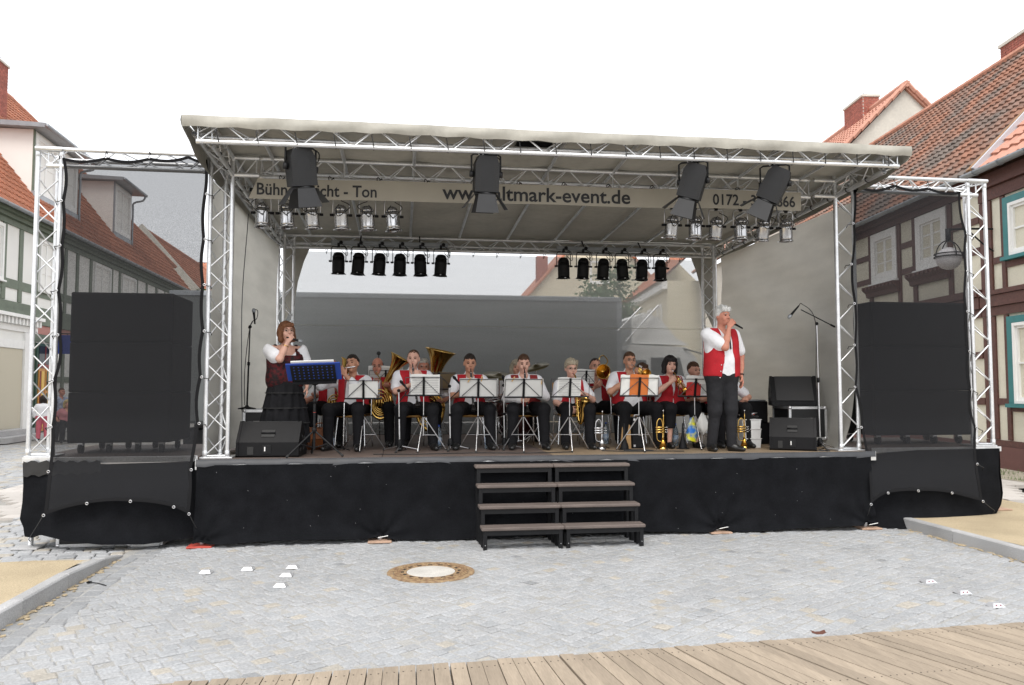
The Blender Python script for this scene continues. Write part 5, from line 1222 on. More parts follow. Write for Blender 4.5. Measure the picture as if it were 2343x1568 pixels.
def mic_stand(label, base, top, tip, tail, m_pole, round_base=False, legz=.10, spread=.28):
    t = thing('microphone_stand', label, 'microphone stand', base, 0, 'microphone stands'); b = Vector(base); T_ = Vector(top) - b; tip = Vector(tip) - b; tail = Vector(tail) - b
    if round_base: MB().lathe([(.11, 0), (.11, .012), (.03, .03), (.015, .05)], 20).obj('base', BLACKM, t, True)
    else:
        MB().lathe([(.03, .05), (.036, .07), (.03, .13), (.018, .15)], 12).obj('hub', BLACKP, t, True)
        for k in range(3):
            a = R(20 + 120 * k); e = (spread * math.cos(a), spread * math.sin(a), .012); rod(t, 'leg', m_pole, (0, 0, legz), e, .009); MB().sphere(e, .016, 8, 6).obj('foot', RUBBER, t, True)
    mid = T_ * .55; rod(t, 'lower_pole', m_pole, (T_ * .03)[:], mid, .011); rod(t, 'upper_pole', m_pole if not round_base else BLACKM, mid, T_, .008); MB().cyl(mid - T_ * .02, mid + T_ * .02, .018, n=10).obj('collar', BLACKP, t, True)
    MB().sphere(T_, .022, 10, 8).obj('boom_joint', BLACKP, t, True); rod(t, 'boom', BLACKM, tail, tip, .007); rod(t, 'counterweight', BLACKP, tail, tail.lerp(tip, .12), .013)
    return t
# right boom stand
b0 = on(1876, 1029); tp = hy(1868, 741, b0.y); tl = hy(1909, 748, b0.y); ti = hy(1832, 709, b0.y)
t = mic_stand('tall boom microphone stand with its microphone tilted down at the right', b0, tp, ti, tl, SILVER); m0 = hy(1827, 700, b0.y) - b0; m1 = hy(1804, 727, b0.y) - b0
mic(t, m0, m1 - m0, (m1 - m0).length); MB().tube(catmull([m0, m0 + Vector((.05, 0, .02)), Vector(tp) - b0 + Vector((-.02, 0, .03)), (Vector(tp) - b0) * .5 + Vector((-.03, 0, 0)), (.02, 0, .1)], 6), .005, 5).obj('microphone_cable', RUBBER, t, True)
# left stand on the case
b0 = Vector((0.16, 1.15, S + .52)); tp = hy(572, 748, b0.y); b0.x = tp.x - .02
t = mic_stand('black round-base microphone stand standing on the left flight case', b0, tp, hy(578, 735, b0.y), hy(569, 752, b0.y), BLACKM, True); m0 = hy(583, 742, b0.y) - b0; m1 = hy(580, 708, b0.y) - b0; mic(t, m0, m1 - m0, (m1 - m0).length)
MB().tube(catmull([m1, m1 + Vector((.05, 0, -.02)), m1 + Vector((.04, 0, -.12)), Vector(tp) - b0, (-.03, -.02, .5), (-.02, -.03, .05)], 6), .005, 5).obj('microphone_cable', RUBBER, t, True)
def spot_mic(label, u, v, mu, mv, nu, nv):
    b0 = on(u, v); tp = hy(u - 2, mv + 22, b0.y); ti = hy(nu, nv, b0.y); tl = hy(u - 12, mv + 62, b0.y)
    t = mic_stand(label, b0, tp, ti, tl, SILVER, False, .07, .26); m0 = hy(mu, mv, b0.y) - b0; m1 = ti - b0; mic(t, m1, m0 - m1, (m0 - m1).length * 1.0, .020)
spot_mic('short silver microphone stand at the knees of the first clarinettist', 914, 1033, 916, 872, 934, 893)
spot_mic('short silver microphone stand left of the clarinettist with closed eyes', 1030, 1030, 1037, 862, 1058, 886)
spot_mic('short silver microphone stand left of the brown-haired clarinettist', 1154, 1028, 1150, 860, 1156, 884)

def sheet_lines(parent, x0, x1, z0, z1, M4, n=7, m=None, y=-.004):
    for k in range(n):
        z = lerp(z1 - .03, z0 + .03, k / (n - 1)); b = MB(); b.box(x0 + .015, x1 - .015, y, y + .001, z - .003, z + .003); b.obj('stave', m or mat('stave_ink', (.42, .42, .42), .9), parent).matrix_basis = M4
def music_stand(label, base, desk, width, papers, pegs=(), leg_a=30, m=SILVER, tilt=14):
    """folding wire music stand; papers = (x0, x1, z0, z1, colour material, staves)"""
    t = thing('music_stand', label, 'music stand', base, 0, 'folding music stands'); b = Vector(base); h = desk - b.z
    for k in range(3):
        a = R(leg_a + 120 * k); e = Vector((.30 * math.cos(a), .30 * math.sin(a), .008)); rod(t, 'leg', m, (.012 * math.cos(a), .012 * math.sin(a), .42), e, .007, 6); rod(t, 'leg_link', m, (0, 0, .20), e * .55 + Vector((0, 0, .19)), .005, 6); MB().sphere(e, .012, 6, 5).obj('foot', RUBBER, t)
    rod(t, 'lower_pole', m, (0, 0, .19), (0, 0, h * .62), .0085); rod(t, 'upper_pole', m, (0, 0, h * .6), (0, 0, h + .04), .006); MB().cyl((0, 0, h * .60), (0, 0, h * .64), .013, n=8).obj('collar', BLACKP, t, True)
    M4 = Matrix.Translation((0, -.01, h)) @ Matrix.Rotation(R(tilt), 4, 'X'); dk = link('desk', None, t, M4); w_ = width / 2; D = mat('stand_steel', (.10, .10, .105), .4, .7)
    bx(dk, 'spine', BLACKP, -.014, .014, -.008, .006, -.02, .235)
    for z in (.0, .225): rod(dk, 'wire', D, (-w_ * (.98 if z else 1), 0, z), (w_ * (.98 if z else 1), 0, z), .005, 6)
    for sx in (-1, 1):
        rod(dk, 'arm', D, (0, 0, .20), (sx * w_ * .85, 0, .01), .005, 6); rod(dk, 'wire', D, (sx * w_, 0, 0), (sx * w_ * .98, 0, .225), .004, 6)
    bx(dk, 'ledge', BLACKP, -w_, w_, -.02, .02, -.012, -.004)
    for q, (x0, x1, z0, z1, pm, ns) in enumerate(papers):
        pp = MB(); y = .008 + .002 * q; pp.grid([[(lerp(x0, x1, i / 6), y + .006 * math.sin(i * 1.1), lerp(z0, z1, j / 4) + .004 * math.sin(i)) for j in range(5)] for i in range(7)]); po = pp.obj('sheet_music', pm, t, True); po.matrix_basis = M4
        if ns: sheet_lines(t, x0, x1, z0, z1, M4, ns, y=y - .013)
    for x, z in pegs: bx(t, 'clothes_peg', mat('peg_wood', (.50, .32, .14), .7), x - .008, x + .008, -.012, .014, z, z + .07).matrix_basis = M4 @ Matrix.Translation((x, 0, z)) @ Matrix.Rotation(R(30 if x < 0 else 5), 4, 'Y') @ Matrix.Diagonal((.014, .022, .07, 1))
    return t
M_ORG = mat('orange_folder', (.62, .17, .035), .6); M_REDF = mat('red_folder', (.5, .03, .025), .6); M_PB = mat('paper_back', (.55, .55, .53), .8, 0, var=.04, vscale=9); M_BRF = mat('brown_folder', (.16, .115, .06), .6)
def ms(label, u, vb, vdesk, width, papers, pegs=(), la=30, y=None):
    b = on(u, vb); d = hy(u, vdesk, b.y).z; music_stand(label, b, d, width, papers, pegs, la)
ms('folding music stand with white sheets in front of the flautist', 830, 1031, 911, .46, [(-.18, .16, .0, .18, PAPER, 0), (-.05, .18, .03, .22, PAPER, 0)], (), 25)
ms('folding music stand with a single printed page in front of the first clarinettist', 968, 1032, 904, .46, [(-.16, .20, .0, .265, PAPER, 10)], (), 15)
ms('folding music stand with pegged double page before the clarinettist with closed eyes', 1093, 1031, 908, .48, [(-.24, .25, .0, .235, M_PB, 0)], ((-.14, .19), (.03, .20)), 20)
ms('folding music stand with pegged double page before the brown-haired clarinettist', 1197, 1031, 908, .48, [(-.25, .25, .0, .235, M_PB, 0)], ((-.16, .2), (.22, .16)), 22)
ms('folding music stand with a dense page of notes before the saxophonist', 1303, 1031, 907, .50, [(-.16, .14, .0, .24, PAPER, 10)], (), 24)
ms('folding music stand with orange and white folder before the trumpeter with glasses', 1462, 1031, 905, .50, [(-.25, -.13, .0, .265, PAPER, 0), (-.125, .115, .0, .27, M_ORG, 0), (.12, .25, .0, .265, PAPER, 0)], (), 26)
ms('folding music stand with red folder and pale sheets beside the standing singer', 1590, 1026, 906, .46, [(-.12, .08, .0, .18, M_REDF, 0), (-.13, .15, .16, .27, PAPER, 0), (.09, .25, .02, .2, M_PB, 0)], (), 24)
ms('folding music stand with tilted printed pages before the horn player in the second row', 881, 1017, 884, .46, [(-.24, .24, .0, .29, PAPER, 11)], (), 34)
ms('folding music stand with a brown folder before the tuba player', 1003, 1017, 890, .46, [(-.13, .23, .0, .24, M_BRF, 0)], (), 40)
ms('folding music stand with a white page before the trombonist', 1340, 1016, 885, .40, [(-.16, .12, .05, .25, PAPER, 5)], (), 40)
# singer's desk
b0 = Vector((0.93, 0.14, S)); dz = hy(715, 872, b0.y).z
t = thing('music_stand', 'heavy black perforated music stand holding a blue ring binder before the singing woman', 'music stand', b0)
for k in range(3):
    a = R(-20 + 120 * k); e = Vector((.36 * math.cos(a), .36 * math.sin(a), .012)); rod(t, 'leg', BLACKM, (0, 0, .30), e, .011); rod(t, 'leg_link', BLACKM, (0, 0, .1), e * .5 + Vector((0, 0, .145)), .007); MB().cyl(e * .93 + Vector((0, 0, .02)), e, .015, n=8).obj('foot', RUBBER, t, True)
h = dz - S; rod(t, 'lower_pole', BLACKM, (0, 0, .08), (0, 0, h * .7), .016, 10); rod(t, 'upper_pole', BLACKM, (0, 0, h * .68), (0, 0, h), .012, 10); MB().cyl((0, 0, .27), (0, 0, .33), .028, n=10).obj('hub', BLACKP, t, True); MB().cyl((0, 0, h * .7), (0, 0, h * .76), .022, n=10).obj('collar', BLACKP, t, True)
MB().cyl((0, 0, h * .58), (0, 0, h * .585), .018, n=10).obj('red_ring', M_REDP, t, True)
M4 = Matrix.Translation((0, -.02, h)) @ Matrix.Rotation(R(42), 4, 'X') @ Matrix.Rotation(R(-3), 4, 'Y')
dk = link('desk', None, t, M4)
mb = MB(); NXH, NYH = 9, 5; W2, H2 = .25, .24
MB().bbox(-W2, W2, -.004, .0, 0, H2, .001).obj('plate', BLACKM, dk); M_BLUE = mat('blue_binder', (.010, .045, .27), .45)
for i in range(NXH):
    for j in range(NYH): MB().lathe([(.0095, 0), (0, .001)], 10, M4 @ Matrix.Translation((lerp(-.21, .21, i / 8), -.0045, lerp(.045, .215, j / 4))) @ Matrix.Rotation(R(90), 4, 'X')).obj('hole', M_BLUE, t)
bx(dk, 'ledge', BLACKM, -W2, W2, -.045, .03, -.012, -.001)
bd = MB().bbox(-.30, .31, .003, .02, .005, .262, .004).obj('ring_binder', M_BLUE, t); bd.matrix_basis = M4; MB().bbox(-.24, .24, .021, .035, .02, .285, .002).obj('pages', PAPER, t).matrix_basis = M4
for sx in (-1, 1): MB().tube(catmull([(0, 0, h - .05), (sx * .06, .0, h - .01), (sx * .09, .01, h + .06)], 4), .010, 6).obj('desk_arm', BLACKM, t, True)

# ------------------------------------------------------------------ chairs
M_SEAT = mat('beech_ply', (.46, .24, .065), .45, 0, var=.12, vscale=8, stretch=(1, 8, 8))
def chair(label, loc, rz):
    t = thing('chair', label, 'chair', loc, rz, 'beech and chrome chairs')
    s_ = MB(); s_.grid([[(lerp(-.19, .19, i / 6) * (1 - .06 * (j == 0) - .1 * (j == 5)), lerp(-.20, .20, j / 5), .445 - .012 * math.sin(math.pi * i / 6) + (-.02 if j == 0 else 0)) for j in range(6)] for i in range(7)]); s_.grid([[(lerp(-.19, .19, i / 6) * (1 - .06 * (j == 0) - .1 * (j == 5)), lerp(-.20, .20, j / 5), .432 - .012 * math.sin(math.pi * i / 6) + (-.02 if j == 0 else 0)) for j in range(5, -1, -1)] for i in range(7)])
    s_.box(-.178, .178, -.203, -.190, .412, .428); s_.obj('seat', M_SEAT, t, True)
    bk = MB(); bk.grid([[(lerp(-.19, .19, i / 6), .21 + .035 * math.sin(math.pi * i / 6) + .05 * j / 3, .66 + .2 * j / 3) for j in range(4)] for i in range(7)]); bk.grid([[(lerp(-.19, .19, i / 6), .222 + .035 * math.sin(math.pi * i / 6) + .05 * j / 3, .66 + .2 * j / 3) for j in range(3, -1, -1)] for i in range(7)]); bk.obj('backrest', M_SEAT, t, True)
    for sx in (-1, 1):
        MB().tube(catmull([(sx * .20, -.20, .0), (sx * .185, -.17, .25), (sx * .17, -.15, .425)], 4), .0105, 7).obj('front_leg', CHROME, t, True)
        MB().tube(catmull([(sx * .19, .25, 0), (sx * .18, .2, .42), (sx * .175, .24, .66), (sx * .17, .28, .82)], 4), .0105, 7).obj('rear_leg', CHROME, t, True)
        rod(t, 'seat_rail', CHROME, (sx * .17, -.15, .42), (sx * .178, .2, .42), .0095)
    return t
M_BOT = mat('bottle_plastic', (.55, .66, .75), .12, 0, trans=.75); M_BCAP = mat('bottle_cap', (.02, .08, .45), .4); M_BLAB = mat('bottle_label', (.62, .70, .80), .6, 0, col2=(.35, .5, .72), vscale=30)
def bottle(label, u, v, y=None):
    p = on(u, v); t = thing('water_bottle', label, 'bottle', p, 0, 'clear water bottles with blue caps')
    MB().lathe([(.036, 0), (.040, .01), (.040, .19), (.034, .22), (.016, .275), (.013, .285)], 14).obj('bottle_body', M_BOT, t, True); MB().lathe([(.0408, .05), (.0408, .145)], 14).obj('bottle_label', M_BLAB, t, True); MB().lathe([(.0155, .28), (.0155, .305), (0, .306)], 10).obj('cap', M_BCAP, t, True)
for u, v, lb in ((757, 1028, 'water bottle beside the brown leather bag'), (1003, 1026, 'water bottle right of the first clarinettist'), (1115, 1026, 'water bottle under the chair of the clarinettist with closed eyes'), (1357, 1014, 'water bottle behind the saxophonist, left of the silver trumpet'), (1386, 1016, 'water bottle just right of the silver trumpet'), (1545, 1020, 'dark-labelled bottle at the feet of the seated woman trumpeter'), (1725, 1023, 'water bottle in front of the white plastic crates'), (709, 1022, 'water bottle behind the singing woman')): bottle(lb, u, v)
# bags, crates, boxes
p = on(728, 1031); lb = MB(); M_LEATHER = mat('brown_leather', (.26, .085, .025), .5, 0, var=.2, vscale=12)
t = thing('leather_bag', 'brown leather bag behind the singing woman\'s music stand', 'bag', (p.x - .17, p.y + .1, S)); MB().bbox(0, .34, 0, .16, 0, .27, .03).obj('body', M_LEATHER, t, True); MB().prism([(-.012, .14), (-.012, .265), (.08, .285), (.17, .275), (.17, .25), (-.001, .14)], .01, .33, 'x').obj('flap', M_LEATHER, t); MB().tube(catmull([(.1, .08, .27), (.13, .08, .33), (.21, .08, .33), (.24, .08, .27)], 4), .01, 6).obj('handle', M_LEATHER, t, True)
p = on(1448, 1027); t = thing('instrument_case', 'black trumpet case standing upright behind the trumpeter with glasses', 'case', (p.x, p.y + .05, S)); MB().bbox(0, .16, 0, .14, 0, .40, .012).obj('body', BLACKP, t); MB().tube(catmull([(.05, .05, .40), (.05, .05, .43), (.11, .05, .43), (.11, .05, .40)], 4), .008, 6).obj('handle', SILVER, t, True)
for z in (.03, .37): MB().bbox(.02, .05, -.006, -.001, z - .01, z + .02, .002).obj('latch', SILVER, t)
p = on(1428, 1028); t = thing('paper_bag', 'tan paper bag leaning on the black trumpet case', 'bag', (p.x - .03, p.y + .06, S)); MB().prism([(0, 0), (.14, .0), (.13, .30), (.09, .33), (.02, .28)], 0, .06, 'y').obj('body', mat('tan_paper', (.38, .23, .10), .8, 0, var=.15, vscale=20), t)
M_CRATE = mat('white_crate', (.70, .70, .69), .5, 0, var=.05, vscale=9)
p = on(1703, 1026)
for k in range(3):
    t = thing('plastic_crate', ['white plastic crate at the bottom of the stack of three', 'white plastic crate in the middle of the stack of three', 'white plastic crate on top of the stack of three'][k], 'crate', (p.x + .0, p.y + .06, S + k * .125), 0, 'stacked white crates')
    MB().prism([(.012, 0), (.25, 0), (.262, .115), (0, .115)], 0, .22, 'y').obj('tub', M_CRATE, t); MB().bbox(-.008, .27, -.008, .228, .1155, .1245, .002).obj('rim', M_CRATE, t)
MB().bbox(0, .20, 0, .14, 0, .035, .006)
t = thing('cable_bundle', 'tangled black and red cables lying on the white crates', 'cables', (p.x, p.y + .06, S + .376)); rr = random.Random(3)
for k, m in enumerate((RUBBER, RUBBER, M_REDP, SILVER)): MB().tube(catmull([(rr.uniform(.0, .26), rr.uniform(0, .2), .012 + .012 * k + rr.uniform(0, .03)) for _ in range(7)], 4), .007, 5).obj('cable', m, t, True)
p = on(1742, 1022); t = thing('equipment_box', 'black amplifier box behind the white crates', 'box', (p.x - .12, p.y + .45, S)); MB().bbox(0, .50, 0, .35, 0, .30, .01).obj('lower_box', BLACKP, t)
t = thing('equipment_box', 'black mixer box with a folder on top, stacked behind the white crates', 'box', (p.x - .14, p.y + .45, S + .301)); MB().bbox(-.02, .46, 0, .35, 0, .30, .01).obj('body', BLACKP, t); MB().bbox(.02, .44, .02, .30, .301, .32, .003).obj('lid', M_GREY, t)
# plastic bag, white cap on a pole
p = on(1576, 1000); t = thing('carrier_bag', 'blue and yellow plastic carrier bag hanging from the music stand', 'bag', hy(1583, 1006, .62)); pb = MB(); P = []
for j in range(9):
    z = .30 * j / 8; w_ = polylerp([(0, .055), (.10, .075), (.2, .055), (.30, .012)], z); P.append([(w_ * math.cos(a) + .012 * math.sin(a * 5 + j), .5 * w_ * math.sin(a) + .01 * math.sin(a * 3 + j * 2), z - .02 + .01 * math.sin(a * 2)) for a in [2 * math.pi * q / 16 for q in range(17)]])
pb.grid(P); pb.obj('bag', mat('bag_print', (.02, .16, .55), .35, 0, col2=(.72, .68, .02), vscale=11), t, True)
t = thing('cloth_cap', 'white cloth hanging on a stand beside the carrier bag', 'cloth', hy(1607, 992, .70)); P = []
for j in range(8):
    z = .26 * j / 7; w_ = polylerp([(0, .02), (.05, .075), (.12, .08), (.2, .045), (.26, .008)], z); P.append([(w_ * math.cos(a), .6 * w_ * math.sin(a) + .01 * math.sin(a * 4), z + .02 * math.sin(a * 2 + 1)) for a in [2 * math.pi * q / 14 for q in range(15)]])
pb = MB(); pb.grid(P); pb.obj('cloth', M_PLASTW, t, True)
rod(t, 'peg_pole', SILVER, (0, .02, .08), (.0, .03, S - t.location.z + .006), .008)
# drums
d0 = Vector((3.45, 2.55, S)); M_SHELL = mat('drum_shell', (.05, .012, .012), .2, 0, coat=.6); M_SKIN = mat('drum_head', (.62, .60, .55), .5); M_CYM = mat('cymbal', (.20, .17, .10), .32, 1.0)
def drum(label, c, r, h, rx, ry=0.0, name='drum', legs=True):
    t = thing(name, label, 'drum', mtx=Matrix.Translation(c), group='drum kit'); T = Matrix.Rotation(rx, 4, 'X') @ Matrix.Rotation(ry, 4, 'Y')
    MB().lathe([(r, -h / 2), (r, h / 2)], 24, T).obj('shell', M_SHELL, t, True); MB().lathe([(r * .97, h / 2 - .002), (0, h / 2)], 24, T).obj('top_head', M_SKIN, t, True); MB().lathe([(r * .97, -h / 2 + .002), (0, -h / 2)], 24, T).obj('bottom_head', M_SKIN, t, True)
    for z in (-h / 2, h / 2): MB().tube([T @ Vector((r * 1.03 * math.cos(a), r * 1.03 * math.sin(a), z)) for a in [2 * math.pi * k / 24 for k in range(24)]], .011, 6, closed=True).obj('hoop', CHROME, t, True)
    for k in range(8): a = 2 * math.pi * k / 8; rod(t, 'lug', CHROME, T @ Vector((r * 1.03 * math.cos(a), r * 1.03 * math.sin(a), -h / 2)), T @ Vector((r * 1.03 * math.cos(a), r * 1.03 * math.sin(a), h / 2)), .008, 6)
    if legs:
        zf = S - c[2]
        for k in range(3): a = R(30 + 120 * k); rod(t, 'leg', CHROME, (r * .95 * math.cos(a), r * .95 * math.sin(a), -h * .2), (r * 1.1 * math.cos(a), r * 1.1 * math.sin(a), zf + .005), .008)
    return t
drum('dark red floor tom with chrome hoops left of the brown-haired clarinettist', hy(1132, 931, 2.0), .155, .24, R(12), R(-10))
drum('bass drum with pale head behind the brown-haired clarinettist', Vector((3.62, 2.5, S + .29)), .28, .36, R(90), 0, 'bass_drum')
drum('snare drum hidden behind the brown-haired clarinettist', hy(1160, 935, 2.3), .17, .14, R(10))
def cymbal(label, c, r, rx, ry):
    t = thing('cymbal', label, 'cymbal', mtx=Matrix.Translation(c), group='drum kit'); T = Matrix.Rotation(rx, 4, 'X') @ Matrix.Rotation(ry, 4, 'Y')
    MB().lathe([(.0, .03), (.03, .025), (.05, .008), (r * .5, -.004), (r, -.016), (r, -.019), (r * .5, -.007), (.04, .004)], 28, T).obj('plate', M_CYM, t, True); MB().cyl((0, 0, -.02), (0, 0, .06), .006, n=6).obj('wing_nut', CHROME, t, True)
    zf = S - c[2]; rod(t, 'stand_pole', CHROME, (0, 0, -.01), (.0, .06, zf * .7), .010); rod(t, 'stand_pole', CHROME, (0, .06, zf * .7), (0, .06, zf + .15), .013)
    for k in range(3): a = R(90 + 120 * k); rod(t, 'stand_leg', CHROME, (0, .06, zf + .28), (.26 * math.cos(a), .06 + .26 * math.sin(a), zf + .006), .007)
cymbal('tilted dark cymbal on a stand right of the brown-haired clarinettist', hy(1226, 838, 2.2), .20, R(14), R(-16))
cymbal('large dark cymbal left of the brown-haired clarinettist', hy(1142, 858, 2.2), .25, R(16), R(4))
cymbal('low pair of hi-hat cymbals left of the saxophonist', hy(1238, 904, 2.0), .17, R(4), R(0))
# cables on the floor
rr = random.Random(11)
for k, lb in enumerate(('black cable running along the stage front before the clarinettists', 'black cable coiled in front of the trumpeters', 'black cable at the foot of the left tower', 'black cable trailing from the right floor monitor', 'black cable looped behind the left wedge monitor')):
    pts = [[(1.6, .28), (2.1, .22), (2.8, .3), (3.4, .2), (4.0, .28)], [(4.4, .4), (4.8, .25), (5.05, .34), (4.9, .48), (4.7, .36), (5.4, .2)], [(-.2, .3), (-.1, .12), (.02, .2), (.12, .5), (-.1, .7)], [(6.95, .18), (7.1, .02), (7.25, .05), (7.15, .12), (7.45, .5)], [(.05, .8), (.3, .7), (.5, .85), (.35, .95), (.6, 1.0)]][k]
    tag(MB().tube(catmull([(a, b, S + .007) for a, b in pts], 8), .006, 5).obj('floor_cable', RUBBER, smooth=True), lb, 'cable', 'floor cables')
# ================================================================== PEOPLE
# bodies are grown from tapered capsules and ellipsoids blended into one field and meshed as one skin
class Field:
    def __init__(s, lo, hi, h):
        s.lo = np.array(lo, 'f'); s.h = h; s.n = np.ceil((np.array(hi) - s.lo) / h).astype(int) + 1
        s.f = np.full(s.n, 0.3, 'f'); s.ax = [s.lo[k] + h * np.arange(s.n[k], dtype='f') for k in range(3)]
    def win(s, lo, hi):
        a = np.clip(np.floor((np.array(lo) - s.lo) / s.h).astype(int), 0, s.n); b = np.clip(np.ceil((np.array(hi) - s.lo) / s.h).astype(int) + 1, 0, s.n)
        sl = tuple(slice(a[k], b[k]) for k in range(3)); g = np.meshgrid(*[s.ax[k][sl[k]] for k in range(3)], indexing='ij', sparse=True); return sl, g
    def blend(s, sl, d, k):
        f = s.f[sl]
        if k <= 0: s.f[sl] = np.minimum(f, d); return
        hh = np.maximum(k - np.abs(f - d), 0) / k; s.f[sl] = np.minimum(f, d) - hh * hh * k * .25
    def cap(s, a, b, ra, rb, k=.03, infl=0.0):
        a = np.array(a, 'f'); b = np.array(b, 'f'); ra += infl; rb += infl; m = max(ra, rb) + k + .02
        sl, (X, Y, Z) = s.win(np.minimum(a, b) - m, np.maximum(a, b) + m); d = b - a; L = float(d @ d) + 1e-9
        t = np.clip(((X - a[0]) * d[0] + (Y - a[1]) * d[1] + (Z - a[2]) * d[2]) / L, 0, 1)
        s.blend(sl, np.sqrt((X - a[0] - t * d[0]) ** 2 + (Y - a[1] - t * d[1]) ** 2 + (Z - a[2] - t * d[2]) ** 2) - (ra + t * (rb - ra)), k)
    def ell(s, c, r, k=.02, infl=0.0, M=None, sub=False):
        c = np.array(c, 'f'); r = np.array(r, 'f') + infl; m = float(r.max()) + k + .02; sl, (X, Y, Z) = s.win(c - m, c + m)
        x, y, z = X - c[0], Y - c[1], Z - c[2]
        if M is not None:
            q = np.array(M.to_3x3().transposed()); x, y, z = q[0, 0] * x + q[0, 1] * y + q[0, 2] * z, q[1, 0] * x + q[1, 1] * y + q[1, 2] * z, q[2, 0] * x + q[2, 1] * y + q[2, 2] * z
        k0 = np.sqrt((x / r[0]) ** 2 + (y / r[1]) ** 2 + (z / r[2]) ** 2); k1 = np.sqrt((x / r[0] ** 2) ** 2 + (y / r[1] ** 2) ** 2 + (z / r[2] ** 2) ** 2) + 1e-6
        d = k0 * (k0 - 1) / k1
        if sub: f = s.f[sl]; s.f[sl] = np.maximum(f, -d)
        else: s.blend(sl, d, k)
    def full(s): return np.meshgrid(*s.ax, indexing='ij', sparse=True)
    def mesh(s, name, m, parent):
        f = s.f; f[0] = f[-1] = .1; f[:, 0] = f[:, -1] = .1; f[:, :, 0] = f[:, :, -1] = .1
        ins = f < 0; c = ins[:-1, :-1, :-1].astype('i1'); cnt = np.zeros(c.shape, 'i1')
        offs = [(i, j, k) for i in (0, 1) for j in (0, 1) for k in (0, 1)]
        def sh(A, o): return A[o[0]:A.shape[0] - 1 + o[0], o[1]:A.shape[1] - 1 + o[1], o[2]:A.shape[2] - 1 + o[2]]
        for o in offs: cnt += sh(ins, o)
        act = np.argwhere((cnt > 0) & (cnt < 8))
        if len(act) == 0: return None
        idx = np.full(cnt.shape, -1, 'i4'); idx[tuple(act.T)] = np.arange(len(act)); acc = np.zeros((len(act), 3)); w_ = np.zeros(len(act))
        val = {o: f[act[:, 0] + o[0], act[:, 1] + o[1], act[:, 2] + o[2]] for o in offs}
        for o in offs:
            for a in range(3):
                if o[a]: continue
                p = list(o); p[a] = 1; v0, v1 = val[o], val[tuple(p)]; cr = (v0 < 0) != (v1 < 0)
                t = np.where(cr, v0 / np.where(cr, v0 - v1, 1), 0); q = np.array(o, float)[None].repeat(len(act), 0); q[:, a] = t; acc += q * cr[:, None]; w_ += cr
        V = s.lo + s.h * (act + acc / np.maximum(w_, 1)[:, None]); F = []
        for a in range(3):
            b, c_ = (a + 1) % 3, (a + 2) % 3; i0 = ins; d0 = [slice(None)] * 3; d1 = [slice(None)] * 3; d0[a] = slice(0, -1); d1[a] = slice(1, None)
            A, B = i0[tuple(d0)], i0[tuple(d1)]; e = np.argwhere(A != B); e = e[(e[:, b] > 0) & (e[:, c_] > 0)]
            if not len(e): continue
            fl = A[tuple(e.T)]
            def cell(db, dc): q = e.copy(); q[:, b] -= db; q[:, c_] -= dc; return idx[tuple(q.T)]
            Q = np.stack([cell(1, 1), cell(0, 1), cell(0, 0), cell(1, 0)], 1); Q[~fl] = Q[~fl][:, ::-1]; F.append(Q)
        F = np.vstack(F); F = F[(F >= 0).all(1)]
        me = bpy.data.meshes.new(name); me.vertices.add(len(V)); me.vertices.foreach_set('co', V.astype('f').ravel()); me.loops.add(F.size); me.loops.foreach_set('vertex_index', F.ravel().astype('i4'))
        me.polygons.add(len(F)); me.polygons.foreach_set('loop_start', np.arange(0, F.size, 4, dtype='i4')); me.polygons.foreach_set('loop_total', np.full(len(F), 4, 'i4')); me.polygons.foreach_set('use_smooth', np.ones(len(F), bool))
        me.materials.append(m); me.update(calc_edges=True); return link(name, me, parent)
def skin_m(n, c): return mat('skin_' + n, c, .5, 0, var=.08, vscale=14, var2=.05, v2scale=70, spec=.35)
SK1 = skin_m('rosy', (.56, .29, .205)); SK2 = skin_m('tan', (.47, .24, .155)); SK3 = skin_m('fair', (.62, .36, .275)); SK4 = skin_m('ruddy', (.52, .225, .155))
VEST = mat('red_vest', (.40, .018, .026), .8, 0, var=.12, vscale=9, var2=.1, v2scale=120, bump=.15, bscale=200, spec=.2); VEST2 = mat('maroon_vest', (.235, .028, .028), .8, 0, var=.12, vscale=9, var2=.12, v2scale=120, spec=.2)
SHIRT = mat('white_shirt', (.76, .76, .78), .8, 0, var=.05, vscale=10, bump=.6, bscale=18, spec=.2); TROUS = mat('black_trousers', (.0075, .0075, .009), .85, 0, var=.2, vscale=8, bump=.7, bscale=14, spec=.2); TROUSG = mat('charcoal_trousers', (.020, .020, .0225), .85, 0, var=.15, vscale=8, bump=.7, bscale=14, spec=.2)
SHOE = mat('black_shoe', (.010, .010, .010), .35)
def hair_m(n, c): return mat('hair_' + n, c, .55, 0, var=.3, vscale=30, stretch=(1.5, 1.5, .4), var2=.3, v2scale=110, bump=.5, bscale=120, spec=.3)
H_DK = hair_m('dark', (.018, .012, .009)); H_BR = hair_m('brown', (.07, .035, .018)); H_GR = hair_m('grey', (.42, .40, .37)); H_WH = hair_m('white', (.60, .60, .58)); H_AU = hair_m('auburn', (.155, .062, .026)); H_BL = hair_m('blackbob', (.012, .009, .009)); H_GB = hair_m('greyblond', (.36, .31, .23))
EYE = mat('eye_dark', (.02, .015, .012), .25); LIP = mat('lips', (.42, .15, .12), .5); METALW = mat('spectacle_wire', (.25, .22, .18), .3, .9)
def V3(*a): return np.array(a if len(a) > 1 else a[0], float)
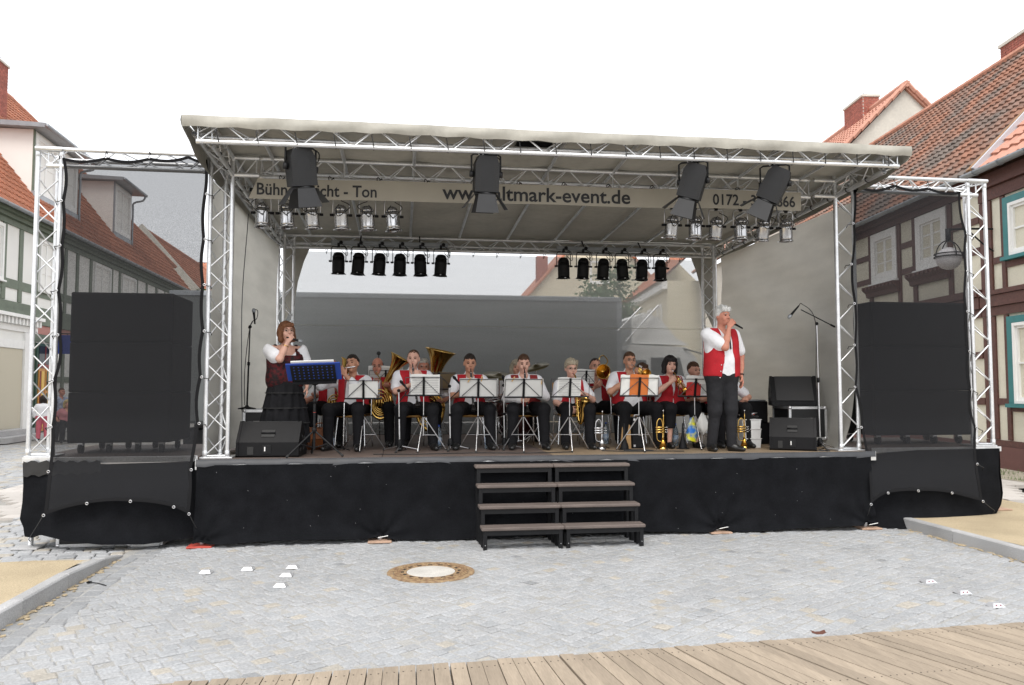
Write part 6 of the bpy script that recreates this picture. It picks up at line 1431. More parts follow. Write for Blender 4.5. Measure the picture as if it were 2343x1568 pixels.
def ik(sh, wr, l1, l2, pole):
    sh, wr, pole = V3(sh), V3(wr), V3(pole); d = wr - sh; L = np.linalg.norm(d)
    if L > (l1 + l2) * .985: wr = sh + d / L * (l1 + l2) * .985; d = wr - sh; L = np.linalg.norm(d)
    n = d / L; a = (l1 * l1 - l2 * l2 + L * L) / (2 * L); hh = math.sqrt(max(l1 * l1 - a * a, 0)); p = pole - n * (pole @ n); p /= np.linalg.norm(p) + 1e-9
    return sh + n * a + p * hh, wr
def hand_prims(wr, fd, nrm, side, curl, s=1.0):
    """palm and five fingers; fd finger direction, nrm palm normal (curl direction)"""
    fd = V3(fd); fd /= np.linalg.norm(fd); nrm = V3(nrm); nrm = nrm - fd * (nrm @ fd); nrm /= np.linalg.norm(nrm) + 1e-9; sd_ = np.cross(fd, nrm) * side; P = []
    for q, (off, ln) in enumerate(((-.030, .068), (-.010, .076), (.010, .072), (.029, .058))):
        k = wr + fd * (.085 - .004 * q) * s + sd_ * off * s; P.append((wr + fd * .012 + sd_ * off * .5 * s, k, .016 * s, .0125 * s))
        a1 = R(curl * (.75 + .08 * q)); e1 = k + (fd * math.cos(a1) + nrm * math.sin(a1)) * ln * .52 * s; a2 = R(curl * (1.65 + .08 * q)); e2 = e1 + (fd * math.cos(a2) + nrm * math.sin(a2)) * ln * .5 * s
        P.append((k, e1, .0098 * s, .0088 * s)); P.append((e1, e2, .0088 * s, .0075 * s))
    t0 = wr + fd * .025 * s - sd_ * .028 * s; t1 = t0 + (fd * .6 - sd_ * .55 + nrm * .45) * .042 * s; t2 = t1 + (fd * .75 - sd_ * .05 + nrm * .6) * .032 * s
    P.append((t0, t1, .014 * s, .0105 * s)); P.append((t1, t2, .0105 * s, .0085 * s)); return P
def person(label, pos, yaw=0.0, ht=1.22, stand=False, skin=SK1, hair=None, hm=H_BR, wr_r=None, wr_l=None, fd_r=(0, -1, 0), fd_l=(0, -1, 0), nr=(0, 1, .2), nl=(0, 1, .2), pole_r=(-1, .2, -.9), pole_l=(1, .2, -.9), curl_r=45, curl_l=45,
           sleeve='short', vest=VEST, vopen=((0, .02), (.2, .04), (.42, .07)), belly=0.0, build=1.0, fem=False, glasses=False, head=(0, 0, 0), lean=0.0, knee=.17, feet_y=-.40, h=.0085, trousers=TROUS, skirt=False, calf=False, beard=None, shoe=SHOE, shirt_m=SHIRT, foot_fwd=.0, legs=True, foot_turn=0.12, extra=None, bag=None, knee_l=None, group='brass band musicians', short_body=False):
    """local frame: floor at z=0, front is -Y. ht is the top of the head. Returns (root, info)"""
    root = thing('person', label, 'person', mtx=Matrix.Translation(pos) @ Matrix.Rotation(yaw, 4, 'Z'), group=group)
    b = build; hz_ = (ht * .535 if stand else .545); zs_ = ht - (.315 if not stand else .32); fwd = lean
    hip = V3(0, 0, hz_); sho = V3(0, -fwd, zs_); chest = V3(0, -fwd * .75, lerp(hz_, zs_, .70)); wst = V3(0, -fwd * .3, lerp(hz_, zs_, .33)); sw = (.165 if fem else .185) * b
    neck = V3(0, -fwd - .005, zs_ + .035); hc = V3(0, -fwd - .035, ht - .118)
    HM = Matrix.Rotation(R(head[2]), 4, 'Z') @ Matrix.Rotation(R(-head[0]), 4, 'X') @ Matrix.Rotation(R(head[1]), 4, 'Y'); Hm = np.array(HM.to_3x3())
    def hp(x, y, z): return hc + Hm @ V3(x, y, z)
    torso = [(V3(-.085 * b, .0, hz_), V3(.085 * b, 0, hz_), .112 * b, .112 * b, .06), (wst + V3(-.065 * b, -belly * .4, 0), wst + V3(.065 * b, -belly * .4, 0), (.098 + belly) * b, (.098 + belly) * b, .09), (chest + V3(-.085 * b, 0, 0), chest + V3(.085 * b, 0, 0), .108 * b, .108 * b, .10), (sho + V3(-sw * .72, .01, -.03), sho + V3(sw * .72, .01, -.03), .062 * b, .062 * b, .09)]
    if fem: torso += [(chest + V3(-.075, -.085, -.02), chest + V3(-.07, -.09, -.03), .068, .066, .05), (chest + V3(.075, -.085, -.02), chest + V3(.07, -.09, -.03), .068, .066, .05)]
    arms = {}; u1, u2 = (.285, .25) if not fem else (.265, .235); k_ = (ht / 1.75 if stand else 1.0); u1 *= k_; u2 *= k_
    for sg, wr, pole in ((-1, wr_r, pole_r), (1, wr_l, pole_l)):
        shp = sho + V3(sg * sw, .01, -.03)
        if wr is None: wr = V3(sg * (sw + .06), -.02, hz_ - .04) if stand else V3(sg * .14, -.30, hz_ + .13)
        el, wr = ik(shp, wr, u1, u2, pole); arms[sg] = (shp, el, V3(wr))
    leg = {}
    for sg in (-1, 1):
        if stand: hj = V3(sg * .092 * b, 0, hz_ - .03); kn = V3(sg * .105, -.015 + foot_fwd * sg * .4, hz_ * .53); an = V3(sg * .115, .02 + foot_fwd * sg, .085)
        else:
            kx = knee if sg < 0 or knee_l is None else knee_l; hj = V3(sg * .092 * b, -.03, hz_ - .03); kn = V3(sg * kx, -.43, .515); an = V3(sg * (kx + .01), feet_y - (.04 if sg > 0 else 0), .085)
        to = an + V3(sg * foot_turn * .16 * (1 if stand else 1), -.155, -.052); leg[sg] = (hj, kn, an, to)
    xs = [p[0] for sg in arms for p in arms[sg]]; lo = V3(min(xs + [-.28]) - .16, -.85 if not stand else -.62, -.03); hi = V3(max(xs + [.28]) + .16, .26, ht + .06)
    lo[1] = min(lo[1], min(arms[1][2][1], arms[-1][2][1]) - .2)
    # ---- body: one continuous skin
    F_ = Field(lo, hi, h)
    for a, c, ra, rb, k in torso: F_.cap(a, c, ra - .006, rb - .006, k)
    F_.cap(neck + V3(0, .012, -.05), hc + V3(0, .015, -.05), .054 * (0.9 if fem else 1), .050 * (0.9 if fem else 1), .04)
    for sg in (-1, 1):
        sp, el, wr = arms[sg]; F_.cap(sp, el, .050 * b, .040 * b, .04); F_.cap(el, wr, .041 * b, .026, .02); F_.cap(el * .6 + wr * .4, el * .4 + wr * .6, .036 * b, .033 * b, .02)
        for a, c, ra, rb in hand_prims(wr, fd_r if sg < 0 else fd_l, nr if sg < 0 else nl, sg, curl_r if sg < 0 else curl_l, .96 if fem else 1.04): F_.cap(a, c, ra, rb, .008)
        if legs:
            hj, kn, an, to = leg[sg]; F_.cap(hj, kn, .080 * b, .056 * b, .04); F_.cap(kn, an, .052, .030, .03); F_.cap(kn * .65 + an * .35 + V3(0, .015, 0), kn * .5 + an * .5 + V3(0, .012, 0), .05, .045, .03); F_.cap(an + V3(0, .02, -.035), an * .35 + to * .65, .026, .018, .008)
    F_.ell(hp(0, .012, .022), (.075, .093, .095), .02, M=HM); F_.ell(hp(0, -.022, -.040), (.058, .070, .080), .03, M=HM); F_.ell(hp(0, -.072, -.098), (.026, .022, .018), .03, M=HM)
    F_.cap(hp(0, -.088, .012), hp(0, -.106, -.026), .0085, .0125, .012); F_.cap(hp(-.012, -.094, -.03), hp(.012, -.094, -.03), .009, .009, .008)
    F_.cap(hp(-.04, -.078, .026), hp(.04, -.078, .026), .011, .011, .02)
    for sx in (-1, 1): F_.ell(hp(sx * .031, -.093, .004), (.017, .012, .011), 0, M=HM, sub=True); F_.ell(hp(sx * .077, .012, -.012), (.010, .020, .032), .008, M=HM); F_.cap(hp(sx * .042, -.065, -.03), hp(sx * .036, -.068, -.045), .02, .02, .02)
    F_.cap(hp(-.018, -.0865, -.064), hp(.018, -.0865, -.064), .0075, .0075, .008)
    body = F_.mesh('body', skin, root)
    ey = link('face', None, root)
    for sx in (-1, 1):
        MB().sphere(hp(sx * .031, -.0805, .003), (.0135, .0095, .0075), 10, 6, HM).obj('eye', EYE, ey, True)
        MB().tube([hp(sx * .016, -.093, .021), hp(sx * .031, -.0935, .027), hp(sx * .047, -.083, .023)], .0042, 5).obj('eyebrow', hm if hm is not H_WH else H_GR, ey, True)
    MB().tube([hp(-.021, -.0865, -.062), hp(-.008, -.0935, -.060), hp(.008, -.0935, -.060), hp(.021, -.0865, -.062)], [.003, .0052, .0052, .003], 6).obj('lips', LIP, ey, True)
    if glasses:
        g = link('spectacles', None, root)
        for sx in (-1, 1): MB().tube([hp(sx * .033 + .021 * math.cos(a), -.104, .002 + .016 * math.sin(a)) for a in [2 * math.pi * q / 12 for q in range(12)]], .0022, 5, closed=True).obj('rim', METALW, g, True); MB().tube([hp(sx * .054, -.102, .006), hp(sx * .080, -.02, .004), hp(sx * .08, .012, 0)], .002, 5).obj('temple', METALW, g, True)
        MB().tube([hp(-.012, -.106, .004), hp(0, -.111, .007), hp(.012, -.106, .004)], .002, 5).obj('bridge', METALW, g, True)
    # ---- hair
    if hair:
        G = Field(hc - V3(.16, .18, .30), hc + V3(.16, .18, .17), .0075); X, Y, Z = G.full(); inv = Hm.T
        x, y, z = X - hc[0], Y - hc[1], Z - hc[2]; lx, ly, lz = inv[0, 0] * x + inv[0, 1] * y + inv[0, 2] * z, inv[1, 0] * x + inv[1, 1] * y + inv[1, 2] * z, inv[2, 0] * x + inv[2, 1] * y + inv[2, 2] * z
        nz_ = .004 * np.sin(lx * 160 + lz * 60) * np.sin(ly * 130 + lx * 40)
        if hair == 'short': G.ell(hp(0, .016, .028), (.082, .100, .102), 0, M=HM); front = -.052 + .0; cut = np.maximum(np.maximum(.055 - lz - np.maximum(0, (ly + .02)) * 1.6, -.05 - lz), np.where(ly < -.045, .062 - lz - .1 * np.abs(lx), -1))
        elif hair == 'receding': G.ell(hp(0, .018, .024), (.080, .098, .098), 0, M=HM); cut = np.maximum(np.maximum(.035 - lz - np.maximum(0, (ly - .0)) * 1.6, -.05 - lz), np.where(ly < .0, .055 - np.abs(lx) * .2 - lz + np.maximum(0, -ly) * .9 - (.03 * (np.abs(lx) < .03)), -1))
        elif hair == 'fringe_bald': G.ell(hp(0, .014, .02), (.080, .098, .094), 0, M=HM); cut = np.maximum(np.maximum(-.05 - lz, lz - .05), -.0 - ly - .005)
        elif hair == 'wavy': G.ell(hp(0, .014, .036), (.090, .106, .106), 0, M=HM); G.cap(hp(-.05, -.06, .09), hp(.05, -.06, .085), .03, .03, .03); nz_ = .008 * np.sin(lx * 90 + lz * 40) * np.sin(ly * 70 + lz * 50); cut = np.maximum(np.maximum(.035 - lz - np.maximum(0, (ly + .035)) * 1.7, -.07 - lz), np.where(ly < -.055, .052 - lz, -1))
        elif hair == 'bob': G.ell(hp(0, .016, .026), (.094, .108, .108), 0, M=HM); [G.cap(hp(sx * .068, .01, .01), hp(sx * .078, .0, -.10), .04, .034, .03) for sx in (-1, 1)]; G.cap(hp(-.04, .06, -.02), hp(.04, .06, -.02), .06, .06, .03); G.cap(hp(-.04, .06, -.1), hp(.04, .06, -.1), .045, .045, .03); G.cap(hp(-.045, -.072, .068), hp(.045, -.072, .072), .026, .026, .02); cut = np.maximum(-.135 - lz, np.where(ly < -.035, np.maximum(np.where(np.abs(lx) < .052, .038 - lz + .12 * lx, -1), -.095 - ly), -1))
        elif hair == 'long': G.ell(hp(0, .016, .026), (.090, .106, .104), 0, M=HM); [G.cap(hp(sx * .066, .01, .01), hp(sx * .080, .02, -.19), .036, .034, .03) for sx in (-1, 1)]; G.cap(hp(-.04, .06, -.02), hp(.04, .06, -.15), .06, .06, .03); G.cap(hp(-.045, -.068, .066), hp(.045, -.068, .07), .024, .024, .02); cut = np.maximum(-.24 - lz, np.where(ly < -.035, np.where(np.abs(lx) < .054, .036 - lz, -1), -1))
        cut = cut + .007 * np.sin(lx * 210 + 1.3) * np.sin(lx * 90) + .004 * np.sin(ly * 190); G.f = np.maximum(G.f + nz_, cut.astype('f')).astype('f'); G.mesh('hair', hm, root)
    if beard is not None:
        G = Field(hc - V3(.1, .14, .16), hc + V3(.1, .05, .03), .006); G.ell(hp(0, -.022, -.040), (.0605, .0735, .0835), 0, M=HM); X, Y, Z = G.full(); z = Z - hc[2]; y = Y - hc[1]; x = X - hc[0]
        G.f = np.maximum(G.f, np.maximum(np.maximum(z + .047 - 0 * x, y + .03), np.where((np.abs(x) < .026) & (z > -.078) & (z < -.056), .01, -1))).astype('f'); G.mesh('beard', beard, root)
    # ---- clothes
    hc_ = .0105
    def cloth(nm, m, prims, infl, cutf, res=hc_):
        G = Field(lo, hi, res)
        for p in prims:
            if len(p) == 5: G.cap(p[0], p[1], p[2], p[3], p[4], infl)
        G.f = np.maximum(G.f, cutf(*G.full())).astype('f'); return G.mesh(nm, m, root)
    armsP = []
    for sg in (-1, 1):
        sp, el, wr = arms[sg]
        if sleeve == 'puff': armsP += [(sp + V3(sg * .01, 0, .0), sp * .45 + el * .55, .075, .085, .04)]
        elif sleeve == 'short': e2 = sp * .27 + el * .73; armsP += [(sp, e2, .056 * b, .060 * b, .045)]
        else: armsP += [(sp, el, .056 * b, .050 * b, .05), (el, el * .1 + wr * .9, .049 * b, .036 * b, .03)]
    zcol = neck[2] + .035; ztop = sho[2] - .005; collar = [(neck + V3(0, .014, -.06), neck + V3(0, .005, .02), .060 * (0.9 if fem else 1), .056 * (.9 if fem else 1), .02)]
    zb = hz_ + (.02 if stand else .045)
    def shirt_cut(X, Y, Z):
        c = zb - .06 - Z + 0 * X; c = np.maximum(c, Z - (zcol + .02 + .25 * (Y - neck[1])))
        vn = np.where(Y < neck[1] + .01, np.maximum((.5 * (Z - (ztop - .075)) - np.abs(X)), -1), -1); vn = np.where(Z > ztop - .075, vn, -1); return np.maximum(c, vn)
    if not skirt or True: cloth('shirt', shirt_m, torso + armsP + (collar if not fem or sleeve != 'puff' else []), .010, shirt_cut if sleeve != 'puff' else (lambda X, Y, Z: np.maximum(zb - .06 - Z + 0 * X, np.where(Y < .02 - fwd, np.maximum(Z - (ztop - .085 + .9 * np.maximum(0, np.abs(X) - .05)), -1), Z - ztop - .03))))
    if vest is not None:
        ax_ = sw * .93
        def vest_cut(X, Y, Z):
            zz = (ztop - Z); wv = np.interp(np.broadcast_to(zz, np.broadcast(zz, zz).shape), [p[0] for p in vopen], [p[1] for p in vopen]); c = np.where(Y < -fwd * .4 + .005, wv - np.abs(X), -1)
            arm = np.abs(X) - (ax_ + np.maximum(0, (ztop - .22 - Z)) * .6); zbot = zb - (.055 if stand else .02) - .045 * (np.abs(X) < .10) * (Y < 0) * (0 if stand else 0); c = np.maximum(c, arm); c = np.maximum(c, zbot - Z + .0 * X + np.where(Y < 0, -.25 * np.minimum(.1, np.maximum(0, .16 - np.abs(X))), 0)); return np.maximum(c, Z - (ztop + .05))
        vm = cloth('vest', vest, torso, .021, vest_cut)
    if skirt: pass
    else:
        tp_ = [torso[0]]; cutz = .045
        for sg in (-1, 1):
            hj, kn, an, to = leg[sg]; tp_ += [(hj, kn, .092 * b, .068 * b, .05), (kn, an + V3(0, 0, -.02), .066, .052, .04)]
        zc = .05 if not calf else .26
        cloth('trousers', trousers, tp_, .010, lambda X, Y, Z: np.maximum(zc - Z + 0 * X, Z - zb - .02 + 0 * Y))
    if legs:
        for sg in (-1, 1):
            hj, kn, an, to = leg[sg]; G = Field(an - V3(.12, .32, .12), an + V3(.12, .12, .06), .009); heel = V3(an[0], an[1] + .035, .032); mid = (heel + to) / 2; mid[2] = .04; toe = V3(to[0], to[1], .030)
            G.cap(heel, mid, .038, .040, .01); G.cap(mid, toe, .043, .030, .02); 
            if not calf: G.cap(V3(an[0], an[1] - .02, .06), V3(an[0], an[1] + .01, .09), .044, .044, .04)
            X, Y, Z = G.full(); G.f = np.maximum(G.f, .002 - Z + 0 * X + 0 * Y).astype('f'); G.mesh('shoe', shoe, root)
    info = dict(root=root, M=root.matrix_basis.copy(), hp=hp, hc=hc, arms=arms, zs=zs_, hz=hz_, ztop=ztop, sw=sw, leg=leg, neck=neck)
    return info
def at_head(u, v, y):                                     # floor position and head height from the crown of a head
    p = hy(u, v, y); return (p.x, y + .0, S), p.z - S
def button_row(I, pts, m):
    for p in pts: MB().sphere(p, (.008, .004, .008), 8, 5).obj('button', m, I['root'], True)
# ------------------------------------------------------------------ instruments (built in the player's frame, but things of their own)
WOOD = mat('grenadilla', (.010, .009, .009), .28, 0, coat=.3)
def inst(name, label, cat, I, group=None): return thing(name, label, cat, mtx=I['M'], group=group)
def clarinet(label, I, p0, p1):
    p0, p1 = Vector(p0), Vector(p1); d = (p1 - p0).normalized(); t = inst('clarinet', label, 'clarinet', I, 'clarinets'); f = lambda s: p0.lerp(p1, s); M4 = Matrix.Translation(p0) @ d.to_track_quat('Z', 'Y').to_matrix().to_4x4(); L = (p1 - p0).length
    MB().lathe([(.006, 0), (.010, L * .10), (.012, L * .11)], 10, M4).obj('mouthpiece', WOOD, t, True); MB().lathe([(.0135, L * .11), (.0155, L * .135), (.0135, L * .22)], 10, M4).obj('barrel', WOOD, t, True)
    MB().lathe([(.0125, L * .225), (.0135, L * .53), (.0135, L * .85), (.016, L * .88), (.020, L * .92), (.034, L * .98), (.037, L), (.033, L), (.018, L * .92)], 14, M4).obj('joint_and_bell', WOOD, t, True)
    for s in (.11, .222, .535, .86): MB().lathe([(.0145, L * s - .004), (.016, L * s), (.0145, L * s + .004)], 10, M4).obj('ring', CHROME, t, True)
    for k in range(7):
        s = .28 + k * .075; MB().sphere(M4 @ Vector((0, -.0145, L * s)), (.0075, .005, .0075), 7, 5).obj('key', CHROME, t, True)
    for x in (-.012, .012): MB().cyl(M4 @ Vector((x, -.012, L * .25)), M4 @ Vector((x, -.012, L * .82)), .0025, n=5).obj('key_rod', CHROME, t, True)
    return t
def lathe_at(prof, p, d, n=20): return MB().lathe(prof, n, Matrix.Translation(Vector(p)) @ Vector(d).normalized().to_track_quat('Z', 'Y').to_matrix().to_4x4())
def bell_prof(L, r0, r1, n=12): return [(r0 + (r1 - r0) * (k / n) ** 3.2, L * k / n) for k in range(n + 1)] + [(r1 * 1.0, L + .004)] + [((r0 + (r1 - r0) * (k / n) ** 3.2) * .94, L * k / n) for k in range(n, 5, -1)]
BELLIN = mat('bell_inside', (.62, .33, .06), .22, 1.0)
def trumpet(label, M, mouth, bell_dir, m=BRASS, L=.48, br=.062, name='trumpet', up=(0, 0, 1), grp='trumpets'):
    t = thing(name, label, 'trumpet', mtx=M, group=grp); d = Vector(bell_dir).normalized(); a = Vector(up); a = (a - d * a.dot(d)).normalized(); o = Vector(mouth); dn = -a
    lathe_at([(.0125, 0), (.013, .008), (.006, .02), (.005, .06)], o, d, 10).obj('mouthpiece', CHROME, t, True)
    P = lambda s, v: o + d * s + dn * v
    MB().tube(catmull([P(.05, 0), P(.30, 0), P(L * .80, 0), P(L * .90, .02), P(L * .92, .055), P(L * .86, .085), P(L * .70, .09), P(.25, .09)], 5), .0062, 8).obj('leadpipe', m, t, True)
    MB().tube(catmull([P(L * .66, .01), P(.30, .012), P(.18, .012), P(.12, .03), P(.11, .055), P(.15, .085), P(.25, .09)], 5), .0068, 8).obj('bell_bow', m, t, True)
    lathe_at(bell_prof(L * .52, .0072, br), P(L * .62, .01), d, 20).obj('bell', m, t, True); lathe_at([(br * .8, -.02), (.012, -.14)], P(L * 1.14, .01), d, 16).obj('bell_throat', BELLIN if m is BRASS else m, t, True)
    sdv = d.cross(a)
    for k in range(3):
        c = P(.22 + k * .031, .045); MB().cyl(c - a * .06, c + a * .065, .0115, n=10).obj('valve', m, t, True); MB().cyl(c + a * .065, c + a * .095, .0045, n=6).obj('valve_stem', CHROME, t, True); MB().cyl(c + a * .095, c + a * .099, .009, n=8).obj('valve_button', CHROME, t, True)
    return t
def clear_world(): pass
# ================================================================== THE BAND
def seat(label_c, I_pos, yaw=0.0, dy=.07):
    c = Matrix.Rotation(yaw, 4, 'Z') @ Vector((0, dy, 0)); chair(label_c, (I_pos[0] + c.x, I_pos[1] + c.y, S), yaw)
# --- flautist (front row left)
pos, ht = at_head(808, 812, 1.35); Y_ = R(-12)
I = person('seated man with dark hair in red vest and long white sleeves playing the flute', pos, Y_, ht, skin=SK2, hair='short', hm=H_DK, sleeve='long', wr_r=(-.17, -.20, ht - .27), wr_l=(-.035, -.24, ht - .27), fd_r=(.2, -.35, .9), fd_l=(-.55, -.25, .8), nr=(0, .5, .6), nl=(0, .9, .2), pole_r=(-1, .1, -.7), pole_l=(.9, -.1, -.9), head=(6, -8, -10), knee=.19, vopen=((0, .05), (.25, .07), (.45, .12)), curl_r=55, curl_l=55)
m0 = I['hp'](.02, -.108, -.066); t = inst('flute', 'silver flute played sideways by the dark-haired man', 'flute', I); a = Vector(m0); b = a + Vector((-.50, -.06, -.075)); c = a + Vector((.06, .007, .009))
rod(t, 'tube', CHROME, c, b, .0098, 10); MB().sphere(a, (.016, .012, .008), 8, 6).obj('lip_plate', CHROME, t, True)
for k in range(9): p = a.lerp(b, .3 + k * .07); MB().sphere(p + Vector((0, -.006, .008)), (.009, .006, .005), 7, 5).obj('key', CHROME, t, True)
seat('beech and chrome chair under the flautist', pos, Y_)
# --- first clarinettist
pos, ht = at_head(945, 801, 1.30)
I = person('seated man with receding dark hair and short beard playing a clarinet, head turned aside', pos, R(6), ht, skin=SK3, hair='receding', hm=H_BR, beard=mat('stubble', (.30, .16, .105), .7), wr_r=(-.055, -.33, ht - .46), wr_l=(.075, -.31, ht - .36), fd_r=(.5, -.5, .4), fd_l=(-.5, -.45, .35), nr=(.5, .8, 0), nl=(-.5, .8, 0), head=(-4, 0, -14), knee=.20, curl_r=60, curl_l=60, build=1.06, vopen=((0, .055), (.22, .06), (.45, .10)))
m0 = I['hp'](0, -.100, -.063); clarinet('black clarinet of the man with short beard', I, m0, (.015, -.40, ht - .74)); seat('beech and chrome chair under the first clarinettist', pos, R(6))
# --- second clarinettist
pos, ht = at_head(1074, 811, 1.30)
I = person('seated man with short dark hair and closed eyes playing a clarinet in red vest', pos, R(2), ht, skin=SK2, hair='short', hm=H_DK, wr_r=(-.08, -.36, ht - .52), wr_l=(.11, -.34, ht - .44), fd_r=(.5, -.3, .2), fd_l=(-.5, -.3, .2), nr=(.5, .8, 0), nl=(-.5, .8, 0), head=(-8, 0, 0), knee=.21, curl_r=55, curl_l=55, vopen=((0, .055), (.22, .06), (.45, .11)))
clarinet('black clarinet of the man with closed eyes', I, I['hp'](0, -.100, -.063), (.01, -.38, ht - .74)); seat('beech and chrome chair under the clarinettist with closed eyes', pos)
# --- third clarinettist, maroon vest, long sleeves
pos, ht = at_head(1197, 812, 1.22)
I = person('seated man with brown fringe and moustache in maroon vest playing a clarinet', pos, 0, ht, skin=SK3, hair='short', hm=H_BR, sleeve='long', vest=VEST2, wr_r=(-.09, -.34, ht - .60), wr_l=(.09, -.34, ht - .52), fd_r=(.6, -.3, .1), fd_l=(-.6, -.3, .1), nr=(.4, .8, 0), nl=(-.4, .8, 0), head=(-10, 0, -3), knee=.20, build=1.06, belly=.015, curl_r=55, curl_l=55, vopen=((0, .075), (.12, .05), (.16, .0), (.45, .0)))
clarinet('black clarinet of the man in the maroon vest', I, I['hp'](0, -.100, -.063), (.0, -.36, ht - .76)); seat('beech and chrome chair under the brown-haired clarinettist', pos)
MB().tube([I['hp'](-.028, -.086, -.052), I['hp'](0, -.099, -.046), I['hp'](.028, -.086, -.052)], [.003, .006, .003], 6).obj('moustache', H_BR, I['root'], True)
# --- saxophonist
pos, ht = at_head(1305, 823, 1.22)
I = person('seated woman with short grey hair and glasses in red vest playing a saxophone', pos, R(0), ht, skin=SK3, hair='wavy', hm=H_GB, fem=True, glasses=True, wr_r=(-.09, -.28, ht - .66), wr_l=(.10, -.27, ht - .45), fd_r=(.7, -.3, -.3), fd_l=(-.7, -.35, .1), nr=(.4, .8, .2), nl=(-.3, .8, -.2), head=(-6, 0, 4), knee=.15, curl_r=50, curl_l=50, vopen=((0, .04), (.2, .02), (.42, .05)))
t = inst('saxophone', 'golden alto saxophone of the grey-haired woman', 'saxophone', I); m0 = Vector(I['hp'](0, -.102, -.064)); zt = m0.z
lathe_at([(.006, 0), (.011, .06), (.012, .07)], m0, (0, -1, -.25), 10).obj('mouthpiece', WOOD, t, True)
pts = [m0 + Vector((0, -.06, -.012)), m0 + Vector((0, -.12, -.03)), m0 + Vector((0, -.15, -.075)), m0 + Vector((.0, -.155, -.13)), m0 + Vector((.02, -.17, -.42)), m0 + Vector((.03, -.185, -.60)), m0 + Vector((.045, -.215, -.645)), m0 + Vector((.062, -.255, -.60)), m0 + Vector((.07, -.275, -.50)), m0 + Vector((.078, -.30, -.40)), m0 + Vector((.082, -.325, -.345))]
cc = catmull(pts, 5); n = len(cc); MB().tube(cc, [polylerp([(0, .008), (.3, .015), (.6, .026), (.75, .034), (.9, .045), (1, .062)], k / (n - 1)) for k in range(n)], 14).obj('body_tube', BRASS, t, True)
lathe_at([(.061, 0), (.066, .006), (.060, .004), (.04, -.05)], cc[-1], cc[-1] - cc[-3], 20).obj('bell_rim', BRASS, t, True); lathe_at([(.058, -.002), (.03, -.06), (0, -.1)], cc[-1], cc[-1] - cc[-3], 16).obj('bell_inside', BELLIN, t, True)
for k in range(11):
    q = m0 + Vector((.0 + .02 * k / 10 + (.018 if k % 2 else -.012), -.185 - .01 * k / 10, -.16 - .40 * k / 10)); MB().sphere(q, (.015, .007, .015), 8, 5).obj('key', BRASS, t, True)
for x in (-.018, .03): rod(t, 'key_rod', BRASS, m0 + Vector((x, -.18, -.15)), m0 + Vector((x + .02, -.195, -.56)), .003, 6)
MB().tube(catmull([m0 + Vector((.0, -.155, -.2)), I['neck'] + V3(.07, -.08, -.12), I['neck'] + V3(.07, .02, .0)], 4), .004, 5).obj('neck_strap', RUBBER, t, True); seat('beech and chrome chair under the saxophonist', pos)
# --- flugelhorn man
pos, ht = at_head(1438, 806, 1.22)
I = person('seated man with glasses and goatee in red vest behind the orange folder', pos, R(4), ht, skin=SK2, hair='short', hm=H_BR, glasses=True, beard=mat('goatee', (.34, .25, .19), .7), wr_r=(-.14, -.26, ht - .40), wr_l=(.04, -.26, ht - .33), fd_r=(.35, -.35, .85), fd_l=(-.1, -.6, .6), nr=(.6, .2, 0), nl=(-.8, .2, 0), head=(2, 0, -4), knee=.22, build=1.12, belly=.03, curl_r=60, curl_l=60, vopen=((0, .06), (.2, .09), (.45, .17)))
trumpet('brass flugelhorn raised by the man with goatee', I['M'], I['hp'](0, -.100, -.063), (.10, -1, -.30), BRASS, .38, .07, 'flugelhorn'); seat('beech and chrome chair under the flugelhorn player', pos)
# --- woman trumpeter
pos, ht = at_head(1530, 815, 1.20)
I = person('seated woman with black bob in red vest and cropped trousers playing a brass trumpet', pos, R(4), ht, skin=SK3, hair='bob', hm=H_BL, fem=True, calf=True, wr_r=(-.10, -.25, ht - .37), wr_l=(.09, -.29, ht - .44), fd_r=(.5, -.35, .6), fd_l=(-.5, -.5, .4), nr=(.5, .6, 0), nl=(-.5, .6, 0), head=(-4, 4, -6), knee=.17, build=1.04, curl_r=60, curl_l=60, vopen=((0, .035), (.16, .012), (.24, .0), (.33, .012), (.48, .09)))
trumpet('brass trumpet pointed down by the woman with black bob', I['M'], I['hp'](0, -.100, -.063), (.08, -.80, -.62), BRASS, .44, .066); seat('beech and chrome chair under the woman trumpeter', pos)
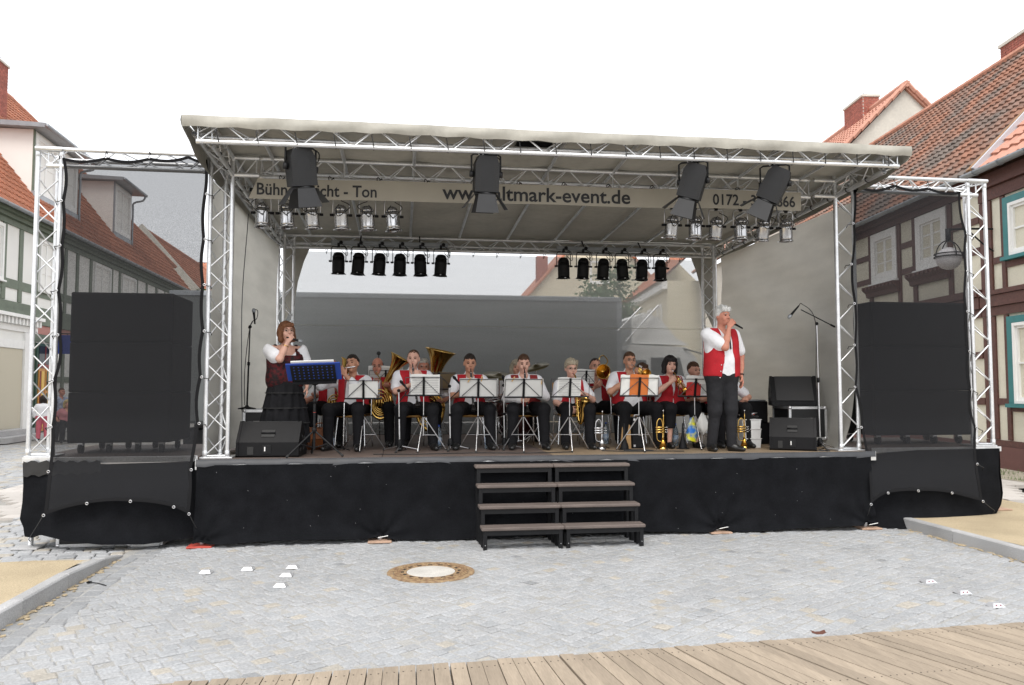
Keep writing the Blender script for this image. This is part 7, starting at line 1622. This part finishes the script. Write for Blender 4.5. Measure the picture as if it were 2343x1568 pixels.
# ---- second row
HR = .0105
pos, ht = at_head(763, 824, 2.0)
I = person('seated bald man half hidden behind the flautist, holding a horn', pos, R(-8), ht, skin=SK4, hair='fringe_bald', hm=H_GB, h=HR, wr_r=(-.16, -.26, ht - .50), wr_l=(.14, -.28, ht - .42), head=(0, 0, 0), knee=.18, build=1.05, vopen=((0, .05), (.3, .05), (.42, .08)))
def horn(label, I, name, bell_c, bell_d, br, L, coil, m=BRASS, mouth=None, grp='low brass'):
    """upright oval horn: bell, conical bow, coiled branches, valves"""
    t = inst(name, label, name, I, grp); bc = Vector(bell_c); bd = Vector(bell_d).normalized(); n = 14
    prof = [(lerp(.035, .06, k / n) * br / .15 + br * .62 * (k / n) ** 4, L * k / n) for k in range(n + 1)]; p0 = bc - bd * L
    lathe_at(prof + [(prof[-1][0] * 1.02, L + .006)] + [(r * .95, z) for r, z in prof[::-1][:8]], p0, bd, 28).obj('bell', m, t, True)
    lathe_at([(prof[9][0] * .93, L * 9 / n), (prof[4][0] * .5, L * .3), (0, L * .25)], p0, bd, 20).obj('bell_inside', BELLIN, t, True); MB().tube([bc + (bd.orthogonal().normalized() * math.cos(a) + bd.cross(bd.orthogonal().normalized()) * math.sin(a)) * prof[-1][0] for a in [2 * math.pi * k / 28 for k in range(28)]], .006, 6, closed=True).obj('bell_rim', m, t, True)
    c = Vector(coil[0]); rx, rz = coil[1], coil[2]; r0 = prof[0][0]
    pts = [p0 + bd * .02]; 
    for k in range(8): a = R(20 - 28 * k); pts.append(c + Vector((rx * math.cos(a), -.01 - .004 * k, rz * math.sin(a))))
    MB().tube(catmull(pts, 4), [lerp(r0, r0 * .45, k / (len(pts) * 4 - 4)) for k in range((len(pts) - 1) * 4 + 1)], 12).obj('large_bow', m, t, True)
    for q in range(4):
        s = .80 - q * .17; MB().tube([c + Vector((rx * s * math.cos(a) * (1 + .06 * q), -.05 - .012 * q, rz * s * math.sin(a) - .01 * q)) for a in [2 * math.pi * k / 22 for k in range(22)]], .0095, 7, closed=True).obj('branch', m, t, True)
    for k in range(3): v = c + Vector((-.045 + k * .035, -.10, rz * .05)); MB().cyl(v - Vector((0, 0, .07)), v + Vector((0, 0, .05)), .0155, n=10).obj('valve', m, t, True); MB().cyl(v + Vector((0, 0, .05)), v + Vector((0, 0, .075)), .005, n=6).obj('valve_button', CHROME, t, True)
    if mouth is not None:
        mp = Vector(mouth); MB().tube(catmull([mp + Vector((0, -.05, -.015)), mp + Vector((.02, -.10, -.05)), c + Vector((rx * .6, -.09, rz * .75)), c + Vector((rx * .2, -.09, rz * .5))], 5), .007, 7).obj('leadpipe', m, t, True); lathe_at([(.015, 0), (.016, .01), (.007, .03), (.006, .06)], mp, (0, -1, -.2), 10).obj('mouthpiece', CHROME, t, True)
    return t
horn('brass tenor horn with its bell beside the flautist\'s head', I, 'tenor_horn', (.26, -.15, ht - .02), (.42, .05, .9), .125, .42, ((.08, -.24, ht - .62), .11, .17), mouth=I['hp'](0, -.102, -.064)); seat('beech and chrome chair under the bald horn player', pos)
pos, ht = at_head(864, 819, 2.0)
I = person('seated balding man with glasses in the second row playing a baritone horn', pos, R(-4), ht, skin=SK4, hair='fringe_bald', hm=H_DK, glasses=True, h=HR, wr_r=(-.10, -.28, ht - .55), wr_l=(.16, -.28, ht - .40), head=(-4, 0, 0), knee=.2, build=1.08, vopen=((0, .05), (.3, .05), (.42, .08)))
horn('brass baritone horn of the balding man with glasses', I, 'baritone_horn', (.33, -.16, ht - .0), (.5, -.05, .88), .15, .46, ((.07, -.26, ht - .62), .14, .22), mouth=I['hp'](0, -.102, -.064)); seat('beech and chrome chair under the balding horn player with glasses', pos)
t = thing('clip_microphone', 'small black foam microphone on a gooseneck above the balding horn player', 'microphone', hy(866, 812, 2.15)); MB().sphere((0, 0, .02), (.03, .025, .028), 10, 7).obj('foam_head', RUBBER, t, True); zf = S - t.location.z; rod(t, 'gooseneck', BLACKM, (0, 0, .0), (.02, .35, zf + .01), .006); 
pos, ht = at_head(970, 821, 2.05)
I = person('seated man with glasses behind the first clarinettist, playing the tuba', pos, R(-6), ht, skin=SK4, hair='short', hm=H_GR, glasses=True, h=HR, wr_r=(-.02, -.30, ht - .75), wr_l=(.24, -.28, ht - .62), head=(-2, 0, 6), knee=.2, build=1.08, vopen=((0, .05), (.3, .05), (.42, .08)))
bc = hy(1008, 806, 1.85); loc = I['M'].inverted() @ bc
horn('big brass tuba with its bell raised behind the first clarinettist', I, 'tuba', (loc.x - .0, loc.y, loc.z + .02), (.22, -.08, .97), .215, .62, ((.10, -.26, ht - .72), .17, .27), mouth=I['hp'](0, -.102, -.064)); seat('beech and chrome chair under the tuba player', pos)
pos, ht = at_head(1181, 824, 2.75)
I = person('drummer in red vest mostly hidden behind the brown-haired clarinettist', pos, 0, ht, skin=SK1, hair='bob', hm=H_GB, h=HR, knee=.2, vopen=((0, .05), (.42, .05))); seat('beech and chrome chair under the drummer', pos)
pos, ht = at_head(1360, 820, 1.95)
I = person('seated balding man with glasses in red vest playing a trombone, bell towards us', pos, R(4), ht, skin=SK1, hair='receding', hm=H_DK, glasses=True, h=.0095, wr_r=(-.09, -.30, ht - .42), wr_l=(.13, -.24, ht - .30), fd_r=(.3, -.7, .3), fd_l=(-.5, -.6, .3), head=(0, 0, -4), knee=.2, build=1.05, vopen=((0, .05), (.25, .06), (.45, .12)))
m0 = Vector(I['hp'](0, -.102, -.064)); t = inst('trombone', 'golden trombone of the balding man, its round bell facing the audience', 'trombone', I, 'low brass'); bl = I['M'].inverted() @ hy(1378, 853, 1.55)
lathe_at([(.014, 0), (.015, .01), (.007, .03)], m0, (0, -1, 0), 10).obj('mouthpiece', CHROME, t, True)
d = Vector((0.05, -.86, -.30)).normalized(); e = m0 + d * .62
MB().tube(catmull([m0 + d * .02, m0 + d * .4, e, e + Vector((-.02, -.03, -.05)), e + Vector((-.04, .0, -.10)), m0 + d * .3 + Vector((-.04, 0, -.10)), m0 + d * .12 + Vector((-.03, 0, -.09))], 6), .007, 8).obj('slide', CHROME, t, True)
MB().tube(catmull([m0 + d * .12 + Vector((-.03, 0, -.09)), m0 + Vector((.03, .12, -.02)), m0 + Vector((.10, .2, .18)), m0 + Vector((.14, .12, .22)), m0 + Vector((.15, -.02, .12)), bl + Vector((0, .16, .04))], 6), .009, 8).obj('tuning_bow', BRASS, t, True)
lathe_at(bell_prof(.30, .012, .105, 14), bl + Vector((0, .26, .05)), (0.0, -1, -.12), 28).obj('bell', BRASS, t, True); lathe_at([(.09, .0), (.05, -.03), (.02, -.10), (.0, -.16)], bl + Vector((0, -.03, .012)), (0, -1, -.12), 20).obj('bell_inside', BELLIN, t, True); seat('beech and chrome chair under the trombonist', pos)
pos, ht = at_head(1467, 831, 1.95)
I = person('smiling woman with long brown hair half hidden behind the flugelhorn player', pos, R(2), ht, skin=SK1, hair='long', hm=H_BR, fem=True, h=HR, wr_l=(.12, -.30, ht - .58), head=(2, 0, 0), vopen=((0, .04), (.42, .05))); trumpet('brass trumpet resting in the lap of the long-haired woman', I['M'], (.02, -.24, ht - .55), (.12, -.75, -.65), BRASS, .40, .06); seat('beech and chrome chair under the long-haired woman', pos)
pos, ht = at_head(1584, 829, 1.85)
I = person('seated man with cropped dark hair holding a cornet behind the red folder', pos, R(6), ht, skin=SK1, hair='short', hm=H_BR, h=HR, wr_r=(-.06, -.27, ht - .55), wr_l=(.16, -.25, ht - .45), head=(-6, 0, 14), vopen=((0, .05), (.25, .06), (.45, .10))); trumpet('brass cornet held upright by the man with cropped hair', I['M'], (.12, -.22, ht - .22), (.02, -.25, -.96), BRASS, .40, .058, 'cornet'); seat('beech and chrome chair under the man with the cornet', pos)
pos = (6.28, 1.15, S); ht = 1.2
I = person('musician in red vest sitting mostly hidden behind the standing singer', pos, R(0), ht, skin=SK1, hair='short', hm=H_DK, h=HR, wr_l=(.20, -.24, .60), pole_l=(1, .3, -.3), vopen=((0, .05), (.42, .08))); seat('beech and chrome chair behind the standing singer', pos)
# ---- standing singer (man)
p = on(1662, 1034); ps = (p.x + .0, p.y + .12, S); ht = hy(1648, 702, p.y + .1).z - S; Y_ = R(14)
I = person('standing white-haired man in red vest and charcoal trousers singing into a microphone', ps, Y_, ht, True, skin=SK4, hair='wavy', hm=H_WH, trousers=TROUSG, wr_r=(-.015, -.185, ht - .275), wr_l=(.275, -.03, ht * .535 - .03), fd_r=(.30, -.15, .6), fd_l=(.05, -.15, -1), nr=(.7, .5, -.1), nl=(-.9, .3, 0), pole_r=(-.25, -.12, -1), pole_l=(1, .5, 0), curl_r=62, curl_l=22, build=1.14, belly=.028, head=(-2, 0, 10), foot_fwd=-.05, vopen=((0, .075), (.25, .065), (.5, .095), (.62, .10)), h=.0075, foot_turn=.35, group='singers at the front of the stage')
mth = Vector(I['hp'](0, -.10, -.066)); t = inst('microphone', 'grey-headed handheld microphone of the standing man', 'microphone', I, 'handheld microphones'); mic(t, mth + Vector((.135, -.105, -.10)), Vector((-.135, .08, .095)), .17, .026)
for k in range(5): z = I['ztop'] - .26 - k * .078; MB().sphere((-.112 - .004 * k, -.150 - .012 * math.sin(k), z), (.009, .006, .009), 8, 5).obj('button', SILVER, I['root'], True)
MB().tube([(-.19, -.120, I['hz'] + .12), (-.13, -.152, I['hz'] + .115)], .006, 6).obj('pocket_slit', INK, I['root'], True)
MB().tube(catmull([(.025, -.135, I['ztop'] - .03), (.025, -.150, I['ztop'] - .12), (.03, -.155, I['ztop'] - .22)], 4), .0085, 6).obj('cord_tie', RUBBER, I['root'], True)
el, wr = I['arms'][1][1], I['arms'][1][2]; MB().tube([Vector(wr * .93 + el * .07) + (Vector(wr - el).orthogonal().normalized() * math.cos(a) + Vector(wr - el).normalized().cross(Vector(wr - el).orthogonal().normalized()) * math.sin(a)) * .031 for a in [2 * math.pi * k / 12 for k in range(12)]], .008, 6, closed=True).obj('wrist_watch', BLACKP, I['root'], True)
# ---- standing singer (woman)
p = on(668, 1036); psw = (hy(652, 880, .62).x, .62, S); ht = hy(660, 737, .62).z - S; Y_ = R(20)
I = person('standing woman with auburn bob, puff-sleeved blouse, dark red bodice and long black skirt singing', psw, Y_, ht, True, skin=SK3, hair='bob', hm=H_AU, fem=True, glasses=True, sleeve='puff', vest=None, skirt=True, wr_r=(-.02, -.185, ht - .265), wr_l=(.255, -.02, ht * .50), fd_r=(.30, -.15, .6), fd_l=(.05, -.2, -1), nr=(.7, .5, 0), nl=(-.9, .3, 0), pole_r=(-.35, -.2, -1.0), pole_l=(1, .4, 0), curl_r=62, curl_l=25, build=1.05, belly=.02, head=(4, -4, 8), h=.0075, shoe=WHITEP, group='singers at the front of the stage')
mth = Vector(I['hp'](0, -.10, -.066)); t = inst('microphone', 'black handheld microphone of the singing woman', 'microphone', I, 'handheld microphones'); mic(t, mth + Vector((-.05, -.04, -.02)), Vector((.17, -.085, -.055)), .19, .024)
b = 1.05; hz_ = I['hz']; zs_ = I['zs']; G = Field((-.32, -.34, hz_ - .10), (.32, .28, zs_ + .06), .0095); X, Y, Z = G.full()
tor = [((-.085 * b, 0, hz_ + .02), (.085 * b, 0, hz_ + .02), .112 * b, .112 * b, .06), ((-.065 * b, -.01, lerp(hz_, zs_, .33)), (.065 * b, -.01, lerp(hz_, zs_, .33)), .116 * b, .116 * b, .09), ((-.085 * b, 0, lerp(hz_, zs_, .7)), (.085 * b, 0, lerp(hz_, zs_, .7)), .108 * b, .108 * b, .10)]
for q in tor: G.cap(*q, infl=.021)
for sx in (-1, 1): G.cap((sx * .075, -.085, lerp(hz_, zs_, .7) - .02), (sx * .07, -.09, lerp(hz_, zs_, .7) - .03), .07, .068, .05, .018); G.cap((sx * .105, -.10, lerp(hz_, zs_, .75)), (sx * .125, .0, zs_ + .02), .022, .02, .03); G.cap((sx * .125, .0, zs_ + .02), (sx * .10, .10, zs_ - .1), .02, .022, .03)
zn = lerp(hz_, zs_, .78); G.f = np.maximum(G.f, np.maximum(hz_ - .06 - Z + 0 * X, np.where(np.abs(X) < .095, Z - zn - .5 * np.maximum(0, Y), np.where(np.abs(X) > .15, Z - zn - .02, -1)))).astype('f')
G.mesh('bodice', mat('dark_red_bodice', (.085, .008, .010), .7, 0, col2=(.010, .008, .009), vscale=28, spec=.25), I['root'])
sk = MB(); P = []; nA = 72
for j in range(40):
    f = j / 39; z = lerp(hz_ + .055, .13, f); r = polylerp([(0, .155), (.12, .19), (.3, .215), (.6, .255), (1, .29)], f); row = []
    tier = (f * 4.2) % 1.0
    for k in range(nA + 1):
        a = 2 * math.pi * k / nA; rr_ = r + (.010 + .012 * f) * math.sin(a * 13 + math.floor(f * 4.2) * 2.1) * min(1, f * 4) + .008 * math.sin(a * 5 + f * 6) * f + .010 * tier
        row.append((rr_ * 1.02 * math.cos(a), rr_ * .80 * math.sin(a) - .005, z))
    P.append(row)
sk.grid(P); sk.obj('skirt', TROUS, I['root'], True)
for j in (9, 18, 27): MB().tube([(p_[0] * 1.012, p_[1] * 1.012, p_[2]) for p_ in P[j][:-1]], .006, 5, closed=True).obj('skirt_seam', RUBBER, I['root'], True)
el, wr = I['arms'][-1][1], I['arms'][-1][2]; q_ = Vector(wr - el); MB().tube([Vector(wr * .8 + el * .2) + (q_.orthogonal().normalized() * math.cos(a) + q_.normalized().cross(q_.orthogonal().normalized()) * math.sin(a)) * .034 for a in [2 * math.pi * k / 12 for k in range(12)]], .005, 6, closed=True).obj('bracelet', BRASS, I['root'], True)
# ---- instruments on stands
def horn_stand(label, u, v, m, hgt):
    p = on(u, v); zt = hgt; t = trumpet(label, Matrix.Translation(p), (0, 0, zt), (0, 0, -1), m, zt / 1.155, .062, 'trumpet', (1, 0, 0)); 
    for k in range(3): a = R(30 + 120 * k); rod(t, 'stand_leg', BLACKM, (0.008, 0, .05), (.008 + .11 * math.cos(a), .11 * math.sin(a), .006), .006)
    lathe_at([(.028, 0), (.012, .10), (.004, .2)], (-.008, 0, .02), (0, 0, 1), 10).obj('stand_cone', BLACKP, t, True)
horn_stand('silver trumpet standing bell down on the floor right of the saxophonist', 1378, 1028, SILVER, .49)
horn_stand('brass trumpet standing bell down at the feet of the woman trumpeter', 1518, 1028, BRASS, .50)
horn_stand('brass trumpet standing bell down behind the standing singer', 1704, 1026, BRASS, .50)
t = thing('instrument_stand', 'small peg stand holding a silver flute left of the flautist', 'instrument stand', on(785, 1031)); rod(t, 'peg', BLACKP, (0, 0, .02), (0, 0, .2), .008); rod(t, 'flute_tube', CHROME, (0, 0, .06), (.006, 0, .60), .010, 10)
for k in range(8): MB().sphere((.004, -.010, .18 + k * .04), (.008, .005, .009), 7, 5).obj('flute_key', CHROME, t, True)
for k in range(3): a = R(90 + 120 * k); rod(t, 'stand_leg', BLACKM, (0, 0, .03), (.10 * math.cos(a), .10 * math.sin(a), .006), .006)
for u, v, lb in ((1428, 1029, 'black conical peg stand left of the tan paper bag'), (1562, 1027, 'black conical peg stand right of the brass trumpet on the floor')):
    t = thing('instrument_stand', lb, 'instrument stand', on(u, v)); MB().lathe([(.06, 0), (.055, .02), (.02, .16), (.008, .33), (0, .335)], 14).obj('cone', BLACKP, t, True); MB().lathe([(.085, 0), (.085, .008), (.05, .01)], 14).obj('foot', BLACKP, t, True)
# ---- onlookers in the left street
p = hz(136, 1012, 0); ht = hy(136, 888, p.y).z
I = person('man in pale checked shirt standing in the left street, seen through the scrim edge', (p.x, p.y, 0), R(60), ht, True, skin=SK4, hair='short', hm=H_BR, vest=None, h=.012, trousers=TROUSG, shirt_m=mat('checked_shirt', (.45, .50, .60), .8, 0, col2=(.25, .30, .42), vscale=14), group='onlookers behind the stage')
p = hz(150, 1014, 0); ht = hy(150, 915, p.y).z
I = person('smaller blonde onlooker in pink beside the man in checked shirt', (p.x, p.y, 0), R(30), ht, True, skin=SK1, hair='bob', hm=hair_m('blond', (.45, .34, .16)), fem=True, vest=None, h=.012, trousers=TROUSG, shirt_m=mat('pink_top', (.5, .2, .22), .8), group='onlookers behind the stage')
p = hz(96, 1008, 0); ht = hy(98, 905, p.y).z
I = person('onlooker in a long white top behind the outer left tower', (p.x, p.y, 0), R(200), ht, True, skin=SK2, hair='bob', hm=H_DK, fem=True, vest=None, h=.012, sleeve='long', trousers=mat('pink_trousers', (.5, .12, .16), .8), group='onlookers behind the stage')
p = hz(454, 1003, 0); ht = hy(454, 868, p.y).z
I = person('onlooker in a blue plaid shirt between the left speaker stack and the tower', (p.x, p.y, 0), R(150), ht, True, skin=SK2, hair='short', hm=H_DK, vest=None, h=.012, trousers=TROUSG, shirt_m=mat('plaid_shirt', (.16, .24, .46), .8, 0, col2=(.55, .60, .68), vscale=20), group='onlookers behind the stage')
